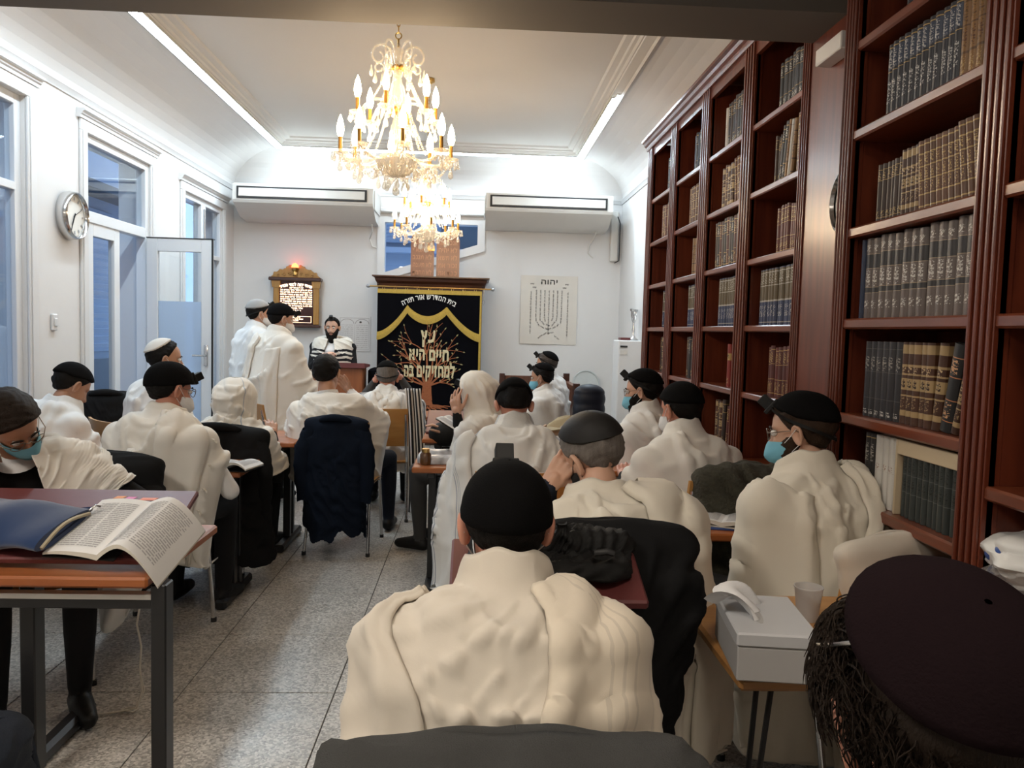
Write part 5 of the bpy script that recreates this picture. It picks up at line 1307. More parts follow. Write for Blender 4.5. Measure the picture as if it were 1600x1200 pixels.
# ------------------------------------------------------------------ head: one radial surface, face modelled by bumps
def _ell(d, c, a):
    c = np.array(c); a = np.array(a); da = d / a; ca = c / a
    A = (da * da).sum(-1); B = (da * ca).sum(-1); C_ = (ca * ca).sum() - 1
    return (B + np.sqrt(np.maximum(B * B - A * C_, 0))) / A
def head_pos(d, face=True, nose=True):
    """d: unit directions (+y face, +z up) -> points on a head 0.235 m tall centred between the ears"""
    r1 = _ell(d, (0, -.014, .028), (.0755, .097, .088)); r2 = _ell(d, (0, .028, -.046), (.056, .060, .074))
    k = .010; r = k * np.log(np.exp(r1 / k) + np.exp(r2 / k))
    p = d * r[..., None]
    if face:
        x, y, z = p[..., 0].copy(), p[..., 1].copy(), p[..., 2].copy(); fr = sstep(.02, .06, y)
        g = lambda cx, cz, sx, sz: np.exp(-((x - cx) / sx) ** 2 - ((z - cz) / sz) ** 2)
        dy = 0
        if nose:
            prof = np.interp(z, [-.052, -.044, -.036, -.028, -.010, .010, .024], [0, .010, .023, .025, .015, .006, 0])
            dy = dy + prof * np.exp(-(x / (.0095 + .006 * np.exp(-((z + .036) / .012) ** 2))) ** 2)
        dy = dy + .005 * (g(-.03, .026, .022, .008) + g(.03, .026, .022, .008)) - .010 * (g(-.031, .008, .015, .011) + g(.031, .008, .015, .011))
        dy = dy + .006 * (g(-.036, -.018, .016, .014) + g(.036, -.018, .016, .014))
        dy = dy + .006 * g(0, -.058, .020, .005) + .006 * g(0, -.070, .018, .005) - .003 * g(0, -.064, .022, .0022) - .004 * g(0, -.082, .018, .006) + .007 * g(0, -.100, .018, .012)
        p[..., 1] = y + dy * fr
    return p
def dirs(az, el):
    """az: turn from the face towards the left ear (-x is the person's left when az>0); el: elevation"""
    return np.stack([-np.sin(az) * np.cos(el), np.cos(az) * np.cos(el), np.sin(el)], -1)
def head_grid(nu=72, nv=50):
    az = np.linspace(-np.pi, np.pi, nu + 1)[:-1]; el = np.linspace(np.pi / 2 - .02, -np.pi / 2 + .02, nv)
    # finer rows and columns on the face
    az = az - .42 * np.sin(az) * .9
    E_, A_ = np.meshgrid(el, az, indexing='ij'); return dirs(A_, E_), A_, E_
def grid_mb(P, wrap=False, mi=0, mb_=None, keep=None):
    R_, C_ = P.shape[:2]; m_ = mb_ or MB(); fs = []
    for i in range(R_ - 1):
        for j in range(C_ if wrap else C_ - 1):
            j2 = (j + 1) % C_
            if keep is not None and not (keep[i, j] or keep[i, j2] or keep[i + 1, j] or keep[i + 1, j2]): continue
            fs.append((i * C_ + j, i * C_ + j2, (i + 1) * C_ + j2, (i + 1) * C_ + j))
    m_.add(P.reshape(-1, 3).tolist(), fs, mi)
    return m_
def drop_loose(m_):
    used = sorted({i for f in m_.f for i in f}); mp = {o: n for n, o in enumerate(used)}
    m_.v = [m_.v[i] for i in used]; m_.f = [tuple(mp[i] for i in f) for f in m_.f]; return m_
def hairline(p, d, style='short'):
    x, y, z = p[..., 0], p[..., 1], p[..., 2]
    h = np.interp(y, [-.12, -.06, -.03, -.012, .004, .022, .045, .065, .10], [-.072, -.066, -.040, .014, .000, .014, .046, .074, .080])
    if style == 'receding': h = np.interp(y, [-.12, -.06, -.03, -.012, .004, .022, .045, .065, .10], [-.068, -.062, -.036, .014, .000, .03, .075, .10, .12])
    return z - h
def hair_shell(seed, thick=.012, style='short', rough=.003, nu=84, nv=56, curl=0):
    d, A_, E_ = head_grid(nu, nv); p = head_pos(d, False); m = hairline(p, d, style)
    n1 = Wob(seed, 60)(p); n2 = Wob(seed + 1, 180 if not curl else 120)(p)
    off = -.004 + (thick + .004) * sstep(-.004, .016, m) + (rough * n1 + rough * .6 * n2) * sstep(0, .02, m)
    P = p + d * off[..., None]
    return drop_loose(grid_mb(P, True, keep=m > -.01))
def beard_shell(seed, thick=.012, length=0.0, full=True, nu=96, nv=64):
    d, A_, E_ = head_grid(nu, nv); p = head_pos(d, True, False); x, y, z = p[..., 0], p[..., 1], p[..., 2]
    ax = np.abs(x)
    bz = np.interp(ax, [0, .012, .024, .034, .046, .06], [-.076, -.074, -.060, -.044, -.030, -.006])
    m = np.minimum(bz - z, (y + .012) * .8)
    if full:
        mu = .006 - np.abs(z + .0515 + .12 * np.maximum(ax - .012, 0)); mu = np.minimum(mu, .030 - ax); m = np.maximum(m, np.where(y > .05, mu, -1))
    n1 = Wob(seed, 90)(p); n2 = Wob(seed + 3, 260)(p)
    s = sstep(-.002, .012, m)
    off = -.004 + (thick + .004) * s + .002 * n1 * s + .0015 * n2 * s
    P = p + d * off[..., None]
    if length: P[..., 2] -= length * sstep(-.07, -.12, z) * s * (1 + .15 * n1); P[..., 1] += length * .15 * sstep(-.07, -.12, z) * s
    return drop_loose(grid_mb(P, True, keep=m > -.008))
def cap_shell(tilt=-18, ang=62, thick=.018, seams=0, bulge=0.0, n=40, rings=14, rim=.0012, face_dir=0.0):
    """skullcap: circle of half-angle ang about an axis tilted back from the crown"""
    t = R(tilt); ax = np.array([math.sin(face_dir) * math.sin(-t) * 0, math.sin(t), math.cos(t)])
    e1 = np.array([1.0, 0, 0]); e2 = np.cross(ax, e1)
    rows = []
    ps = np.concatenate([np.linspace(.02, R(ang), rings), [R(ang) + .012, R(ang) + .004]])
    ph = np.linspace(0, 2 * np.pi, n + 1)[:-1]
    for i, s in enumerate(ps):
        d = ax[None] * math.cos(s) + (e1[None] * np.cos(ph)[:, None] + e2[None] * np.sin(ph)[:, None]) * math.sin(s)
        off = thick + bulge * math.sin(math.pi * min(1, s / R(ang))) + (rim if rings - 3 < i < rings else 0)
        o = np.full(n, off)
        if seams: o = o - .003 * np.exp(-((np.cos(ph * seams / 2)) / .06) ** 2)
        if i == rings: o = np.full(n, thick * .55)
        if i == rings + 1: o = np.full(n, .0)
        rows.append(head_pos(d, False) + d * o[:, None])
    return grid_mb(np.array(rows), True)
def mask_shell():
    nu, nv = 23, 15
    U, V = np.meshgrid(np.linspace(-1, 1, nu), np.linspace(0, 1, nv)); az = -U * R(66)
    ztop = -.014 - .020 * np.abs(U) ** 1.5 ; zbot = -.120 + .040 * np.abs(U) ** 1.6
    z = ztop + (zbot - ztop) * V
    el = np.arctan2(z, .088 + 0 * z); d = dirs(az, el); p = head_pos(d, False)
    off = .0035 + (1 - np.abs(U) ** 2.0) * (.014 * np.sin(np.pi * np.clip(V * .9 + .12, 0, 1)) ** .7) + .024 * np.exp(-(U / .34) ** 2) * np.exp(-((V - .30) / .30) ** 2) + .0012 * np.sin(V * 26) * (1 - np.abs(U))
    return grid_mb(p + d * off[..., None])
def ear_mb(m_, side, mi=0):
    """side -1 = -x: cupped disc with a raised rim and a lobe, standing off the head"""
    n = 22; rows = []
    for r_, h in ((0.0, .002), (.35, .001), (.6, .005), (.82, .0125), (.97, .012), (1.04, .006), (.95, -.001), (.5, -.006)):
        ring = []
        for k in range(n):
            a = 2 * math.pi * k / n; c, s = math.cos(a), math.sin(a)
            ry = .0185 * (1 + .18 * s) * r_; rz = .033 * r_
            y, z = ry * c - .003 * s, rz * s
            ring.append((h, y, z))
        rows.append(ring)
    T_ = Matrix.Translation((side * .0775, -.008, -.006)) @ Matrix.Rotation(R(-12), 4, 'X') @ Matrix.Rotation(side * R(32), 4, 'Z')
    P = [[tuple(T_ @ Vector((side * h, y, z))) for h, y, z in ring] for ring in rows]
    m_.grid(P, mi, wrap=True)
def glasses_mb():
    m_ = MB()
    for s in (-1, 1):
        m_.tube([(s * .033 + .024 * math.cos(a), .098 - .006 * abs(math.cos(a)), .006 + .019 * math.sin(a)) for a in np.linspace(0, 6.283, 25)[:-1]], .0018, 6, closed=True)
        m_.tube([(s * .057, .093, .010), (s * .074, .07, .010), (s * .080, .0, .010), (s * .080, -.02, -.004)], .0016, 6)
    m_.tube([(-.010, .097, .010), (0, .101, .013), (.010, .097, .010)], .0016, 6)
    return m_
def tefillin_parts(off=.016, el=52, back=-18):
    """box on the brow and strap round the head"""
    d = dirs(np.array(0.0), np.array(R(el))); c = head_pos(d, False) + d * off
    zax = Vector(d); yax = Vector((0, math.sin(R(el)), -math.cos(R(el)))) * -1; xax = yax.cross(zax)
    M = Matrix(((xax.x, yax.x, zax.x, c[0]), (xax.y, yax.y, zax.y, c[1]), (xax.z, yax.z, zax.z, c[2]), (0, 0, 0, 1)))
    b = MB(); b.box((-.027, -.026, -.008), (.027, .034, .006), bev=.002, T=M); b.box((-.0185, -.018, .006), (.0185, .018, .046), bev=.0015, T=M)
    az = np.linspace(-np.pi, np.pi, 41)[:-1]; e = R(back) + (R(el) - R(back)) * (.5 + .5 * np.cos(az)) ** .8
    dd = dirs(az, e); P = head_pos(dd, False) + dd * (off - .001)
    s = MB(); up = P + np.array([0, 0, .006]); lo = P - np.array([0, 0, .006]); o2 = dd * .0025
    s.grid([up.tolist(), (up + o2).tolist(), (lo + o2).tolist(), lo.tolist(), up.tolist()], wrap=True)
    return b, s

# ------------------------------------------------------------------ body: capsules and torso rings fused by a voxel remesh
def capsule(m_, p0, p1, r0, r1, n=12, flat=None):
    p0, p1 = Vector(p0), Vector(p1); d = (p1 - p0); L = d.length
    if L < 1e-5: d = Vector((0, 0, 1)); L = 1e-5
    z = d / L; x = z.orthogonal().normalized(); y = z.cross(x)
    rows = []
    for a in np.linspace(-math.pi / 2, 0, 5): rows.append((r0 * math.sin(a), max(1e-4, r0 * math.cos(a))))
    for a in np.linspace(0, math.pi / 2, 5): rows.append((L + r1 * math.sin(a), max(1e-4, r1 * math.cos(a))))
    P = [[tuple(p0 + z * h + (x * math.cos(t) + y * math.sin(t)) * r) for t in np.linspace(0, 2 * math.pi, n + 1)[:-1]] for h, r in rows]
    m_.grid(P, wrap=True)
    o = len(m_.v) - n * len(rows)
    m_.f.append(tuple(range(o, o + n))[::-1]); m_.m.append(0); m_.f.append(tuple(range(len(m_.v) - n, len(m_.v)))); m_.m.append(0)
SCR = bpy.data.scenes.new('scratch')
def remesh(m_, vox, smooth=4):
    me = bpy.data.meshes.new('tmp'); me.from_pydata(m_.v, [], m_.f)
    bm = bmesh.new(); bm.from_mesh(me); bmesh.ops.recalc_face_normals(bm, faces=bm.faces); bm.to_mesh(me); bm.free()
    o = bpy.data.objects.new('tmp', me); SCR.collection.objects.link(o)
    r = o.modifiers.new('r', 'REMESH'); r.mode = 'VOXEL'; r.voxel_size = vox
    if smooth:
        s = o.modifiers.new('s', 'SMOOTH'); s.factor = .5; s.iterations = smooth
    vl = SCR.view_layers[0]; vl.update()
    ev = bpy.data.meshes.new_from_object(o.evaluated_get(vl.depsgraph))
    v = np.empty(len(ev.vertices) * 3); ev.vertices.foreach_get('co', v); v = v.reshape(-1, 3)
    f = [tuple(p.vertices) for p in ev.polygons]
    bpy.data.objects.remove(o); bpy.data.meshes.remove(me); bpy.data.meshes.remove(ev)
    return v, f
def hand_caps(m_, wrist, hdir, palm_n, side, curl=.5, spread=.12, thumb_out=.6):
    """wrist point, direction of the fingers, palm normal; side +1 = thumb lies towards cross(hdir, palm_n)*-1"""
    w_, z, n = Vector(wrist), Vector(hdir).normalized(), Vector(palm_n)
    n = (n - z * n.dot(z)).normalized(); x = z.cross(n) * side      # x towards the thumb
    k0 = []
    for i, (off, ln) in enumerate(((.030, .088), (.011, .092), (-.009, .087), (-.028, .080))):
        a = w_ + x * (off * .55) + z * .012; b_ = w_ + x * off + z * ln
        capsule(m_, a, b_, .0145, .0115, 8); k0.append(b_)
    capsule(m_, w_ - z * .02, w_ + z * .03, .024, .026, 10)
    for i, (L_, r_) in enumerate(((.072, .0088), (.080, .009), (.075, .0086), (.058, .0078))):
        p = k0[i]; d = (z + x * spread * (1.0 - i * .75)).normalized(); c = curl * (1 + .12 * i)
        for s, (fr, bend) in enumerate(((.45, .55), (.32, .9), (.25, .6))):
            ang = c * bend; d = (d * math.cos(ang) + n * math.sin(ang)).normalized(); q = p + d * L_ * fr
            capsule(m_, p, q, r_ * (1 - .09 * s), r_ * (1 - .09 * (s + 1)), 8); p = q
    p = w_ + x * .024 + z * .028 + n * .008; d = (x * thumb_out + z * .75 + n * .25).normalized()
    for s, (ln, r_) in enumerate(((.042, .0125), (.034, .0105), (.027, .009))):
        q = p + d * ln; capsule(m_, p, q, r_, r_ * .92, 8); p = q
        d = (d + z * .18 - x * .14 + n * .12 * curl).normalized()

# ------------------------------------------------------------------ drapery: cloth let down over the body
def drape(sph, axis, ztop, zbot, T=96, K=90, off=.012, slack=.18, hull=.55, smooth=2):
    """sph: (n,4) spheres of the carrying body; axis: [(z,x,y)]; returns heights, angles, radii, axis points"""
    zs = np.linspace(ztop, zbot, K); th = np.linspace(0, 2 * np.pi, T + 1)[:-1]
    u = np.stack([-np.sin(th), np.cos(th)], -1)
    ax = np.array(sorted(axis)); A = np.stack([np.interp(zs, ax[:, 0], ax[:, 1]), np.interp(zs, ax[:, 0], ax[:, 2])], -1)
    r = np.zeros((K, T)); prev = None; dz = zs[0] - zs[1]; cosm = np.cos(th[:, None] - th[None, :])
    for k in range(K):
        d = sph[:, :2] - A[k]; hz = sph[:, 2] - zs[k]
        b = d @ u.T; perp = (d ** 2).sum(1)[:, None] - b ** 2 + hz[:, None] ** 2; rr = sph[:, 3][:, None] ** 2 - perp
        ex = np.where(rr > 0, b + np.sqrt(np.maximum(rr, 0)), 0).max(0)
        cur = np.maximum(ex, .004) + off
        if prev is not None: cur = np.maximum(cur, prev + ((A[k - 1] - A[k]) @ u.T) - slack * dz)
        if hull > 0:
            pts = u * cur[:, None]; h = (pts @ u.T).max(0)           # support function
            hr = np.where(cosm > .05, h[None, :] / np.maximum(cosm, .05), 1e9).min(1)
            cur2 = cur + (hr - cur) * hull
        else: cur2 = cur
        for _ in range(smooth): cur2 = (np.roll(cur2, 1) + 2 * cur2 + np.roll(cur2, -1)) / 4
        r[k] = cur2; prev = cur2
    for _ in range(2): r[1:-1] = (r[:-2] + 2 * r[1:-1] + r[2:]) / 4
    return zs, th, r, A
def cloth_grid(dr, NS, NV, open_fn=None, hem_fn=None, front=0.0):
    """columns s in [0,1] run from one front edge round the back to the other; rows by arc length down each column"""
    zs, th, r, A = dr; K, T = r.shape
    s = np.linspace(0, 1, NS); G = np.zeros((NV, NS, 3)); TH = np.zeros((NV, NS))
    cols = np.zeros((K, NS, 3)); tt = np.zeros((K, NS))
    for k in range(K):
        o = open_fn(zs[k]) if open_fn else 0.0
        t_ = (front + o + s * (2 * np.pi - 2 * o)) % (2 * np.pi); tt[k] = front + o + s * (2 * np.pi - 2 * o)
        rk = np.interp(t_, np.append(th, 2 * np.pi), np.append(r[k], r[k, 0]))
        cols[k, :, 0] = A[k, 0] - np.sin(t_) * rk; cols[k, :, 1] = A[k, 1] + np.cos(t_) * rk; cols[k, :, 2] = zs[k]
    for j in range(NS):
        c = cols[:, j]; hem = hem_fn(s[j], tt[K // 2, j]) if hem_fn else zs[-1]
        n = max(4, int(np.searchsorted(-zs, -hem))); c = c[:n + 1] if n < K else c
        L = np.concatenate([[0], np.cumsum(np.linalg.norm(np.diff(c, axis=0), axis=1))]); q = np.linspace(0, L[-1], NV)
        for a in range(3): G[:, j, a] = np.interp(q, L, c[:, a])
        TH[:, j] = np.interp(q, L, tt[:len(c), j])
    if open_fn is None:                                              # close the top along its ridge
        top = G[:1].copy(); top[..., 1] = G[0, :, 1].mean(); top[..., 0] = G[0, :, 0].mean() + (G[0, :, 0] - G[0, :, 0].mean()) * .9; G = np.concatenate([top, G]); TH = np.concatenate([TH[:1], TH])
    return G, TH
def normals(G):
    du = np.gradient(G, axis=1); dv = np.gradient(G, axis=0); n = np.cross(dv, du); l = np.linalg.norm(n, axis=-1, keepdims=True)
    n = n / np.maximum(l, 1e-9)
    c = G.reshape(-1, 3).mean(0); 
    if ((n * (G - c)).sum(-1)).mean() < 0: n = -n
    return n
def add_folds(G, TH, seed, vert=.012, nvert=11, swag=.010, nswag=5.0, curv=.9, tilt=0.0, fine=.002, back=np.pi, v0=.22, wrinkle=.004):
    NV, NS = G.shape[:2]; V = np.linspace(0, 1, NV)[:, None] + 0 * TH
    n = normals(G); wob = Wob(seed, 5); w2 = Wob(seed + 9, 9); w = wob(G); dth = (TH - back)
    w3 = w2(G)
    amp = .55 + .45 * np.sin(TH * 2.3 + seed) * np.cos(TH * 3.7 + seed * 1.3)
    d = vert * sstep(v0, .95, V) * amp * ridge(nvert * TH / (2 * np.pi) + .28 * w + .10 * np.sin(V * 4 + seed), 1.6)
    q = V * nswag - curv * .32 * dth ** 2 + tilt * dth + .22 * w + .08 * w3
    win = np.exp(-(dth / 1.25) ** 2) * sstep(.04, .16, V) * (1 - .75 * sstep(.5, .9, V))
    d = d + swag * win * (.6 + .4 * np.sin(V * 9 + seed)) * ridge(q, 2.2)
    q2 = (V * 7 + dth * 1.6 * (1 if seed % 2 else -1) + .35 * w3)
    d = d + wrinkle * ridge(q2, 3) * (.5 + .5 * np.sin(w * 2.2 + seed)) * sstep(.08, .2, V)
    d = d + fine * Wob(seed + 4, 28)(G)
    return G + n * d[..., None]
def creases(G, TH, seed, amp=.011, n=(5, 6, 6), steep=.010, gentle=.045, lo=.08, hi=.92):
    """irregular folds: swags between the shoulders, tension folds running down from a shoulder, hanging folds; one flank steeper"""
    rr = np.random.RandomState(seed + 100); NV, NS = G.shape[:2]
    Wd = np.linalg.norm(np.diff(G[int(NV * .55)], axis=0), axis=1).sum(); Hh = np.linalg.norm(np.diff(G[:, NS // 2], axis=0), axis=1).sum()
    U, V = np.meshgrid(np.linspace(0, 1, NS), np.linspace(0, 1, NV)); X = U * Wd; Y = V * Hh; out = np.zeros((NV, NS))
    lines = []
    for k in range(n[0]):
        c = .5 + rr.uniform(-.05, .05); h = rr.uniform(.09, .22); v0 = .05 + .36 * (k + rr.uniform(0, .8)) / n[0]; sag = rr.uniform(.05, .16); tl = rr.uniform(-.10, .10); t = np.linspace(-1, 1, 24)
        lines.append((c + h * t, v0 + sag * (1 - t ** 2) + tl * t, np.cos(t * 1.45) ** .6, 1.0))
    for k in range(n[1]):
        sd = -1 if rr.rand() < .5 else 1; s0 = .5 + sd * rr.uniform(.12, .22); s1 = .5 - sd * rr.uniform(-.16, .16); v0 = rr.uniform(.06, .16); v1 = rr.uniform(.5, .95); t = np.linspace(0, 1, 24); b = rr.uniform(.5, 1.3)
        lines.append((s0 + (s1 - s0) * t ** b, v0 + (v1 - v0) * t, np.sin(np.pi * np.clip(t * .95 + .03, 0, 1)) ** .6, 1.1))
    for k in range(n[2]):
        s0 = lo + (hi - lo) * (k + rr.uniform(0, 1)) / n[2]; v0 = rr.uniform(.2, .5); t = np.linspace(0, 1, 24); dr_ = rr.uniform(-.05, .05)
        lines.append((s0 + dr_ * t + .008 * np.sin(t * 5 + k), v0 + (1 - v0) * t, sstep(0, .5, t), 1.2))
    for sx, vy, am, g in lines:
        px, py = sx * Wd, vy * Hh; d2 = (X[..., None] - px) ** 2 + (Y[..., None] - py) ** 2; i = d2.argmin(-1); d = np.sqrt(d2.min(-1))
        tx, ty = np.gradient(px), np.gradient(py); sign = (X - px[i]) * ty[i] - (Y - py[i]) * tx[i]
        w0, w1 = (steep, gentle) if rr.rand() < .5 else (gentle, steep); k_ = rr.uniform(.7, 1.4)
        w = np.where(sign > 0, w0, w1) * k_
        out = np.maximum(out, 0) * 1.0 + am[i] * g * amp * rr.uniform(.6, 1.25) * np.exp(-(d / w) ** 2)
    for _ in range(1):
        out[1:-1, 1:-1] = (out[1:-1, 1:-1] * 4 + out[:-2, 1:-1] + out[2:, 1:-1] + out[1:-1, :-2] + out[1:-1, 2:]) / 8
    return G + normals(G) * out[..., None]
def settle(G, sph, seed=1, ex=(1.085, 1.07), steps=30, iters=5, pin=3, bend=.35, grav=.0012, fric=.45, kick=.005, pad=.006, inflate=.0):
    """lets the cloth settle: a little surplus cloth, gravity, body spheres with friction; distance constraints on the grid"""
    NV, NS = G.shape[:2]; x = G.copy(); rr = np.random.RandomState(seed); n0 = normals(G)
    x = x + n0 * (kick * (Wob(seed, 16)(G) + .7 * Wob(seed + 5, 40)(G)) + kick * .6)[..., None] * sstep(0, .08, np.linspace(0, 1, NV))[:, None, None]
    x = x.astype(np.float32); prev = x.copy(); G0 = G.astype(np.float32)
    nf = n0.astype(np.float32)
    def rest(a, b, sc): return (np.linalg.norm(G[a] - G[b], axis=-1) * sc).astype(np.float32)
    al = slice(None); sets = []
    def pair(a, b, sc, k): sets.append((a, b, rest(a, b, sc), k))
    for p in (0, 1):                                                 # neighbours, every second pair at a time
        n = (NS - p) // 2; pair((al, slice(p, p + 2 * n, 2)), (al, slice(p + 1, p + 2 * n, 2)), ex[0], .5)
        n = (NV - p) // 2; pair((slice(p, p + 2 * n, 2), al), (slice(p + 1, p + 2 * n, 2), al), ex[1], .5)
    dg = math.hypot(*ex) / math.sqrt(2)
    pair((slice(0, NV - 1), slice(0, NS - 1)), (slice(1, NV), slice(1, NS)), dg, .16); pair((slice(1, NV), slice(0, NS - 1)), (slice(0, NV - 1), slice(1, NS)), dg, .16)
    for q, f_ in ((2, 1.0), (5, .97)):                               # bending
        pair((al, slice(0, NS - q)), (al, slice(q, NS)), ex[0] * f_, bend * .25); pair((slice(0, NV - q), al), (slice(q, NV), al), ex[1] * f_, bend * .25)
    gv = np.array([0, 0, -grav], np.float32)
    for s in range(steps):
        v = (x - prev) * .90; prev = x.copy(); x = x + v + gv; x[:pin] = G0[:pin]
        for _ in range(iters):
            for A, B, l0, k in sets:
                xa, xb = x[A], x[B]; d = xa - xb; l = np.sqrt(np.einsum('ijk,ijk->ij', d, d)) + 1e-9; d *= (k * (l - l0) / l)[..., None]; x[A] = xa - d; x[B] += d
            x[:pin] = G0[:pin]
        dn = np.einsum('ijk,ijk->ij', x - G0, nf)[..., None]; hit = dn < 0; x = x - nf * np.minimum(dn, 0)      # stays outside the body
        tn = x - prev; x = np.where(hit, x - (tn - nf * np.einsum('ijk,ijk->ij', tn, nf)[..., None]) * fric, x)
        x[:pin] = G0[:pin]
    return x.astype(float)
def cloth_obj(name, G, mats, parent, solid=.004, uvs=None, kind=None, mi_fn=None):
    NV, NS = G.shape[:2]; m_ = grid_mb(G)
    if mi_fn is not None: m_.m = [mi_fn(*divmod(k, NS - 1)) for k in range(len(m_.f))]
    if uvs is None:
        U, V = np.meshgrid(np.linspace(0, 1, NS), np.linspace(0, 1, NV)); uvs = np.stack([U, V], -1).reshape(-1, 2)
    o = obj(name, m_, mats, parent, smooth=180, world=False, uv=uvs)
    if solid:
        s = o.modifiers.new('thickness', 'SOLIDIFY'); s.thickness = solid; s.offset = 0
    return o
def sample(G, s, v):
    """bilinear point on a cloth grid at s (across) and v (down)"""
    NV, NS = G.shape[:2]; a = np.clip(v, 0, 1) * (NV - 1); b = np.clip(s, 0, 1) * (NS - 1)
    i = np.clip(a.astype(int), 0, NV - 2); j = np.clip(b.astype(int), 0, NS - 2); fa = (a - i)[..., None]; fb = (b - j)[..., None]
    return G[i, j] * (1 - fa) * (1 - fb) + G[i + 1, j] * fa * (1 - fb) + G[i, j + 1] * (1 - fa) * fb + G[i + 1, j + 1] * fa * fb
def overlay(G, left, right, v0, v1, off, nu=26, nv=60, seed=1, fold=.010, nf=3.0, drop=0.0, flare=0.0):
    """second layer of cloth laid on the first: left(v), right(v) give s of its edges"""
    N_ = normals(G); vv = np.linspace(v0, v1, nv); uu = np.linspace(0, 1, nu)
    S = np.array([[left(v) + (right(v) - left(v)) * u for u in uu] for v in vv]); V = np.repeat(vv[:, None], nu, 1)
    P = sample(G, S, V); n = sample(N_, S, V); U = np.repeat(uu[None], nv, 0)
    edge = np.minimum(1, np.minimum(U, 1 - U) / .12); w = Wob(seed, 7)(P)
    d = off * (.45 + .55 * np.sqrt(edge)) + fold * ridge(nf * U + .3 * w + .8 * V, 1.8) * edge + .003 * w
    return P + n * d[..., None]
def fringe(parent, p, seed, n=7, L=.075, mname='fringe_wool', dirv=(0, 0, -1), r=.0022):
    rr = random.Random(seed); m_ = MB(); D = Vector(dirv).normalized()
    m_.ball(Vector(p) + D * .012, .006, 8, 6)
    for k in range(n):
        q = Vector(p); d = (D + Vector((rr.uniform(-.3, .3), rr.uniform(-.3, .3), rr.uniform(-.1, .1)))).normalized(); pts = [q]
        for i in range(5): q = q + d * L / 5; d = (d + Vector((rr.uniform(-.2, .2), rr.uniform(-.2, .2), -.12))).normalized(); pts.append(q)
        m_.tube(pts, r, 5)
    return tag(obj('fringe', m_, mname, parent, smooth=60, world=False), kind='stuff')

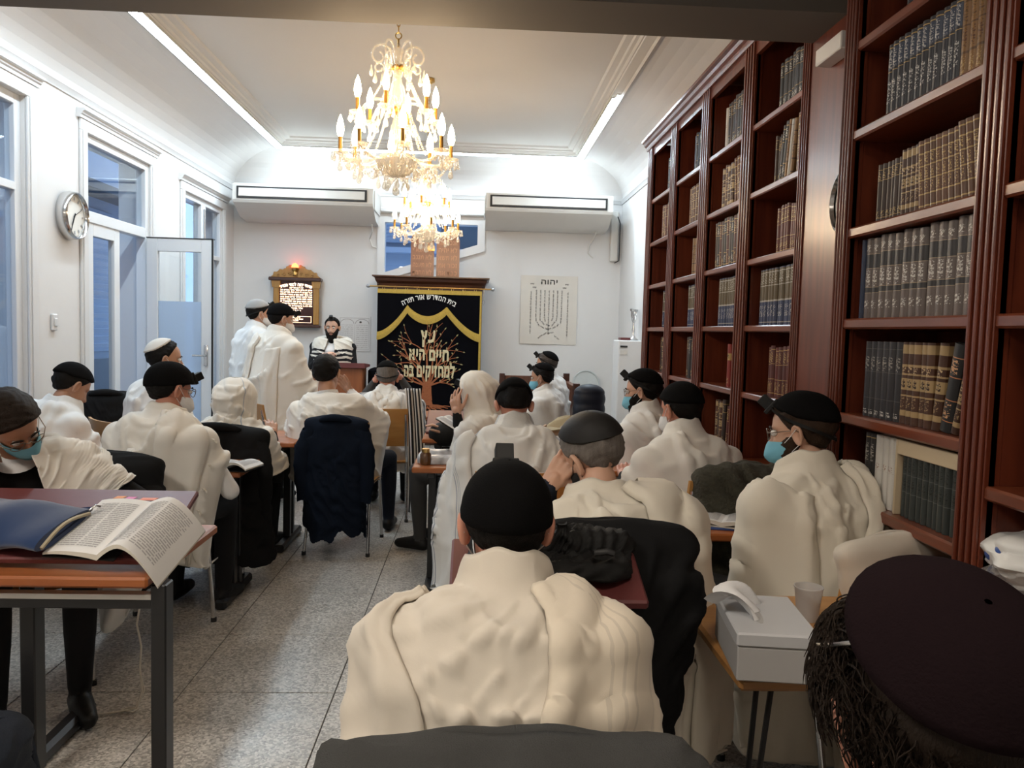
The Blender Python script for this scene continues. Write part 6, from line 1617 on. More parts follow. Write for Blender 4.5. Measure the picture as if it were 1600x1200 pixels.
# ------------------------------------------------------------------ a person
def person(label, head_at, facing, seated=True, lean=12, side=0, head=(0, 0, 0), skin_='skin_light', hair='hair_black', hair_style='short', hair_thick=.009,
           cap=None, mask=None, beard=None, tef=False, glasses=False, shirt='suit_black', trousers='suit_black', arms=('table', 'table'),
           shawl=None, hood=False, seed=1, eyes=False, vox=.013, res=1.0, hands=True, knees=None, twist=0.0, hip_z=None, girth=1.0, strands=0):
    """head_at: world position of the head centre; facing: rz of the body (0 looks away from the viewer, + turns left); head=(yaw,pitch down,roll) relative to the body"""
    rz = R(facing); a = R(lean); b = R(side)
    hz = hip_z if hip_z is not None else (.55 if seated else .93)
    rot = lambda k: Matrix.Rotation(b * k, 3, 'Y') @ Matrix.Rotation(-a * k, 3, 'X')
    hoff = rot(.85) @ Vector((0, .035, .165))
    ups = [(.36, .55), (.40, .95), (.24, 1.15)]                      # share of the torso length, share of the lean
    ez = sum(s * (rot(k) @ Vector((0, 0, 1))).z for s, k in ups)
    L = min(.60, max(.40, (head_at.z - hz - hoff.z) / ez))
    hz2 = head_at.z - hoff.z - L * ez                                # hip height that the head height asks for
    pts = [Vector((0, 0, hz2))]
    for s, k in ups: pts.append(pts[-1] + rot(k) @ Vector((0, 0, L * s)))
    hip, waist, chest, c7 = pts
    hc = c7 + hoff
    Rz = Matrix.Rotation(rz, 3, 'Z')
    w0 = head_at - Rz @ hc; loc = (w0.x, w0.y, 0)
    t = thing('person', label, 'person', loc, rz, 'men in prayer shawls')
    Tup = rot(1.0) @ Matrix.Rotation(R(twist), 3, 'Z')
    sh = [c7 + Tup @ Vector((sx * .172 * girth, .0, -.064)) for sx in (-1, 1)]
    prims = []                                                       # (p0,p1,r0,r1,slot)
    m_ = MB()
    def cap_(p0, p1, r0, r1, slot): capsule(m_, p0, p1, r0, r1); prims.append((tuple(p0), tuple(p1), r0, r1, slot))
    rings = [(hip - Vector((0, 0, .06)), .165, .125, 0), (hip + Vector((0, 0, .06)), .165, .125, .3), (waist, .150, .115, .6), (waist.lerp(chest, .5), .160, .118, .8), (chest, .172, .118, 1), (chest.lerp(c7, .55), .170, .098, 1.05), (c7 - Vector((0, 0, .01)), .085, .066, 1.1)]
    body_sph = []
    rr = []
    for c, w_, d_, k in rings:
        w_ *= girth; d_ *= girth
        Q = rot(k) @ Matrix.Rotation(R(twist) * k * .9, 3, 'Z')
        rr.append([tuple(c + Q @ Vector((w_ * math.cos(q), d_ * math.sin(q), 0))) for q in np.linspace(0, 2 * math.pi, 25)[:-1]])
        for s in (-1, -.5, 0, .5, 1):
            p = c + Q @ Vector((s * (w_ - d_ * .95), 0, 0)); body_sph.append((p.x, p.y, p.z, d_ * .97))
    m_.grid(rr, wrap=True); m_.f.append(tuple(range(24))[::-1]); m_.m.append(0); o_ = 24 * 6; m_.f.append(tuple(range(o_, o_ + 24))); m_.m.append(0)
    for p, q in zip(pts, pts[1:]): prims.append((tuple(p), tuple(q), .12, .12, 1))
    for i, (p, q) in enumerate(((chest, c7),)):
        for k in range(6):
            w = p.lerp(q, k / 5)
    nb = hc + rot(.8) @ Vector((0, -.02, -.07))
    cap_(c7 - Vector((0, 0, .02)), nb, .060, .055, 0); prims[-1] = (tuple(c7 + Vector((0, 0, .03))), tuple(nb), .060, .055, 0)
    neck_sph = [(*(c7.lerp(nb, k / 4)), .057) for k in range(5)]
    # arms
    ends = []
    for i, sx in enumerate((-1, 1)):
        s_ = sh[i]; am = arms[i]; hand_dir = None; palm = None; curl = .5
        if am == 'table': el = s_ + Vector((sx * .07, .13, -.25)); wr = el + Vector((-sx * .10, .21, .0)); wr.z = max(wr.z, TZ + .03) if seated else wr.z
        elif am == 'lap': el = s_ + Vector((sx * .05, .02, -.28)); wr = el + Vector((-sx * .10, .22, -.05))
        elif am == 'down': el = s_ + Vector((sx * .035, -.01, -.29)); wr = el + Vector((0, .05, -.25))
        elif am == 'front': el = s_ + Vector((sx * .06, .06, -.27)); wr = el + Vector((-sx * .12, .21, .05))
        elif am.get('world'):
            iv = Rz.inverted(); el = iv @ (Vector(am['elbow']) - Vector(loc)); wr = iv @ (Vector(am['wrist']) - Vector(loc))
            hand_dir = iv @ Vector(am['dir']); palm = iv @ Vector(am['palm']); curl = am.get('curl', .5)
        else:
            el = Vector(am['elbow']) + (s_ if am.get('rel', True) else Vector()); wr = Vector(am['wrist']) + (hc if am.get('to_head') else (s_ if am.get('rel', True) else Vector()))
            hand_dir = am.get('dir'); palm = am.get('palm'); curl = am.get('curl', .5)
        if am in ('table', 'lap', 'down', 'front'):
            hand_dir = (wr - el); palm = (0, 0, -1) if am != 'down' else (-sx, 0, 0)
        cap_(c7.lerp(s_, .5), s_, .06, .066, 1)
        cap_(s_, el, .055, .043, 1); cap_(el, el.lerp(wr, .35), .044, .046, 1); cap_(el.lerp(wr, .35), wr, .046, .031, 1)
        hd = Vector(hand_dir).normalized(); cap_(wr - hd * .01, wr + hd * .025, .027, .026, 0)
        for k in range(5):
            p = s_.lerp(el, k / 4 * .95); body_sph.append((p.x, p.y, p.z, .069 - .014 * k / 4))
        p = c7.lerp(s_, .55); body_sph.append((p.x, p.y, p.z - .008, .062))
        ends.append((wr, hd, Vector(palm or (0, 0, -1)), sx, curl, el))
    # legs
    for i, sx in enumerate((-1, 1)):
        hj = hip + Vector((sx * .085, .02, -.02))
        if seated:
            kn = Vector((sx * .13, .46, .515)) if knees is None else Vector(knees[i][0]); an = Vector((sx * .13, .43, .10)) if knees is None else Vector(knees[i][1])
        else: kn = Vector((sx * .085, .02, .50)); an = Vector((sx * .085, -.02, .10))
        cap_(hj, kn, .088, .060, 2); cap_(kn, kn.lerp(an, .35), .058, .058, 2); cap_(kn.lerp(an, .35), an, .058, .042, 2)
        cap_(an + Vector((0, -.03, -.052)), an + Vector((0, .06, -.05)), .042, .044, 3); cap_(an + Vector((0, .06, -.05)), an + Vector((sx * .01, .155, -.062)), .044, .032, 3)
    v, f = remesh(m_, vox, 5)
    fa_ = np.array(f); fc = v[fa_].mean(1); best = np.full(len(f), 1e9); sl = np.zeros(len(f), int)
    for p0, p1, r0, r1, slot in prims:
        p0 = np.array(p0); p1 = np.array(p1); d = p1 - p0; tt = np.clip(((fc - p0) @ d) / max(1e-9, d @ d), 0, 1)
        dist = np.linalg.norm(fc - (p0 + tt[:, None] * d), axis=1) - (r0 + (r1 - r0) * tt); up = dist < best; best[up] = dist[up]; sl[up] = slot
    n0 = np.array(c7 + Vector((0, 0, .015))); n1 = np.array(nb); dn = n1 - n0; tt = ((fc - n0) @ dn) / (dn @ dn)
    sl[(np.linalg.norm(fc - (n0 + np.clip(tt, 0, 1)[:, None] * dn), axis=1) < .078) & (tt > -.05)] = 0
    B = MB(); B.v = v.tolist(); B.f = f; B.m = sl.tolist()
    # hands
    if hands:
        for wr, hd, pn, sx, curl, el in ends:
            hm = MB(); hand_caps(hm, wr, hd, pn, sx, curl); hv, hf = remesh(hm, .0042 if res > .7 else .0055, 2); B.add(hv.tolist(), hf, 0)
    # head
    Hm = Matrix.Translation(hc) @ (rot(.6).to_4x4()) @ Matrix.Rotation(R(head[0]), 4, 'Z') @ Matrix.Rotation(R(head[2]), 4, 'Y') @ Matrix.Rotation(-R(head[1]), 4, 'X')
    nu, nv = (84, 60) if res > .7 else (60, 44)
    d, _, _ = head_grid(nu, nv); hp = head_pos(d)
    hb = grid_mb(hp, True)
    for s in (-1, 1): ear_mb(hb, s)
    B.add(hb.v, hb.f, 0, Hm)
    body = obj('body', B, [skin_, shirt, trousers, 'leather_black'], t, smooth=180, world=False)
    def on_head(name, mb_, mname, sm=180, kind=None):
        mb_.v = [tuple(Hm @ Vector(p)) for p in mb_.v]
        return obj(name, mb_, mname, t, smooth=sm, world=False)
    if hair and not hood: on_head('hair', hair_shell(seed, hair_thick, hair_style, .0035 if hair_thick < .02 else .006), hair)
    if hair and hood: on_head('hair', hair_shell(seed, .008, hair_style, .002), hair)
    if beard: on_head('beard', beard_shell(seed, beard[0], beard[1], beard[2]), hair if len(beard) < 4 else beard[3])
    if cap:
        cap = dict(cap); cap['thick'] = max(cap['thick'], (hair_thick if hair else 0) + .0085)
        on_head('skullcap', cap_shell(**{k: v_ for k, v_ in cap.items() if k != 'mat'}), cap['mat'], 60 if cap.get('seams') else 180)
    if eyes:
        for s in (-1, 1):
            e = MB(); e.ball((s * .031, .0765, .008), (.0125, .0115, .011), 14, 10); ey = on_head('eye', e, 'eye_white'); PM[ey.name] = PM[t.name]
            e = MB(); e.ball((s * .031, .0862, .0065), (.0055, .003, .0055), 10, 6); on_head('iris', e, 'eye_iris')
            e = MB(); e.tube([(s * (.012 + .038 * u), .092 - .012 * u, .026 + .005 * math.sin(math.pi * u) - .004 * u) for u in np.linspace(0, 1, 7)], [.002, .0035, .004, .004, .0035, .003, .0015], 6); on_head('eyebrow', e, hair)
        e = MB(); e.ball((0, .089, -.064), (.018, .006, .0055), 14, 8); on_head('lips', e, 'lip')
    if mask:
        on_head('face_mask', mask_shell(), mask)
        e = MB()
        for s in (-1, 1):
            e.tube([(s * .058, .050, -.034), (s * .076, .022, -.012), (s * .084, -.002, .012), (s * .084, -.018, .022)], .0013, 5); e.tube([(s * .052, .040, -.078), (s * .068, .018, -.055), (s * .080, -.008, -.036), (s * .084, -.022, -.012)], .0013, 5)
        on_head('mask_loops', e, 'mask_white' if mask != 'mask_black' else 'mask_black')
    if glasses: on_head('glasses', glasses_mb(), 'glass_frame')
    if tef:
        tk = dict(tef) if isinstance(tef, dict) else {}; strap = tk.pop('strap', True); bx, st = tefillin_parts(**tk); on_head('tefillin_box', bx, 'leather_black', 30)
        if strap: on_head('tefillin_strap', st, 'leather_black', 60)
    if shirt.startswith('shirt') or shirt.startswith('suit'):
        e = MB(); cc = c7 + rot(1.0) @ Vector((0, .012, .028)); ring = []
        for q in np.linspace(0, 2 * math.pi, 25)[:-1]:
            ring.append(rot(1.0) @ Vector((.068 * math.cos(q), .066 * math.sin(q), .0)))
        lo = [tuple(cc + p * 1.10 - Vector((0, 0, .03))) for p in ring]; mid = [tuple(cc + p * 1.04) for p in ring]; hi = [tuple(cc + p * .96 + Vector((0, -.006, .022))) for p in ring]
        e.grid([lo, mid, hi], wrap=True); obj('collar', e, 'shirt_white' if not shirt.startswith('shirt_blue') else 'shirt_blue', t, smooth=180, world=False)
    info = dict(t=t, hip=hip, waist=waist, chest=chest, c7=c7, hc=hc, sh=sh, sph=body_sph, neck=neck_sph, Hm=Hm, ends=ends, rot=rot, loc=loc, rz=rz)
    if shawl is not None: put_shawl(info, seed=seed, hood=hood, res=res, **shawl)
    return info
def put_shawl(I, mat_='wool_cream', collar=.035, zhem=.42, opening=22, front=0.0, hem=None, hull=.55, slack=.16, off=.014, seed=1, hood=False, res=1.0, folds=None, forearms=0.0, extra=(), panels=(), col_mat=None, hood_open=55, solid=.004, ret=False, skip_arms=False, top=None, clip=None):
    t = I['t']; sph = [q for q in I['sph'] if clip is None or clip[0] < q[0] < clip[1]]; hc, c7 = I['hc'], I['c7']
    nk = [s for s in I['neck'] if s[2] < c7.z + collar + .03]; sph += nk
    if hood:
        for dx, dy, dz, r_ in ((0, -.012, .034, .098), (0, .03, -.01, .086), (0, -.03, 0, .095), (0, 0, -.06, .085)):
            p = I['Hm'] @ Vector((dx, dy, dz)); sph.append((p.x, p.y, p.z, r_))
    if forearms:
        for wr, hd, pn, sx, curl, el in I['ends']:
            for k in range(6): p = el.lerp(wr, k / 5 * forearms); sph.append((p.x, p.y, p.z, .052))
    sph += list(extra)
    sph = np.array(sph); ztop = (max(s[2] + s[3] for s in sph) - .003) if hood else c7.z + collar + .01
    if top is not None: ztop = top
    axis = [(hc.z + .12, hc.x, hc.y), (c7.z + .03, c7.x * .6 + hc.x * .4 if not hood else c7.x * .5 + hc.x * .5, c7.y * .75 + hc.y * .25), (I['chest'].z, I['chest'].x, I['chest'].y + .0), (I['waist'].z, I['waist'].x, I['waist'].y), (I['hip'].z, I['hip'].x, I['hip'].y), (0, I['hip'].x, I['hip'].y)]
    dr = drape(sph, axis, ztop, zhem - .02, T=96, K=100, off=off, slack=slack, hull=hull)
    zchin = hc.z - .13
    if hood: op = lambda z: R(hood_open) * sstep(zchin - .10, zchin + .02, z) * (1 - sstep(ztop - .06, ztop - .01, z)) + R(opening) * (1 - sstep(zchin - .10, zchin + .02, z))
    else: op = lambda z: R(opening)
    hf = hem if hem else (lambda s, th: zhem)
    NS, NV = int(130 * max(.55, res)), int(100 * max(.55, res))
    G, TH = cloth_grid(dr, NS, NV, op, hf, front)
    if not hood and collar > 0:                                      # rolled neck edge
        k = max(2, int(NV * .03)); c = G[0].mean(0); inner = G[0] + (c - G[0]) * .16; inner[:, 2] -= .022; mid = G[0] + (c - G[0]) * .04; mid[:, 2] += .008
        G = np.concatenate([inner[None], mid[None], G]); TH = np.concatenate([TH[:1], TH[:1], TH])
    if not hood and collar > 0:                                      # looser, lower towards the front, uneven
        n_ = int(NV * .16) + 2; fade = (1 - sstep(0, 1, np.linspace(0, 1, n_)))[:, None]; fr_ = (1 + np.cos(TH[:n_])) / 2; cc = G[:1].mean(1, keepdims=True)
        out_ = G[:n_] - cc; out_[..., 2] = 0; ol = np.linalg.norm(out_, axis=-1, keepdims=True) + 1e-6
        wv = np.sin(TH[:n_] * 2 + seed) * .5 + np.sin(TH[:n_] * 5 + seed * 2) * .5
        G[:n_, :, 2] -= fade * (collar * .75 * fr_ ** 1.5 + .008 * wv); G[:n_] += out_ / ol * (fade * (.003 + .006 * wv + .02 * fr_))[..., None]
    kw = dict(folds or {})
    cr = kw.pop('crease', dict(amp=.009))
    st = kw.pop('settle', {}); pre = kw.pop('pre', 1.0)
    for q in ('vert', 'swag', 'wrinkle'): kw[q] = kw.get(q, dict(vert=.012, swag=.010, wrinkle=.004)[q]) * pre
    kw['fine'] = 0
    G = add_folds(G, TH, seed, **kw)
    if cr: G = creases(G, TH, seed, **cr)
    G = settle(G, sph, seed, **st)
    o = cloth_obj('prayer_shawl', G, mat_ if not col_mat else [mat_, col_mat], t, solid, mi_fn=(lambda i, j: 1 if (i < 11 and NS * .36 < j < NS * .64) else 0) if col_mat else None)
    for k, p in enumerate(panels):
        p = dict(p); mm = p.pop('mat', mat_); nm = p.pop('name', 'shawl_fold')
        cloth_obj(nm, overlay(G, seed=seed + k, **p), mm, t, solid)
    I['G'] = G; I['shawl'] = o
    return G
hair_mat('hair_dark_brown', (0.016, 0.010, 0.0065))
# ------------------------------------------------------------------ coats hung over chair backs
fabric('coat_black', (0.012, 0.012, 0.0125), rough=.8, sheen=.1, bump=.25); fabric('coat_navy', (0.008, 0.012, 0.022), rough=.85, sheen=.15, bump=.2); fabric('coat_grey', (0.060, 0.060, 0.058), rough=.95, sheen=.2, bump=.5, weave=500)
mat('coat_shiny', (0.011, 0.011, 0.011), rough=.68, bump=.25, bscale=30, spec=.25); mat('coat_fur', (0.045, 0.042, 0.028), rough=.95, var=.5, scale=30, bump=.9, bscale=90); mat('puffer_navy', (0.008, 0.011, 0.022), rough=.45, spec=.4)
def coat(loc, rz, label, mname, ztop=.86, zhem=.28, width=.22, y=-.275, thick=.045, seed=1, flare=.06, sleeves=True, hem_w=.05, name='coat', lump=0.0, folds=None, res=.8, group='coats hung over chairs'):
    t = thing(name, label, 'coat', loc, rz, group)
    sph = [(x, y + .012 * math.cos(x * 8), ztop - thick - .02 * (abs(x) / width) ** 3 + lump * math.exp(-(x / .09) ** 2), thick) for x in np.linspace(-width + thick, width - thick, 13)]
    sph += [(x, y - .02, ztop - thick - .10, thick * 1.05) for x in np.linspace(-width + thick * .9, width - thick * .9, 13)]
    sph += [(0, y - .02, ztop - thick - .03, thick * 1.2)]
    sph = np.array(sph); zt = float((sph[:, 2] + sph[:, 3]).max()) - .002
    dr = drape(sph, [(2, 0, y), (0, 0, y)], zt, zhem - .1, T=96, K=90, off=.008, slack=-flare, hull=.75)
    w = Wob(seed, 3, dim=1)
    G, TH = cloth_grid(dr, 110, 90, None, lambda s, th: zhem + hem_w * float(w(np.array([s * 6.28]))), 0.0)
    kw = dict(vert=.020, nvert=9, swag=.006, nswag=4, v0=.05, wrinkle=.008, fine=.003); kw.update(folds or {})
    G = add_folds(G, TH, seed, **kw)
    G = settle(G, None, seed, ex=(1.05, 1.05), steps=18, iters=4, pin=2, kick=.003, grav=.0006)
    cloth_obj('coat_body', G, mname, t, .006)
    if sleeves:
        for sx in (-1, 1):
            m_ = MB(); x = sx * (width * .80); pts = [(x, y - .03, ztop - .08), (x + sx * .045, y - .055, ztop - .20), (x + sx * .05, y - .06, ztop - .36), (x + sx * .03, y - .055, max(zhem + .06, ztop - .52))]
            P = []
            for k, p in enumerate(np.array([np.interp(np.linspace(0, 3, 14), range(4), [q[a] for q in pts]) for a in range(3)]).T):
                r_ = .055 - .012 * k / 13 + .004 * math.sin(k * 2.1 + seed)
                P.append([(p[0] + r_ * math.cos(q), p[1] + r_ * .6 * math.sin(q), p[2] + .008 * math.sin(3 * q + k)) for q in np.linspace(0, 6.283, 15)[:-1]])
            m_.grid(P, wrap=True); obj('sleeve', m_, mname, t, smooth=180, world=False)
        m_ = MB(); m_.tube([(width * .5 * math.sin(q), y - .035 - .03 * math.cos(q), ztop - .005 - .06 * (1 - math.cos(q)) * .5) for q in np.linspace(-1.3, 1.3, 11)], [.014 + .010 * math.sin(math.pi * k / 10) for k in range(11)], 8); obj('coat_collar', m_, mname, t, smooth=180, world=False)
    return t
def chair_for(I, label, dy=0.0): return make_chair((I['loc'][0] + math.sin(I['rz']) * -dy, I['loc'][1] + math.cos(I['rz']) * dy, 0), I['rz'], label)
def hands_w(elbow, wrist, d, palm, curl=.5): return dict(world=True, elbow=elbow, wrist=wrist, dir=d, palm=palm, curl=curl)
def V3(*a): return Vector(a)
BLK = dict(mat='cap_black')

# ---- nearest man, centre, seen from behind
I = person('nearest man from behind, beige shawl, large black knitted skullcap', at(790, 820, y=1.56), 0, lean=24, head=(4, -8, 0), skin_='skin_ruddy', hair='hair_black', hair_thick=.008,
    cap=dict(mat='cap_black', tilt=-14, ang=78, thick=.0135, bulge=.001), tef=dict(off=.018, el=64, strap=False), mask='mask_white', seed=11, res=1.25, vox=.011, girth=.93,
    shawl=dict(mat_='wool_front', collar=.10, zhem=.42, forearms=.5, hull=.75, off=.02, slack=-.10, opening=26, folds=dict(pre=1.0, vert=.012, nvert=9, swag=.016, nswag=5.5, curv=.45, tilt=-.35, wrinkle=.005, crease=dict(amp=.004, n=(4, 5, 4)), settle=dict(ex=(1.06, 1.055), kick=.003)),
        panels=[dict(mat='panel_tone_stripes', left=lambda v: .585 - .12 * sstep(.20, .95, v), right=lambda v: .80 - .0 * v, v0=.10, v1=.99, off=.020, nf=1.6, fold=.007),
                dict(left=lambda v: .17 + .0 * v, right=lambda v: .20 + .15 * sstep(.16, .42, v) - .05 * sstep(.5, 1, v), v0=.18, v1=.99, off=.016, nf=2.6, fold=.012)]))
fringe(I['t'], I['G'][-2, int(I['G'].shape[1] * .80)] + np.array([.02, -.01, .06]), 5); fringe(I['t'], I['G'][int(I['G'].shape[0] * .62), int(I['G'].shape[1] * .22)] + np.array([-.03, -.0, 0]), 6); fringe(I['t'], I['G'][int(I['G'].shape[0] * .78), int(I['G'].shape[1] * .20)] + np.array([-.03, 0, 0]), 7)
chair_for(I, 'chair of the nearest man, under the grey wool coat')
coat(I['loc'], I['rz'], 'grey wool coat over the nearest chair at the bottom edge', 'coat_grey', ztop=.868, zhem=.30, width=.27, thick=.05, seed=3, y=-.28, lump=.0, sleeves=False, folds=dict(vert=.03, wrinkle=.012), res=1)

# ---- man leaning his head on his hand, black satin kippah
hd = at(925, 712, y=2.30)
I = person('man in black satin kippah resting his cheek on his left hand', hd, 10, lean=26, side=-6, head=(32, 10, -16), skin_='skin_light', hair='hair_grey', hair_thick=.007, seed=12, res=1.1,
    cap=dict(mat='cap_satin', tilt=-24, ang=54, thick=.011, seams=8, rim=.0), mask='mask_black', shirt='suit_navy',
    arms=(hands_w(at(842, 850, y=2.55), at(856, 760, y=2.30), at(896, 706, y=2.30) - at(856, 760, y=2.30), (.45, .85, .2), .55), 'table'),
    shawl=dict(mat_='wool_ivory', collar=.07, zhem=.42, forearms=.1, hull=.68, slack=.05, off=.018, opening=40, front=.25, folds=dict(vert=.016, nvert=9, swag=.018, nswag=5, tilt=.5, curv=.5, wrinkle=.007),
        panels=[dict(left=lambda v: .52 + .06 * v, right=lambda v: .86, v0=.05, v1=.97, off=.024, nf=1.7, fold=.014)]))
make_chair((I['loc'][0] - .13, I['loc'][1] + .03, 0), I['rz'] * .3, 'chair of the man resting his cheek, under the black coat')
coat((I['loc'][0] - .13, I['loc'][1] + .03, 0), I['rz'] * .3, 'black coat over the chair of the man resting his cheek', 'coat_black', ztop=.985, zhem=.30, width=.20, thick=.04, seed=5, y=-.27, flare=.0, sleeves=False, folds=dict(vert=.022, wrinkle=.016, fine=.004), res=1)
# black bag on the reading slope
t = thing('black_bag', 'black nylon bag lying on the maroon book stand', 'bag', (.20, 1.70, .93))
sph = np.array([(x, .05, .02, .030) for x in np.linspace(-.16, .13, 9)] + [(x, -.05, -.012, .022) for x in np.linspace(-.17, .10, 9)])
dr = drape(sph, [(1, 0, 0), (-1, 0, 0)], .08, -.025, T=80, K=40, slack=.1, hull=.8); G, TH = cloth_grid(dr, 80, 40); G = add_folds(G, TH, 31, vert=.006, swag=.006, wrinkle=.010, fine=.004, v0=.0); cloth_obj('bag_body', G, 'coat_shiny', t, .003)
m_ = MB(); m_.tube([(.06, -.085, .035), (.085, -.09, .04), (.10, -.085, .035)], .007, 6); obj('toggle', m_, 'black_plastic', t, smooth=60, world=False)

# ---- man with glasses at the right
I = person('man with glasses and blue mask at right, shawl over his chair back', at(1250, 676, y=2.55), 22, lean=10, head=(36, 6, 0), skin_='skin_light', hair='hair_brown', hair_thick=.012, seed=13, res=1.1, girth=.95,
    cap=dict(mat='cap_black', tilt=-22, ang=58, thick=.016, bulge=.003), tef=dict(off=.020, el=50), mask='mask_blue', glasses=True, eyes=True, beard=(.008, 0, True), shirt='suit_black', arms=('lap', 'lap'),
    shawl=dict(mat_='wool_ivory', collar=.095, zhem=.30, forearms=.2, hull=.7, slack=.06, off=.018, opening=30, front=.15, folds=dict(vert=.014, nvert=12, swag=.014, nswag=5, tilt=.9, curv=.4, wrinkle=.006),
        panels=[dict(left=lambda v: .60 - .20 * sstep(.05, .60, v), right=lambda v: .74 - .06 * v, v0=.06, v1=.58, off=.022, nf=3.2, fold=.016),
                dict(left=lambda v: .14, right=lambda v: .33, v0=.18, v1=.98, off=.02, nf=2.2, fold=.012)]))
chair_for(I, 'chair of the man with glasses, under his shawl')
J = I
t = thing('shawl_drape', 'lower end of a beige shawl draped over the chair of the man with glasses', 'shawl', I['loc'], I['rz'])
sph = np.array([(x, -.275, .845 - .02 * abs(x / .2) ** 3, .035) for x in np.linspace(-.19, .19, 13)])
dr = drape(sph, [(2, 0, -.27), (0, 0, -.27)], .877, .10, T=96, K=80, off=.012, slack=-.03, hull=.8); G, TH = cloth_grid(dr, 100, 80, None, lambda s, th: .14 + .05 * math.sin(s * 9)); G = add_folds(G, TH, 77, vert=.016, nvert=8, swag=.008, wrinkle=.006); cloth_obj('drape_cloth', G, 'wool_beige', t, .004)

# ---- head at the bottom right corner
I = person('closest head at bottom right with dark curly hair and purple kippah', at(1452, 1128, y=.70), 4, lean=14, head=(-4, 10, 0), skin_='skin_ruddy', hair='hair_dark_brown', hair_thick=.020, seed=14, res=1.25,
    cap=dict(mat='cap_purple', tilt=-46, ang=46, thick=.036), glasses=True, shirt='suit_black')
rr = random.Random(4); m_ = MB()
for k in range(3600):
    a = rr.uniform(-math.pi, math.pi); e = rr.uniform(-.6, 1.15)
    d = dirs(np.array(a), np.array(e)); p = head_pos(d, False)
    if hairline(p, d) < .006: continue
    ca = Vector((0, math.sin(R(-46)), math.cos(R(-46))))
    if Vector(d).dot(ca) > math.cos(R(48)): continue
    p = Vector(p + d * .012); dn = Vector(d); tg = Vector((rr.uniform(-.6, .6), rr.uniform(-.6, .6), -1)); tg = (tg - dn * tg.dot(dn)).normalized(); pts = []; L_ = rr.uniform(.03, .05); cu = rr.uniform(4, 8); b_ = dn.cross(tg); ph = rr.uniform(0, 6)
    for i in range(10):
        u = i / 9; pts.append(p + tg * L_ * u + dn * (.009 * math.sin(math.pi * u)) + b_ * .005 * math.sin(u * cu + ph))
    m_.tube([tuple(I['Hm'] @ q) for q in pts], [.0009 * math.sin(math.pi * (.15 + .8 * i / 9)) + .0002 for i in range(10)], 3)
tag(obj('curls', m_, 'hair_dark_brown', I['t'], smooth=60, world=False), kind='stuff')
m_ = MB(); az = np.linspace(.9, 2.2, 14); d_ = dirs(az, np.full(14, .62)); m_.tube([tuple(I['Hm'] @ Vector(p)) for p in (head_pos(d_, False) + d_ * .030)], .0025, 6); obj('hair_clip', m_, 'chrome', I['t'], smooth=60, world=False)
chair_for(I, 'chair under the closest man at bottom right')

# ---- right rows
I = person('man with black cap seated beside the bookcase, shawl high at the neck', at(1062, 641, y=3.60), 16, lean=14, head=(18, 4, 0), skin_='skin_ruddy', hair='hair_black', seed=15, res=.8, cap=dict(mat='cap_black', tilt=-16, ang=66, thick=.015), mask='mask_white',
    shawl=dict(mat_='wool_cream', collar=.11, zhem=.42, forearms=.3, hull=.7, slack=.0, off=.018, folds=dict(swag=.018, nswag=5, tilt=.35, vert=.014)))
chair_for(I, 'chair beside the bookcase, under the fur trimmed coat')
coat((I['loc'][0] + .08, I['loc'][1], 0), I['rz'], 'olive fur trimmed coat over the chair beside the bookcase', 'coat_fur', ztop=.90, zhem=.35, width=.26, thick=.07, seed=8, sleeves=False, folds=dict(vert=.015, wrinkle=.02, fine=.008))
I = person('bearded man with glasses in profile, farther of the two by the bookcase', at(1003, 612, y=4.55), 38, lean=10, head=(30, 4, 0), skin_='skin_light', hair='hair_black', seed=16, res=.8, hair_thick=.012, cap=dict(mat='cap_black', tilt=-22, ang=55, thick=.018), tef=True, mask='mask_blue', glasses=True, beard=(.012, .01, True), eyes=True,
    shawl=dict(mat_='wool_white', collar=.10, zhem=.42, hull=.65, slack=.05, folds=dict(swag=.014, nswag=4)))
chair_for(I, 'chair of the bearded man in profile')
I = person('man bowed low in white shawl with grey stripes and woven neckband', at(803, 634, y=3.80), 2, lean=26, head=(0, 26, 0), skin_='skin_ruddy', hair='hair_black', seed=17, res=1.0, cap=dict(mat='cap_black', tilt=-12, ang=66, thick=.015), tef=dict(off=.022, el=40, strap=False),
    shawl=dict(mat_='wool_greystripe', col_mat='collar_band', collar=.10, zhem=.36, forearms=.45, hull=.65, slack=.0, off=.018, folds=dict(swag=.016, nswag=4.5, tilt=-.25, vert=.016, nvert=10),
        panels=[dict(left=lambda v: .10, right=lambda v: .30, v0=.22, v1=.99, off=.02, nf=2.4, fold=.012, mat='wool_greystripe')]))
chair_for(I, 'chair of the man bowed low in the striped shawl')
el, wr = at(722, 705, y=4.95), at(714, 648, y=4.88)
I = person('hooded man in profile covering his eyes with his hand', at(744, 612, y=5.0), 62, lean=10, head=(0, 12, 0), skin_='skin_light', hair='hair_black', seed=18, res=.9, hood=True, tef=dict(off=.012, el=40), shirt='suit_black', trousers='suit_grey', mask='mask_black',
    arms=(hands_w(el, wr, (at(708, 605, y=4.88) - wr), (.5, .85, .0), .45), 'table'),
    shawl=dict(mat_='wool_cream', zhem=.42, hood_open=70, opening=40, hull=.6, slack=.05, folds=dict(vert=.014, nvert=14, v0=.02, swag=.006)))
chair_for(I, 'chair of the hooded man in profile')
I = person('dark haired man with blue mask in profile below the poster', at(846, 590, y=7.0), 60, lean=8, head=(14, 6, 0), skin_='skin_mid', hair='hair_black', seed=19, res=.6, cap=dict(mat='cap_black', tilt=-26, ang=45, thick=.018), tef=True, mask='mask_blue', eyes=True,
    shawl=dict(mat_='wool_white', collar=.09, zhem=.42, hull=.65, slack=.05))
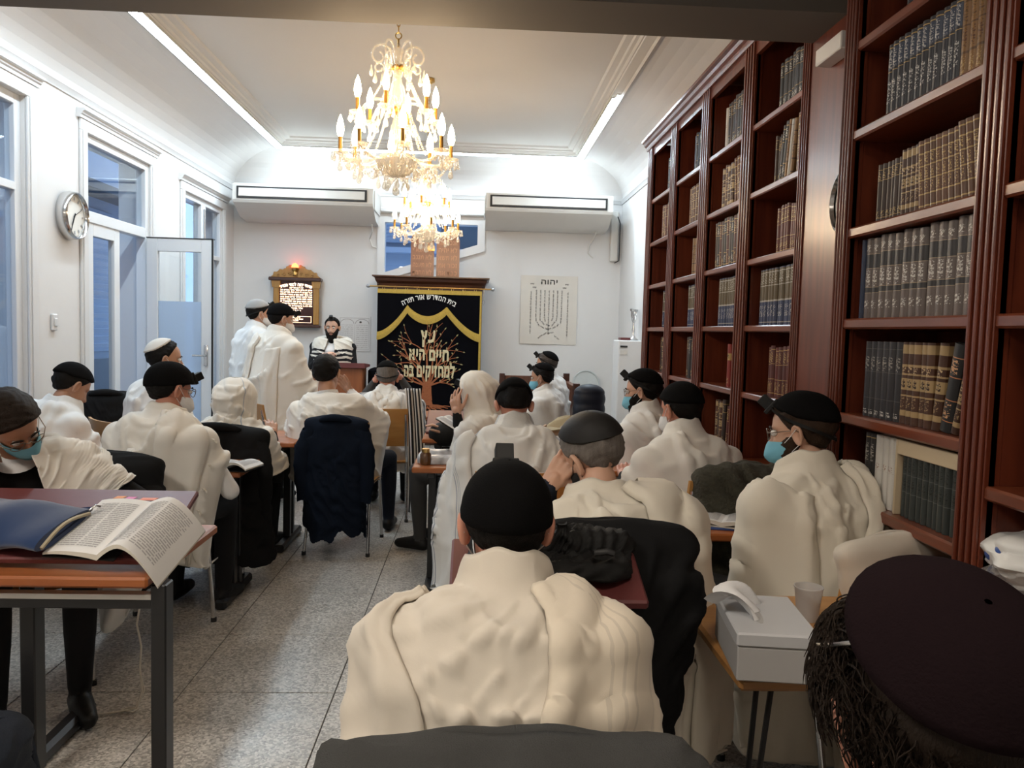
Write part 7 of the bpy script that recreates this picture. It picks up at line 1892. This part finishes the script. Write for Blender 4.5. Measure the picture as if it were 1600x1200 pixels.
I = person('grey haired man half hidden behind the dark haired man in profile', at(853, 570, y=7.75), 60, lean=6, head=(16, 2, 0), skin_='skin_mid', hair='hair_mix', seed=20, res=.6, hair_thick=.011, cap=dict(mat='cap_black', tilt=-34, ang=44, thick=.016), tef=True, mask='mask_blue', eyes=True,
    shawl=dict(mat_='wool_white', collar=.07, zhem=.42, hull=.65, slack=.05))

# ---- middle and left
eL, wL, eR, wR = at(562, 632, y=6.38), at(584, 598, y=6.44), at(648, 628, y=6.38), at(628, 594, y=6.44)
I = person('man in black and white striped shawl with both hands raised to his head', at(605, 590, y=6.2), 0, lean=12, head=(0, 12, 0), skin_='skin_ruddy', hair='hair_grey', hair_thick=.009, seed=21, res=.85, cap=dict(mat='cap_black', tilt=-20, ang=46, thick=.015), tef=dict(off=.016, el=48), shirt='suit_grey',
    arms=(hands_w(eL, wL, (.05, .0, .09), (1, 0, 0), .5), hands_w(eR, wR, (-.05, 0, .09), (-1, 0, 0), .5)),
    shawl=dict(mat_='wool_blackstripe', collar=.085, zhem=.46, hull=.6, slack=.08, forearms=.3, folds=dict(swag=.014, nswag=4, vert=.010),
        panels=[dict(left=lambda v: .36, right=lambda v: .64, v0=.0, v1=.50, off=.022, nf=1.4, fold=.008, mat='wool_cream')]))
chair_for(I, 'orange plywood chair of the man with raised hands')
# striped end hanging to the floor beside that chair
t = thing('shawl_end', 'black and white striped shawl end hanging beside the plywood chair', 'shawl', (I['loc'][0] + .27, I['loc'][1] - .12, 0), 0)
P = []
for k in range(40):
    v = k / 39; z = .98 - .93 * v; w_ = .055 + .015 * v
    P.append([((u - .5) * 2 * w_ * (1 + .0 * v) - .05 * (1 - v) ** 2, -.03 - .05 * math.sin(math.pi * min(1, v * 1.1)) * 0 + .014 * math.sin(u * 15 + v) - .02 * v, z) for u in np.linspace(0, 1, 40)])
cloth_obj('hanging_cloth', np.array(P), 'wool_stripe_full', t, .006)
I = person('dark haired man from behind with hand at chin, navy coat behind him', at(511, 584, y=5.30), -4, lean=10, side=-9, head=(-6, 4, 0), skin_='skin_mid', hair='hair_black', hair_thick=.015, seed=22, res=.95, shirt='shirt_white', trousers='suit_navy',
    arms=('table', hands_w(at(592, 655, y=5.45), at(548, 612, y=5.60), (at(528, 588, y=5.6) - at(548, 612, y=5.6)), (-.6, -.3, .5), .6)), knees=(((-.13, .46, .50), (-.13, .43, .10)), ((.30, .38, .52), (.30, .40, .10))),
    shawl=dict(mat_='wool_cream', collar=.02, zhem=.56, hull=.7, slack=.06, folds=dict(swag=.018, nswag=4.5, tilt=.35, vert=.010)))
make_chair((I['loc'][0] + .09, I['loc'][1], 0), I['rz'], 'chair under the navy coat in the aisle')
coat((I['loc'][0] + .09, I['loc'][1], 0), I['rz'], 'dark navy coat hanging over the chair in the aisle', 'coat_navy', ztop=.875, zhem=.22, width=.19, thick=.04, seed=6, flare=.05, folds=dict(vert=.02, nvert=8))
I = person('hooded man from behind in cream shawl with a thin blue line', at(368, 624, y=4.80), -4, lean=14, head=(0, 14, 0), hair='hair_black', seed=23, res=.95, hood=True, skin_='skin_mid',
    shawl=dict(mat_='wool_blueline', zhem=.60, hood_open=50, opening=20, hull=.62, slack=.10, forearms=.4, off=.014, folds=dict(swag=.018, nswag=7, curv=.7, vert=.014, settle=dict(ex=(1.035, 1.05)))))
chair_for(I, 'chair of the hooded man from behind, under the black coat')
coat((I['loc'][0] + .07, I['loc'][1], 0), I['rz'], 'long black coat over the chair of the hooded man', 'coat_black', ztop=.875, zhem=.17, width=.27, thick=.05, seed=9, flare=.16, folds=dict(vert=.022, nvert=7))
I = person('man with large black cap and glasses in cream shawl, white sleeve on table', at(267, 610, y=3.78), -10, lean=16, head=(-34, 6, 0), skin_='skin_ruddy', hair='hair_black', seed=24, res=1.0, hair_thick=.010, cap=dict(mat='cap_black', tilt=-16, ang=76, thick=.016, bulge=.003), tef=dict(off=.024, el=38, strap=False), glasses=True, mask='mask_white', shirt='shirt_white', eyes=True,
    arms=('table', dict(elbow=(.12, .10, -.25), wrist=(-.02, .30, -.24), dir=(-.4, 1, 0), palm=(0, 0, -1))),
    shawl=dict(mat_='wool_cream', collar=.085, zhem=.50, forearms=.0, hull=.66, slack=.08, clip=(-.5, .205), off=.018, folds=dict(swag=.020, nswag=4.5, tilt=-.2, curv=.8, vert=.016, nvert=9),
        panels=[dict(left=lambda v: .58, right=lambda v: .74, v0=.10, v1=.99, off=.018, nf=1.6, fold=.010), ]))
G = I['G']; n_ = G.shape[0]; c_ = int(G.shape[1] * .74)
for k in range(6): fringe(I['t'], G[int(n_ * (.24 + .11 * k)), c_] + np.array([.012, 0, 0]), 40 + k, n=4, L=.03, dirv=(1, .2, -.6), r=.0018)
fringe(I['t'], G[int(n_ * .86), c_] + np.array([.012, 0, 0]), 50, n=6, L=.10)
chair_for(I, 'chair of the man with the large black cap')
coat((I['loc'][0] - .03, I['loc'][1] - .0, 0), I['rz'], 'black coat over the chair of the man with the large cap', 'coat_black', ztop=.88, zhem=.30, width=.25, thick=.05, seed=14, sleeves=False)
I = person('man in white kippah and white mask in profile beside the open door', at(259, 562, y=5.0), -46, lean=6, head=(-22, 2, 0), skin_='skin_mid', hair='hair_black', hair_style='receding', seed=25, res=.85, cap=dict(mat='cap_white', tilt=-34, ang=42, thick=.017), mask='mask_white', eyes=True, shirt='shirt_white',
    shawl=dict(mat_='wool_white', collar=.06, zhem=.40, hull=.65, slack=-.02, folds=dict(swag=.008, vert=.012)))
chair_for(I, 'chair of the man in the white kippah')
I = person('man bowed forward in a thin white shawl by the left wall', at(112, 604, y=4.50), -28, lean=30, head=(-14, 18, 0), skin_='skin_mid', hair='hair_black', seed=26, res=.9, cap=dict(mat='cap_black', tilt=-16, ang=62, thick=.015),
    shawl=dict(mat_='wool_cool', collar=.08, zhem=.40, hull=.65, slack=.0, off=.018, folds=dict(swag=.020, nswag=4, tilt=.3)))
chair_for(I, 'chair of the man bowed by the left wall')
I = person('man with glasses and blue mask bent over at the left edge', at(20, 662, y=2.85), -148, lean=34, side=8, head=(18, 30, 14), skin_='skin_mid', hair='hair_dark_brown', hair_thick=.015, seed=27, res=1.1, mask='mask_blue', glasses=True, eyes=True, shirt='suit_black',
    arms=(dict(elbow=(-.24, .02, -.18), wrist=(-.26, .22, -.28), dir=(.2, 1, -.3), palm=(0, 0, -1)), 'table'),
    shawl=dict(mat_='wool_cream', collar=.05, zhem=.50, opening=24, hull=.5, slack=.2, off=.016, hem=lambda s, th: .82 if s < .33 else .5, folds=dict(swag=.012, vert=.014, nvert=10)))
chair_for(I, 'chair of the bent man at the left edge')

# ---- standing men and the rabbi
I = person('standing man in pale grey kippah, farther of the two standing', at(405, 491, y=7.15), -48, seated=False, lean=4, head=(-14, 6, 0), skin_='skin_light', hair='hair_black', seed=28, res=.8, cap=dict(mat='cap_grey', tilt=-20, ang=56, thick=.016), tef=dict(off=.020, el=48), mask='mask_white', eyes=True, shirt='suit_grey', arms=('down', 'front'),
    shawl=dict(mat_='wool_cool', collar=.09, zhem=.55, hull=.6, slack=.0, folds=dict(vert=.022, nvert=15, v0=.1)))
I = person('standing man in black cap with his back turned, cream shawl to the knees', at(440, 499, y=6.60), -34, seated=False, lean=6, head=(-26, 10, 0), skin_='skin_light', hair='hair_black', seed=29, res=1.0, cap=dict(mat='cap_black', tilt=-16, ang=70, thick=.016), tef=dict(off=.022, el=36, strap=False), mask='mask_white', eyes=True, arms=('down', 'front'),
    shawl=dict(mat_='wool_cream', collar=.095, zhem=.50, forearms=.6, hull=.72, slack=-.01, off=.02, folds=dict(vert=.016, nvert=9, swag=.012, nswag=4, tilt=.6, v0=.2),
        panels=[dict(left=lambda v: .30 + .03 * v, right=lambda v: .42, v0=.12, v1=.99, off=.02, nf=1.2, fold=.010), dict(left=lambda v: .56, right=lambda v: .68, v0=.2, v1=.99, off=.014, nf=1.2, fold=.008)]))
wr = at(503, 556, y=8.98)
I = person('bearded man facing the viewer behind the lectern, shawl over black coat', at(519, 512, y=9.25), 176, seated=False, lean=4, head=(4, 4, 0), skin_='skin_light', hair='hair_black', hair_style='receding', hair_thick=.010, seed=30, res=1.0, beard=(.018, .045, True), tef=dict(off=.012, el=62), eyes=True, shirt='suit_black', girth=1.22,
    arms=('front', hands_w(at(486, 575, y=9.15), wr, (.08, -.02, .03), (0, .3, -1), .6)))
ib = I
m_ = MB(); c7 = I['c7']                                              # white shirt front
yc = [I['c7'].y + .075, I['chest'].y + .118 * 1.22 + .016, I['waist'].y + .115 * 1.22 + .02]; zc = [I['c7'].z - .01, I['chest'].z, I['waist'].z]
cloth_obj('shirt_front', np.array([[((u - .5) * (.10 + .05 * v), float(np.interp(v, [0, .45, 1], yc)) + .012 * math.sin(math.pi * u), float(np.interp(v, [0, .45, 1], zc))) for u in np.linspace(0, 1, 9)] for v in np.linspace(0, 1, 16)]), 'shirt_white', I['t'], .003)
I['sph'] = [q for q in I['sph'] if abs(q[0]) < .20]
put_shawl(I, mat_='wool_rabbi', collar=.05, zhem=.98, opening=19, hull=.35, slack=.12, off=.022, seed=30, folds=dict(vert=.010, nvert=10, swag=.004))
# ------------------------------------------------------------------ small things on tables and floor
mat('page_paper', (0.74, 0.73, 0.71), rough=.75, var=.02); mat('page_print', (0.42, 0.41, 0.41), rough=.9); mat('page_edge', (0.62, 0.58, 0.50), rough=.9, var=.12, scale=60, stretch=(1, 1, 60))
def open_book(loc, rz, w_, h_, th, label, lean=0.0, curl_r=.0, seed=1, cover='leather_black', prints=True, droop=0.0, tiltx=0.0, half=False):
    """open book lying flat: local x across both pages, y up the page; page blocks arch towards the gutter"""
    t = thing('open_book', label, 'book', loc, rz); rr = random.Random(seed); Tm = Matrix.Rotation(tiltx, 4, 'X')
    def surf(side, u, v):
        x = side * u * w_; z = th * (.35 + .65 * math.sin(math.pi * min(1, u * .9 + .08)) ** .6)
        if side > 0 and curl_r: z += curl_r * math.sin(math.pi * u) * (1 - .55 * v); 
        if side > 0 and droop: z -= droop * max(0, u - .35) ** 2
        return Tm @ Vector((x, (v - .5) * h_, z + .004))
    for side in (-1, 1):
        n = 14; m_ = MB(); top = [[tuple(surf(side, i / n, j / 8)) for i in range(n + 1)] for j in range(9)]; m_.grid(top)
        bot = [[tuple(Vector(top[j][i]) - Vector((0, 0, min(th * .8, th * (.30 + .5 * (1 - i / n)))))) if True else 0 for i in range(n + 1)] for j in range(9)]; m_.grid(bot)
        for e in ([(j, 0) for j in range(9)], [(j, n) for j in range(9)], [(0, i) for i in range(n + 1)], [(8, i) for i in range(n + 1)]):
            m_.grid([[top[j][i] for j, i in e], [bot[j][i] for j, i in e]], 1)
        pb = obj('page_block', m_, ['page_paper', 'page_edge'], t, smooth=40, world=False); PM[pb.name] = PM[t.name]
        if prints:
            m_ = MB()
            for c in ((.12, .88),) if w_ < .16 else ((.12, .48), (.52, .88)):
                y = .90
                while y > .10:
                    u0 = c[0]; 
                    while u0 < c[1] - .02:
                        l = rr.uniform(.04, .13); u1 = min(c[1], u0 + l); q = [(u0, y), (u1, y), (u1, y - .016), (u0, y - .016)]
                        m_.add([tuple(surf(side, max(.03, a), b_) + Vector((0, 0, .0012))) for a, b_ in q], [(0, 1, 2, 3)]); u0 = u1 + .012
                    y -= .034
            tag(obj('print_lines', m_, 'page_print', pb, world=False), kind='stuff')
    m_ = MB(); m_.box((-w_ * 1.02, -h_ * .51, 0), (w_ * (.3 if half else 1.02), h_ * .51, .003), T=Tm); obj('cover', m_, cover, t, world=False)
    return t
# large book on the near left table, its right half curling over the table edge
open_book((-1.03, 2.40, .790), R(-9), .165, .29, .020, 'large open book lying on the maroon stand at the left', curl_r=.035, droop=.22, tiltx=R(19), seed=2, half=True)
for k, (c, nm) in enumerate((((.75, .28, .08), 'orange'), ((.72, .18, .42), 'pink'), ((.80, .25, .15), 'coral'))):
    mat('tab_' + nm, c, rough=.6); m_ = MB(); x = -1.135 + .034 * k + (.012 if k == 2 else 0); m_.box((x, 2.553, .856 - .002 * k), (x + .028 + (.02 if k == 2 else 0), 2.585, .858 - .002 * k)); tag(obj('sticky_tab', m_, 'tab_' + nm), nm + ' sticky tab poking out above the large open book', 'sticky tab')
# blue velvet bag
fabric('velvet_blue', (0.012, 0.035, 0.105), rough=.9, sheen=.5, bump=.15); mat('zip_tape', (0.42, 0.36, 0.25), rough=.7)
t = thing('velvet_bag', 'blue velvet zipped bag on the near left table', 'bag', (-1.38, 2.42, .765), R(-14))
G = []
for v in np.linspace(0, 1, 26):
    a = v * 2 * math.pi; G.append([(-.20 + .40 * u, (.115 * math.cos(a)) * (1 - .05 * math.cos(u * 9)), .045 + .050 * math.sin(a) * (math.sin(math.pi * min(1, max(0, .08 + u * .88))) ** .45) + .006 * math.sin(u * 11 + v * 9)) for u in np.linspace(0, 1, 34)])
Tm = Matrix.Rotation(R(17), 4, 'X')
G = [[tuple(Tm @ Vector(p)) for p in r_] for r_ in G]
m_ = MB(); m_.grid(G); e0 = [r_[0] for r_ in G]; e1 = [r_[-1] for r_ in G]; m_.add(e0, [tuple(range(26))]); m_.add(e1, [tuple(range(26))]); obj('bag_body', m_, 'velvet_blue', t, smooth=60, world=False)
m_ = MB(); m_.tube([tuple(Tm @ Vector((.203, y, .045 + .016 * math.cos(y * 20)))) for y in np.linspace(-.10, .10, 9)], .006, 6); obj('zip', m_, 'zip_tape', t, smooth=60, world=False)
m_ = MB(); m_.tube([tuple(Tm @ Vector(p)) for p in ((.205, .10, .05), (.22, .115, .06), (.225, .125, .05))], .0035, 6); obj('zip_pull', m_, 'chrome', t, smooth=60, world=False)
# white cloth corner with a string hanging behind the near table
t = thing('hanging_cloth', 'white shawl corner with knotted strings hanging below the near left table', 'shawl', (-1.255, 2.93, 0))
P = [[(-.10 + .20 * u * (1 - .45 * v ** 2) + .02 * math.sin(v * 4), .03 * math.sin(u * 7 + v * 2), .78 - .44 * v - .06 * math.sin(math.pi * u) * v) for u in np.linspace(0, 1, 22)] for v in np.linspace(0, 1, 24)]
cloth_obj('cloth_corner', np.array(P), 'wool_white', t, .005)
m_ = MB(); m_.tube([(.045, 0, .37), (.03, .01, .30), (.05, 0, .22), (.045, 0, .14), (.06, -.02, .06), (.05, -.05, .008), (-.02, -.08, .006), (-.10, -.10, .006), (-.16, -.14, .006)], .004, 6); m_.tube([(.05, -.01, .12), (.065, -.01, .06), (.055, -.05, .01), (.02, -.04, .007), (.0, -.06, .007), (.05, -.075, .007), (.06, -.05, .008)], .0035, 6); obj('knotted_string', m_, 'fringe_wool', t, smooth=60, world=False)
# backpack at the lower left corner
mat('pack_cloth', (0.012, 0.018, 0.030), rough=.8, bump=.2, bscale=200); mat('orange_cord', (0.55, 0.30, 0.08), rough=.6)
t = thing('backpack', 'dark backpack with an orange zip cord on the floor at lower left', 'backpack', (-1.36, 2.12, 0))
sph = np.array([(x, y, z, .075) for x in (-.09, 0, .09) for y in (-.05, .03) for z in (.08, .18, .27)] + [(0, -.10, .12, .07), (.05, -.10, .12, .07), (-.05, -.10, .12, .07)])
dr = drape(sph, [(1, 0, -.02), (0, 0, -.02)], .342, .0, T=72, K=60, off=.006, slack=.1, hull=.7); G, TH = cloth_grid(dr, 72, 60); G = add_folds(G, TH, 15, vert=.005, swag=.004, wrinkle=.008, fine=.003, v0=0); cloth_obj('pack_body', G, 'pack_cloth', t, .004)
m_ = MB(); m_.tube([(-.10, -.15, .24), (.0, -.165, .262), (.09, -.155, .275), (.11, -.14, .278)], .006, 6); obj('zip_cord', m_, 'orange_cord', t, smooth=60, world=False)
m_ = MB(); m_.tube([(.08, .08, .32), (.14, .09, .26), (.17, .08, .15), (.13, .08, .04)], .012, 6); obj('strap', m_, 'pack_cloth', t, smooth=60, world=False)
# tissue box on the oak table
mat('tissue_box_card', (0.40, 0.39, 0.38), rough=.6, var=.04, scale=4); mat('tissue_box_lid', (0.50, 0.505, 0.515), rough=.5, var=.03, scale=4); mat('tissue_white', (0.80, 0.80, 0.80), rough=.8)
t = thing('tissue_box', 'grey cardboard tissue box with a lid on the oak table', 'tissue box', (.66, 1.70, .705), R(-7))
m_ = MB(); m_.box((-.083, -.125, .001), (.083, .125, .075), bev=.003); obj('box_body', m_, 'tissue_box_card', t, world=False)
m_ = MB(); m_.box((-.086, -.128, .075), (.086, .128, .105), bev=.004); lid = obj('lid', m_, 'tissue_box_lid', t, world=False); PM[lid.name] = PM[t.name]
m_ = MB(); m_.prism([(.012 * math.cos(a) - .022, .065 * math.sin(a)) for a in np.linspace(0, 6.283, 17)[:-1]], 2, .105, .1056); obj('slot', m_, 'tissue_box_card', lid, world=False)
P = []
for v in np.linspace(0, 1, 14):
    P.append([(-.02 - .075 * v + .03 * (u - .5) * (1 + v * 1.2) + .012 * math.sin(u * 14 + v * 5), -.055 + .12 * u + .03 * v, .106 + .045 * math.sin(math.pi * v * .75) + .016 * math.sin(u * 9 + v * 3) * v) for u in np.linspace(0, 1, 18)])
obj('tissue', MB().grid(P), 'tissue_white', t, smooth=180, world=False)
# plastic cup
glassy('cup_plastic', (0.9, 0.9, 0.9), gloss=.25, rough=.2, diffuse=.72, dcol=(.78, .77, .76))
m_ = MB(); m_.lathe([(0, .002), (.024, .002), (.026, .0), (.0345, .082), (.0365, .084), (.0365, .087), (.034, .087), (.0245, .006), (0, .006)], 24, T=Matrix.Translation((.868, 1.95, .7055))); tag(obj('plastic_cup', m_, 'cup_plastic', smooth=50), 'white plastic cup on the oak table beside the tissue box', 'cup')
# open book and blue folder on the right table
mat('folder_blue', (0.035, 0.075, 0.24), rough=.45)
m_ = MB(); m_.box((-.20, -.15, 0), (.20, .15, .008), bev=.002, T=Matrix.Translation((.98, 3.03, TZ)) @ Matrix.Rotation(R(-8), 4, 'Z')); tag(obj('folder', m_, 'folder_blue'), 'flat blue folder under the open book on the right table', 'folder')
open_book((.98, 2.98, TZ + .009), R(-24), .125, .19, .022, 'thick open book on the blue folder at right', seed=5, cover='page_edge', tiltx=0)
open_book((-1.20, 4.00, TZ + .002), R(-12), .125, .19, .022, 'small open book at the corner of the second left table', seed=6, curl_r=.02)
# sanitizer bottle
glassy('clear_plastic', (.9, .93, .93), gloss=.3, rough=.05, diffuse=.12)
def bottle(p, h, r_, label, cap='white_gloss'):
    t = thing('bottle', label, 'bottle', p); m_ = MB(); m_.lathe([(0, 0), (r_, 0), (r_, h * .62), (r_ * .85, h * .72), (r_ * .4, h * .78), (r_ * .4, h * .82)], 16); obj('bottle_body', m_, 'clear_plastic', t, smooth=40, world=False)
    m_ = MB(); m_.lathe([(r_ * .45, h * .80), (r_ * .45, h * .90), (r_ * .25, h * .91), (r_ * .25, h), (0, h)], 12); obj('bottle_cap', m_, cap, t, smooth=40, world=False)
p = at(168, 665, y=4.2); bottle((p.x, 4.2, TZ + .001), .17, .028, 'clear gel bottle with white cap on the second left table')
p = at(871, 690, y=4.35); bottle((p.x, 4.35, TZ + .001), .15, .025, 'clear bottle with white cap beside the bowed man in stripes')
# black pouch, jar and patterned packet on the right table
mat('packet_pattern', (0.5, 0.5, 0.52), rough=.3, var=.95, scale=18); mat('jar_amber', (0.10, 0.045, 0.015), rough=.15, spec=.6)
t = thing('tefillin_pouch', 'black and white patterned plastic pouch on the right table', 'pouch', (-.13, 4.32, TZ))
sph = np.array([(x, .0, .03 - .04 * abs(x), .04) for x in np.linspace(-.12, .12, 7)] + [(x, -.07, .015, .03) for x in np.linspace(-.12, .12, 7)])
dr = drape(sph, [(1, 0, -.03), (-1, 0, -.03)], .075, .002, T=64, K=30, off=.004, slack=.2, hull=.6); G, TH = cloth_grid(dr, 64, 30); G = add_folds(G, TH, 21, vert=.004, swag=.004, wrinkle=.008, fine=.004, v0=0); cloth_obj('pouch_body', G, 'packet_pattern', t, .003)
m_ = MB(); m_.box((-.15, .02, .001), (.15, .10, .03), bev=.012); obj('pouch_base', m_, 'leather_black', t, world=False)
t = thing('glass_jar', 'small amber glass jar with gold lid at the right table corner', 'jar', (-.245, 4.22, TZ + .001))
m_ = MB(); m_.lathe([(0, 0), (.028, 0), (.030, .01), (.030, .055), (.02, .068)], 16); obj('jar_body', m_, 'jar_amber', t, smooth=40, world=False); m_ = MB(); m_.lathe([(.022, .066), (.022, .085), (0, .087)], 14); obj('lid', m_, 'brass', t, smooth=40, world=False)
# on the farther right table: maroon slope, black bag, the hooded man's book
reading_slope('reading_slope', -.31, .06, 5.28, 5.56, .74, .86, 'maroon slanted book stand in front of the hooded man in profile')
t = thing('round_bag', 'black rounded bag on the table before the hooded man', 'bag', (-.17, 5.20, TZ)); m_ = MB(); m_.ball((0, .06, .03), (.12, .07, .085), 20, 12); obj('bag_body', m_, 'coat_shiny', t, smooth=180, world=False)
p = at(700, 662, y=4.9); open_book((p.x + .02, 4.98, .835), R(62), .09, .14, .012, 'small white book held open before the hooded man', seed=9, tiltx=R(25))
# caps and books
mat('cloth_tan', (0.42, 0.35, 0.22), rough=.9); mat('cloth_taupe', (0.20, 0.17, 0.155), rough=.8, sheen=.3)
def soft_lump(name, label, loc, rx, ry, rz_, mname, cat, seed=1):
    t = thing(name, label, cat, loc); P = []
    w = Wob(seed, 5)
    for v in np.linspace(.02, 1, 16):
        P.append([(rx * math.sin(v * math.pi / 2) * math.cos(a) * (1 + .05 * math.sin(a * 3 + seed)), ry * math.sin(v * math.pi / 2) * math.sin(a), rz_ * math.cos(v * math.pi / 2) + .006 * math.sin(a * 5 + v * 7 + seed)) for a in np.linspace(0, 6.283, 29)[:-1]])
    obj('cloth_body', MB().grid(P, wrap=True), mname, t, smooth=180, world=False); return t
soft_lump('velvet_bag', 'taupe velvet bag heaped on the far right table', (.74, 5.48, TZ), .17, .11, .10, 'cloth_taupe', 'bag', 3)
soft_lump('cloth_bag', 'tan cloth bag lying behind the taupe velvet bag', (.70, 5.62, TZ), .18, .10, .13, 'cloth_tan', 'bag', 5)
soft_lump('black_pouch', 'black pouch beside the taupe velvet bag', (.82, 5.32, TZ), .12, .07, .06, 'coat_shiny', 'pouch', 7)
for k in range(3):
    m_ = MB(); m_.box((-.10, -.07, 0), (.10, .07, .022), bev=.003, T=Matrix.Translation((.50 + .01 * k, 5.36, TZ + .001 + .023 * k)) @ Matrix.Rotation(R(20 + 14 * k), 4, 'Z')); tag(obj('flat_book', m_, ['cardboard', 'pages', 'cloth_tan'][k]), ['lowest', 'middle', 'top'][k] + ' of three tan books stacked beside the taupe bag', 'book', 'stacked tan books')
# slatted bench end and puffer jacket
t = thing('slatted_bench', 'dark wooden bench with slatted end below the poster', 'bench', (1.05, 8.2, 0))
wood('bench_wood', (0.085, 0.030, 0.014), (0.14, 0.05, 0.022), rough=.4, axis=2)
for yy in (8.62, 7.75):
    m_ = MB(); m_.box((.985, yy, 0), (1.05, yy + .065, .985 if yy > 8 else .93), bev=.005); obj('post', m_, 'board_frame_dark', t)
m_ = MB(); m_.box((.99, 7.80, .86), (1.045, 8.62, .90), bev=.004); obj('top_rail', m_, 'bench_wood', t)
m_ = MB(); m_.box((.99, 7.80, .40), (1.045, 8.62, .45), bev=.004); obj('low_rail', m_, 'bench_wood', t)
for k in range(10):
    m_ = MB(); y = 7.84 + .079 * k; m_.box((1.005, y, .45), (1.03, y + .045, .86), bev=.003); obj('slat', m_, 'bench_wood', t)
m_ = MB(); m_.box((.30, 7.80, .41), (.985, 8.62, .45), bev=.005); obj('bench_seat', m_, 'bench_wood', t)
m_ = MB(); m_.box((.28, 8.56, 0), (.34, 8.62, .97), bev=.005); obj('post', m_, 'board_frame_dark', t)
m_ = MB(); m_.box((.34, 8.575, .62), (.985, 8.605, .95), bev=.005); obj('back_board', m_, 'bench_wood', t)
t = thing('puffer_jacket', 'navy quilted jacket hung up beside the slatted bench', 'jacket', (1.10, 7.45, 0))
P = []
for v in np.linspace(0, 1, 60):
    z = .95 - .72 * v; e = (1 - max(0, 1 - v * 7) ** 2) ** .5 if v < 1 / 7 else 1; puff = 1 + .07 * abs(math.sin(v * math.pi * 7.5))
    P.append([(.145 * e * puff * math.copysign(abs(math.cos(a)) ** .8, math.cos(a)), .085 * e * puff * math.sin(a), z) for a in np.linspace(0, 6.283, 37)[:-1]])
obj('jacket_body', MB().grid(P, wrap=True), 'puffer_navy', t, smooth=180, world=False)
m_ = MB(); m_.tube([(0, 0, 0), (0, 0, .92)], .015, 8); obj('stand_post', m_, 'black_metal', t, smooth=60, world=False); m_ = MB(); m_.lathe([(0, .02), (.16, .015), (.17, 0), (0, 0)], 20); obj('stand_base', m_, 'black_metal', t, smooth=40, world=False)
# black jackets on a chair by the glazed door
p = at(165, 640, y=5.75); make_chair((p.x, 5.95, 0), R(10), 'chair by the glazed door under a black jacket'); coat((p.x, 5.95, 0), R(10), 'black jacket over the chair by the glazed door', 'coat_black', ztop=.93, zhem=.35, width=.22, thick=.06, seed=12, sleeves=True)
# spare plywood chair in the third row
p = at(447, 690, y=5.9); make_chair((p.x, 6.15, 0), R(-62), 'spare plywood chair seen edge on beside the aisle table')
# crumpled tissue on the floor
p = at(499, 811, z=.005); m_ = MB(); P = [[(p.x + .06 * (u - .5) + .01 * math.sin(v * 9), p.y + .05 * (v - .5), .004 + .018 * abs(math.sin(u * 5 + v * 4))) for u in np.linspace(0, 1, 9)] for v in np.linspace(0, 1, 9)]; m_.grid(P); tag(obj('crumpled_tissue', m_, 'tissue_white', smooth=60), 'crumpled white tissue on the aisle floor', 'tissue')
# plastic bags on the lower shelf at the right edge
glassy('clear_film', (.92, .92, .92), gloss=.35, rough=.08, diffuse=.18, dcol=(.8, .8, .8)); mat('print_blue', (0.04, 0.09, 0.30), rough=.4); mat('bag_white', (0.72, 0.72, 0.70), rough=.4)
t = thing('plastic_bag', 'crumpled clear plastic bag at the right edge', 'plastic bag', (1.28, 1.72, .745))
def crumple(rx, ry, rz_, seed, n=48, m=30):
    w = Wob(seed, 2.6); w2 = Wob(seed + 1, 6.5); P = []
    for v in np.linspace(.02, .98, m):
        row_ = []
        for a in np.linspace(0, 2 * math.pi, n + 1)[:-1]:
            d = np.array([math.sin(v * math.pi) * math.cos(a), math.sin(v * math.pi) * math.sin(a), math.cos(v * math.pi)]); k = 1 + .14 * abs(float(w(d))) + .10 * abs(float(w2(d)))
            row_.append((rx * d[0] * k, ry * d[1] * k, rz_ + rz_ * d[2] * k))
        P.append(row_)
    return MB().grid(P, wrap=True)
obj('film', crumple(.11, .13, .075, 3), 'clear_film', t, smooth=35, world=False)
t = thing('printed_bag', 'white bag with blue print behind the clear plastic bag', 'plastic bag', (1.36, 1.80, .86)); obj('bag_body', crumple(.10, .11, .055, 9), 'bag_white', t, smooth=35, world=False)
for k in range(3):
    m_ = MB(); m_.ball((-.095, -.03 + .035 * k, .055 + .012 * (k % 2)), (.012, .016, .018), 10, 7); obj('blue_mark', m_, 'print_blue', t, smooth=180, world=False)

bpy.data.scenes.remove(SCR)
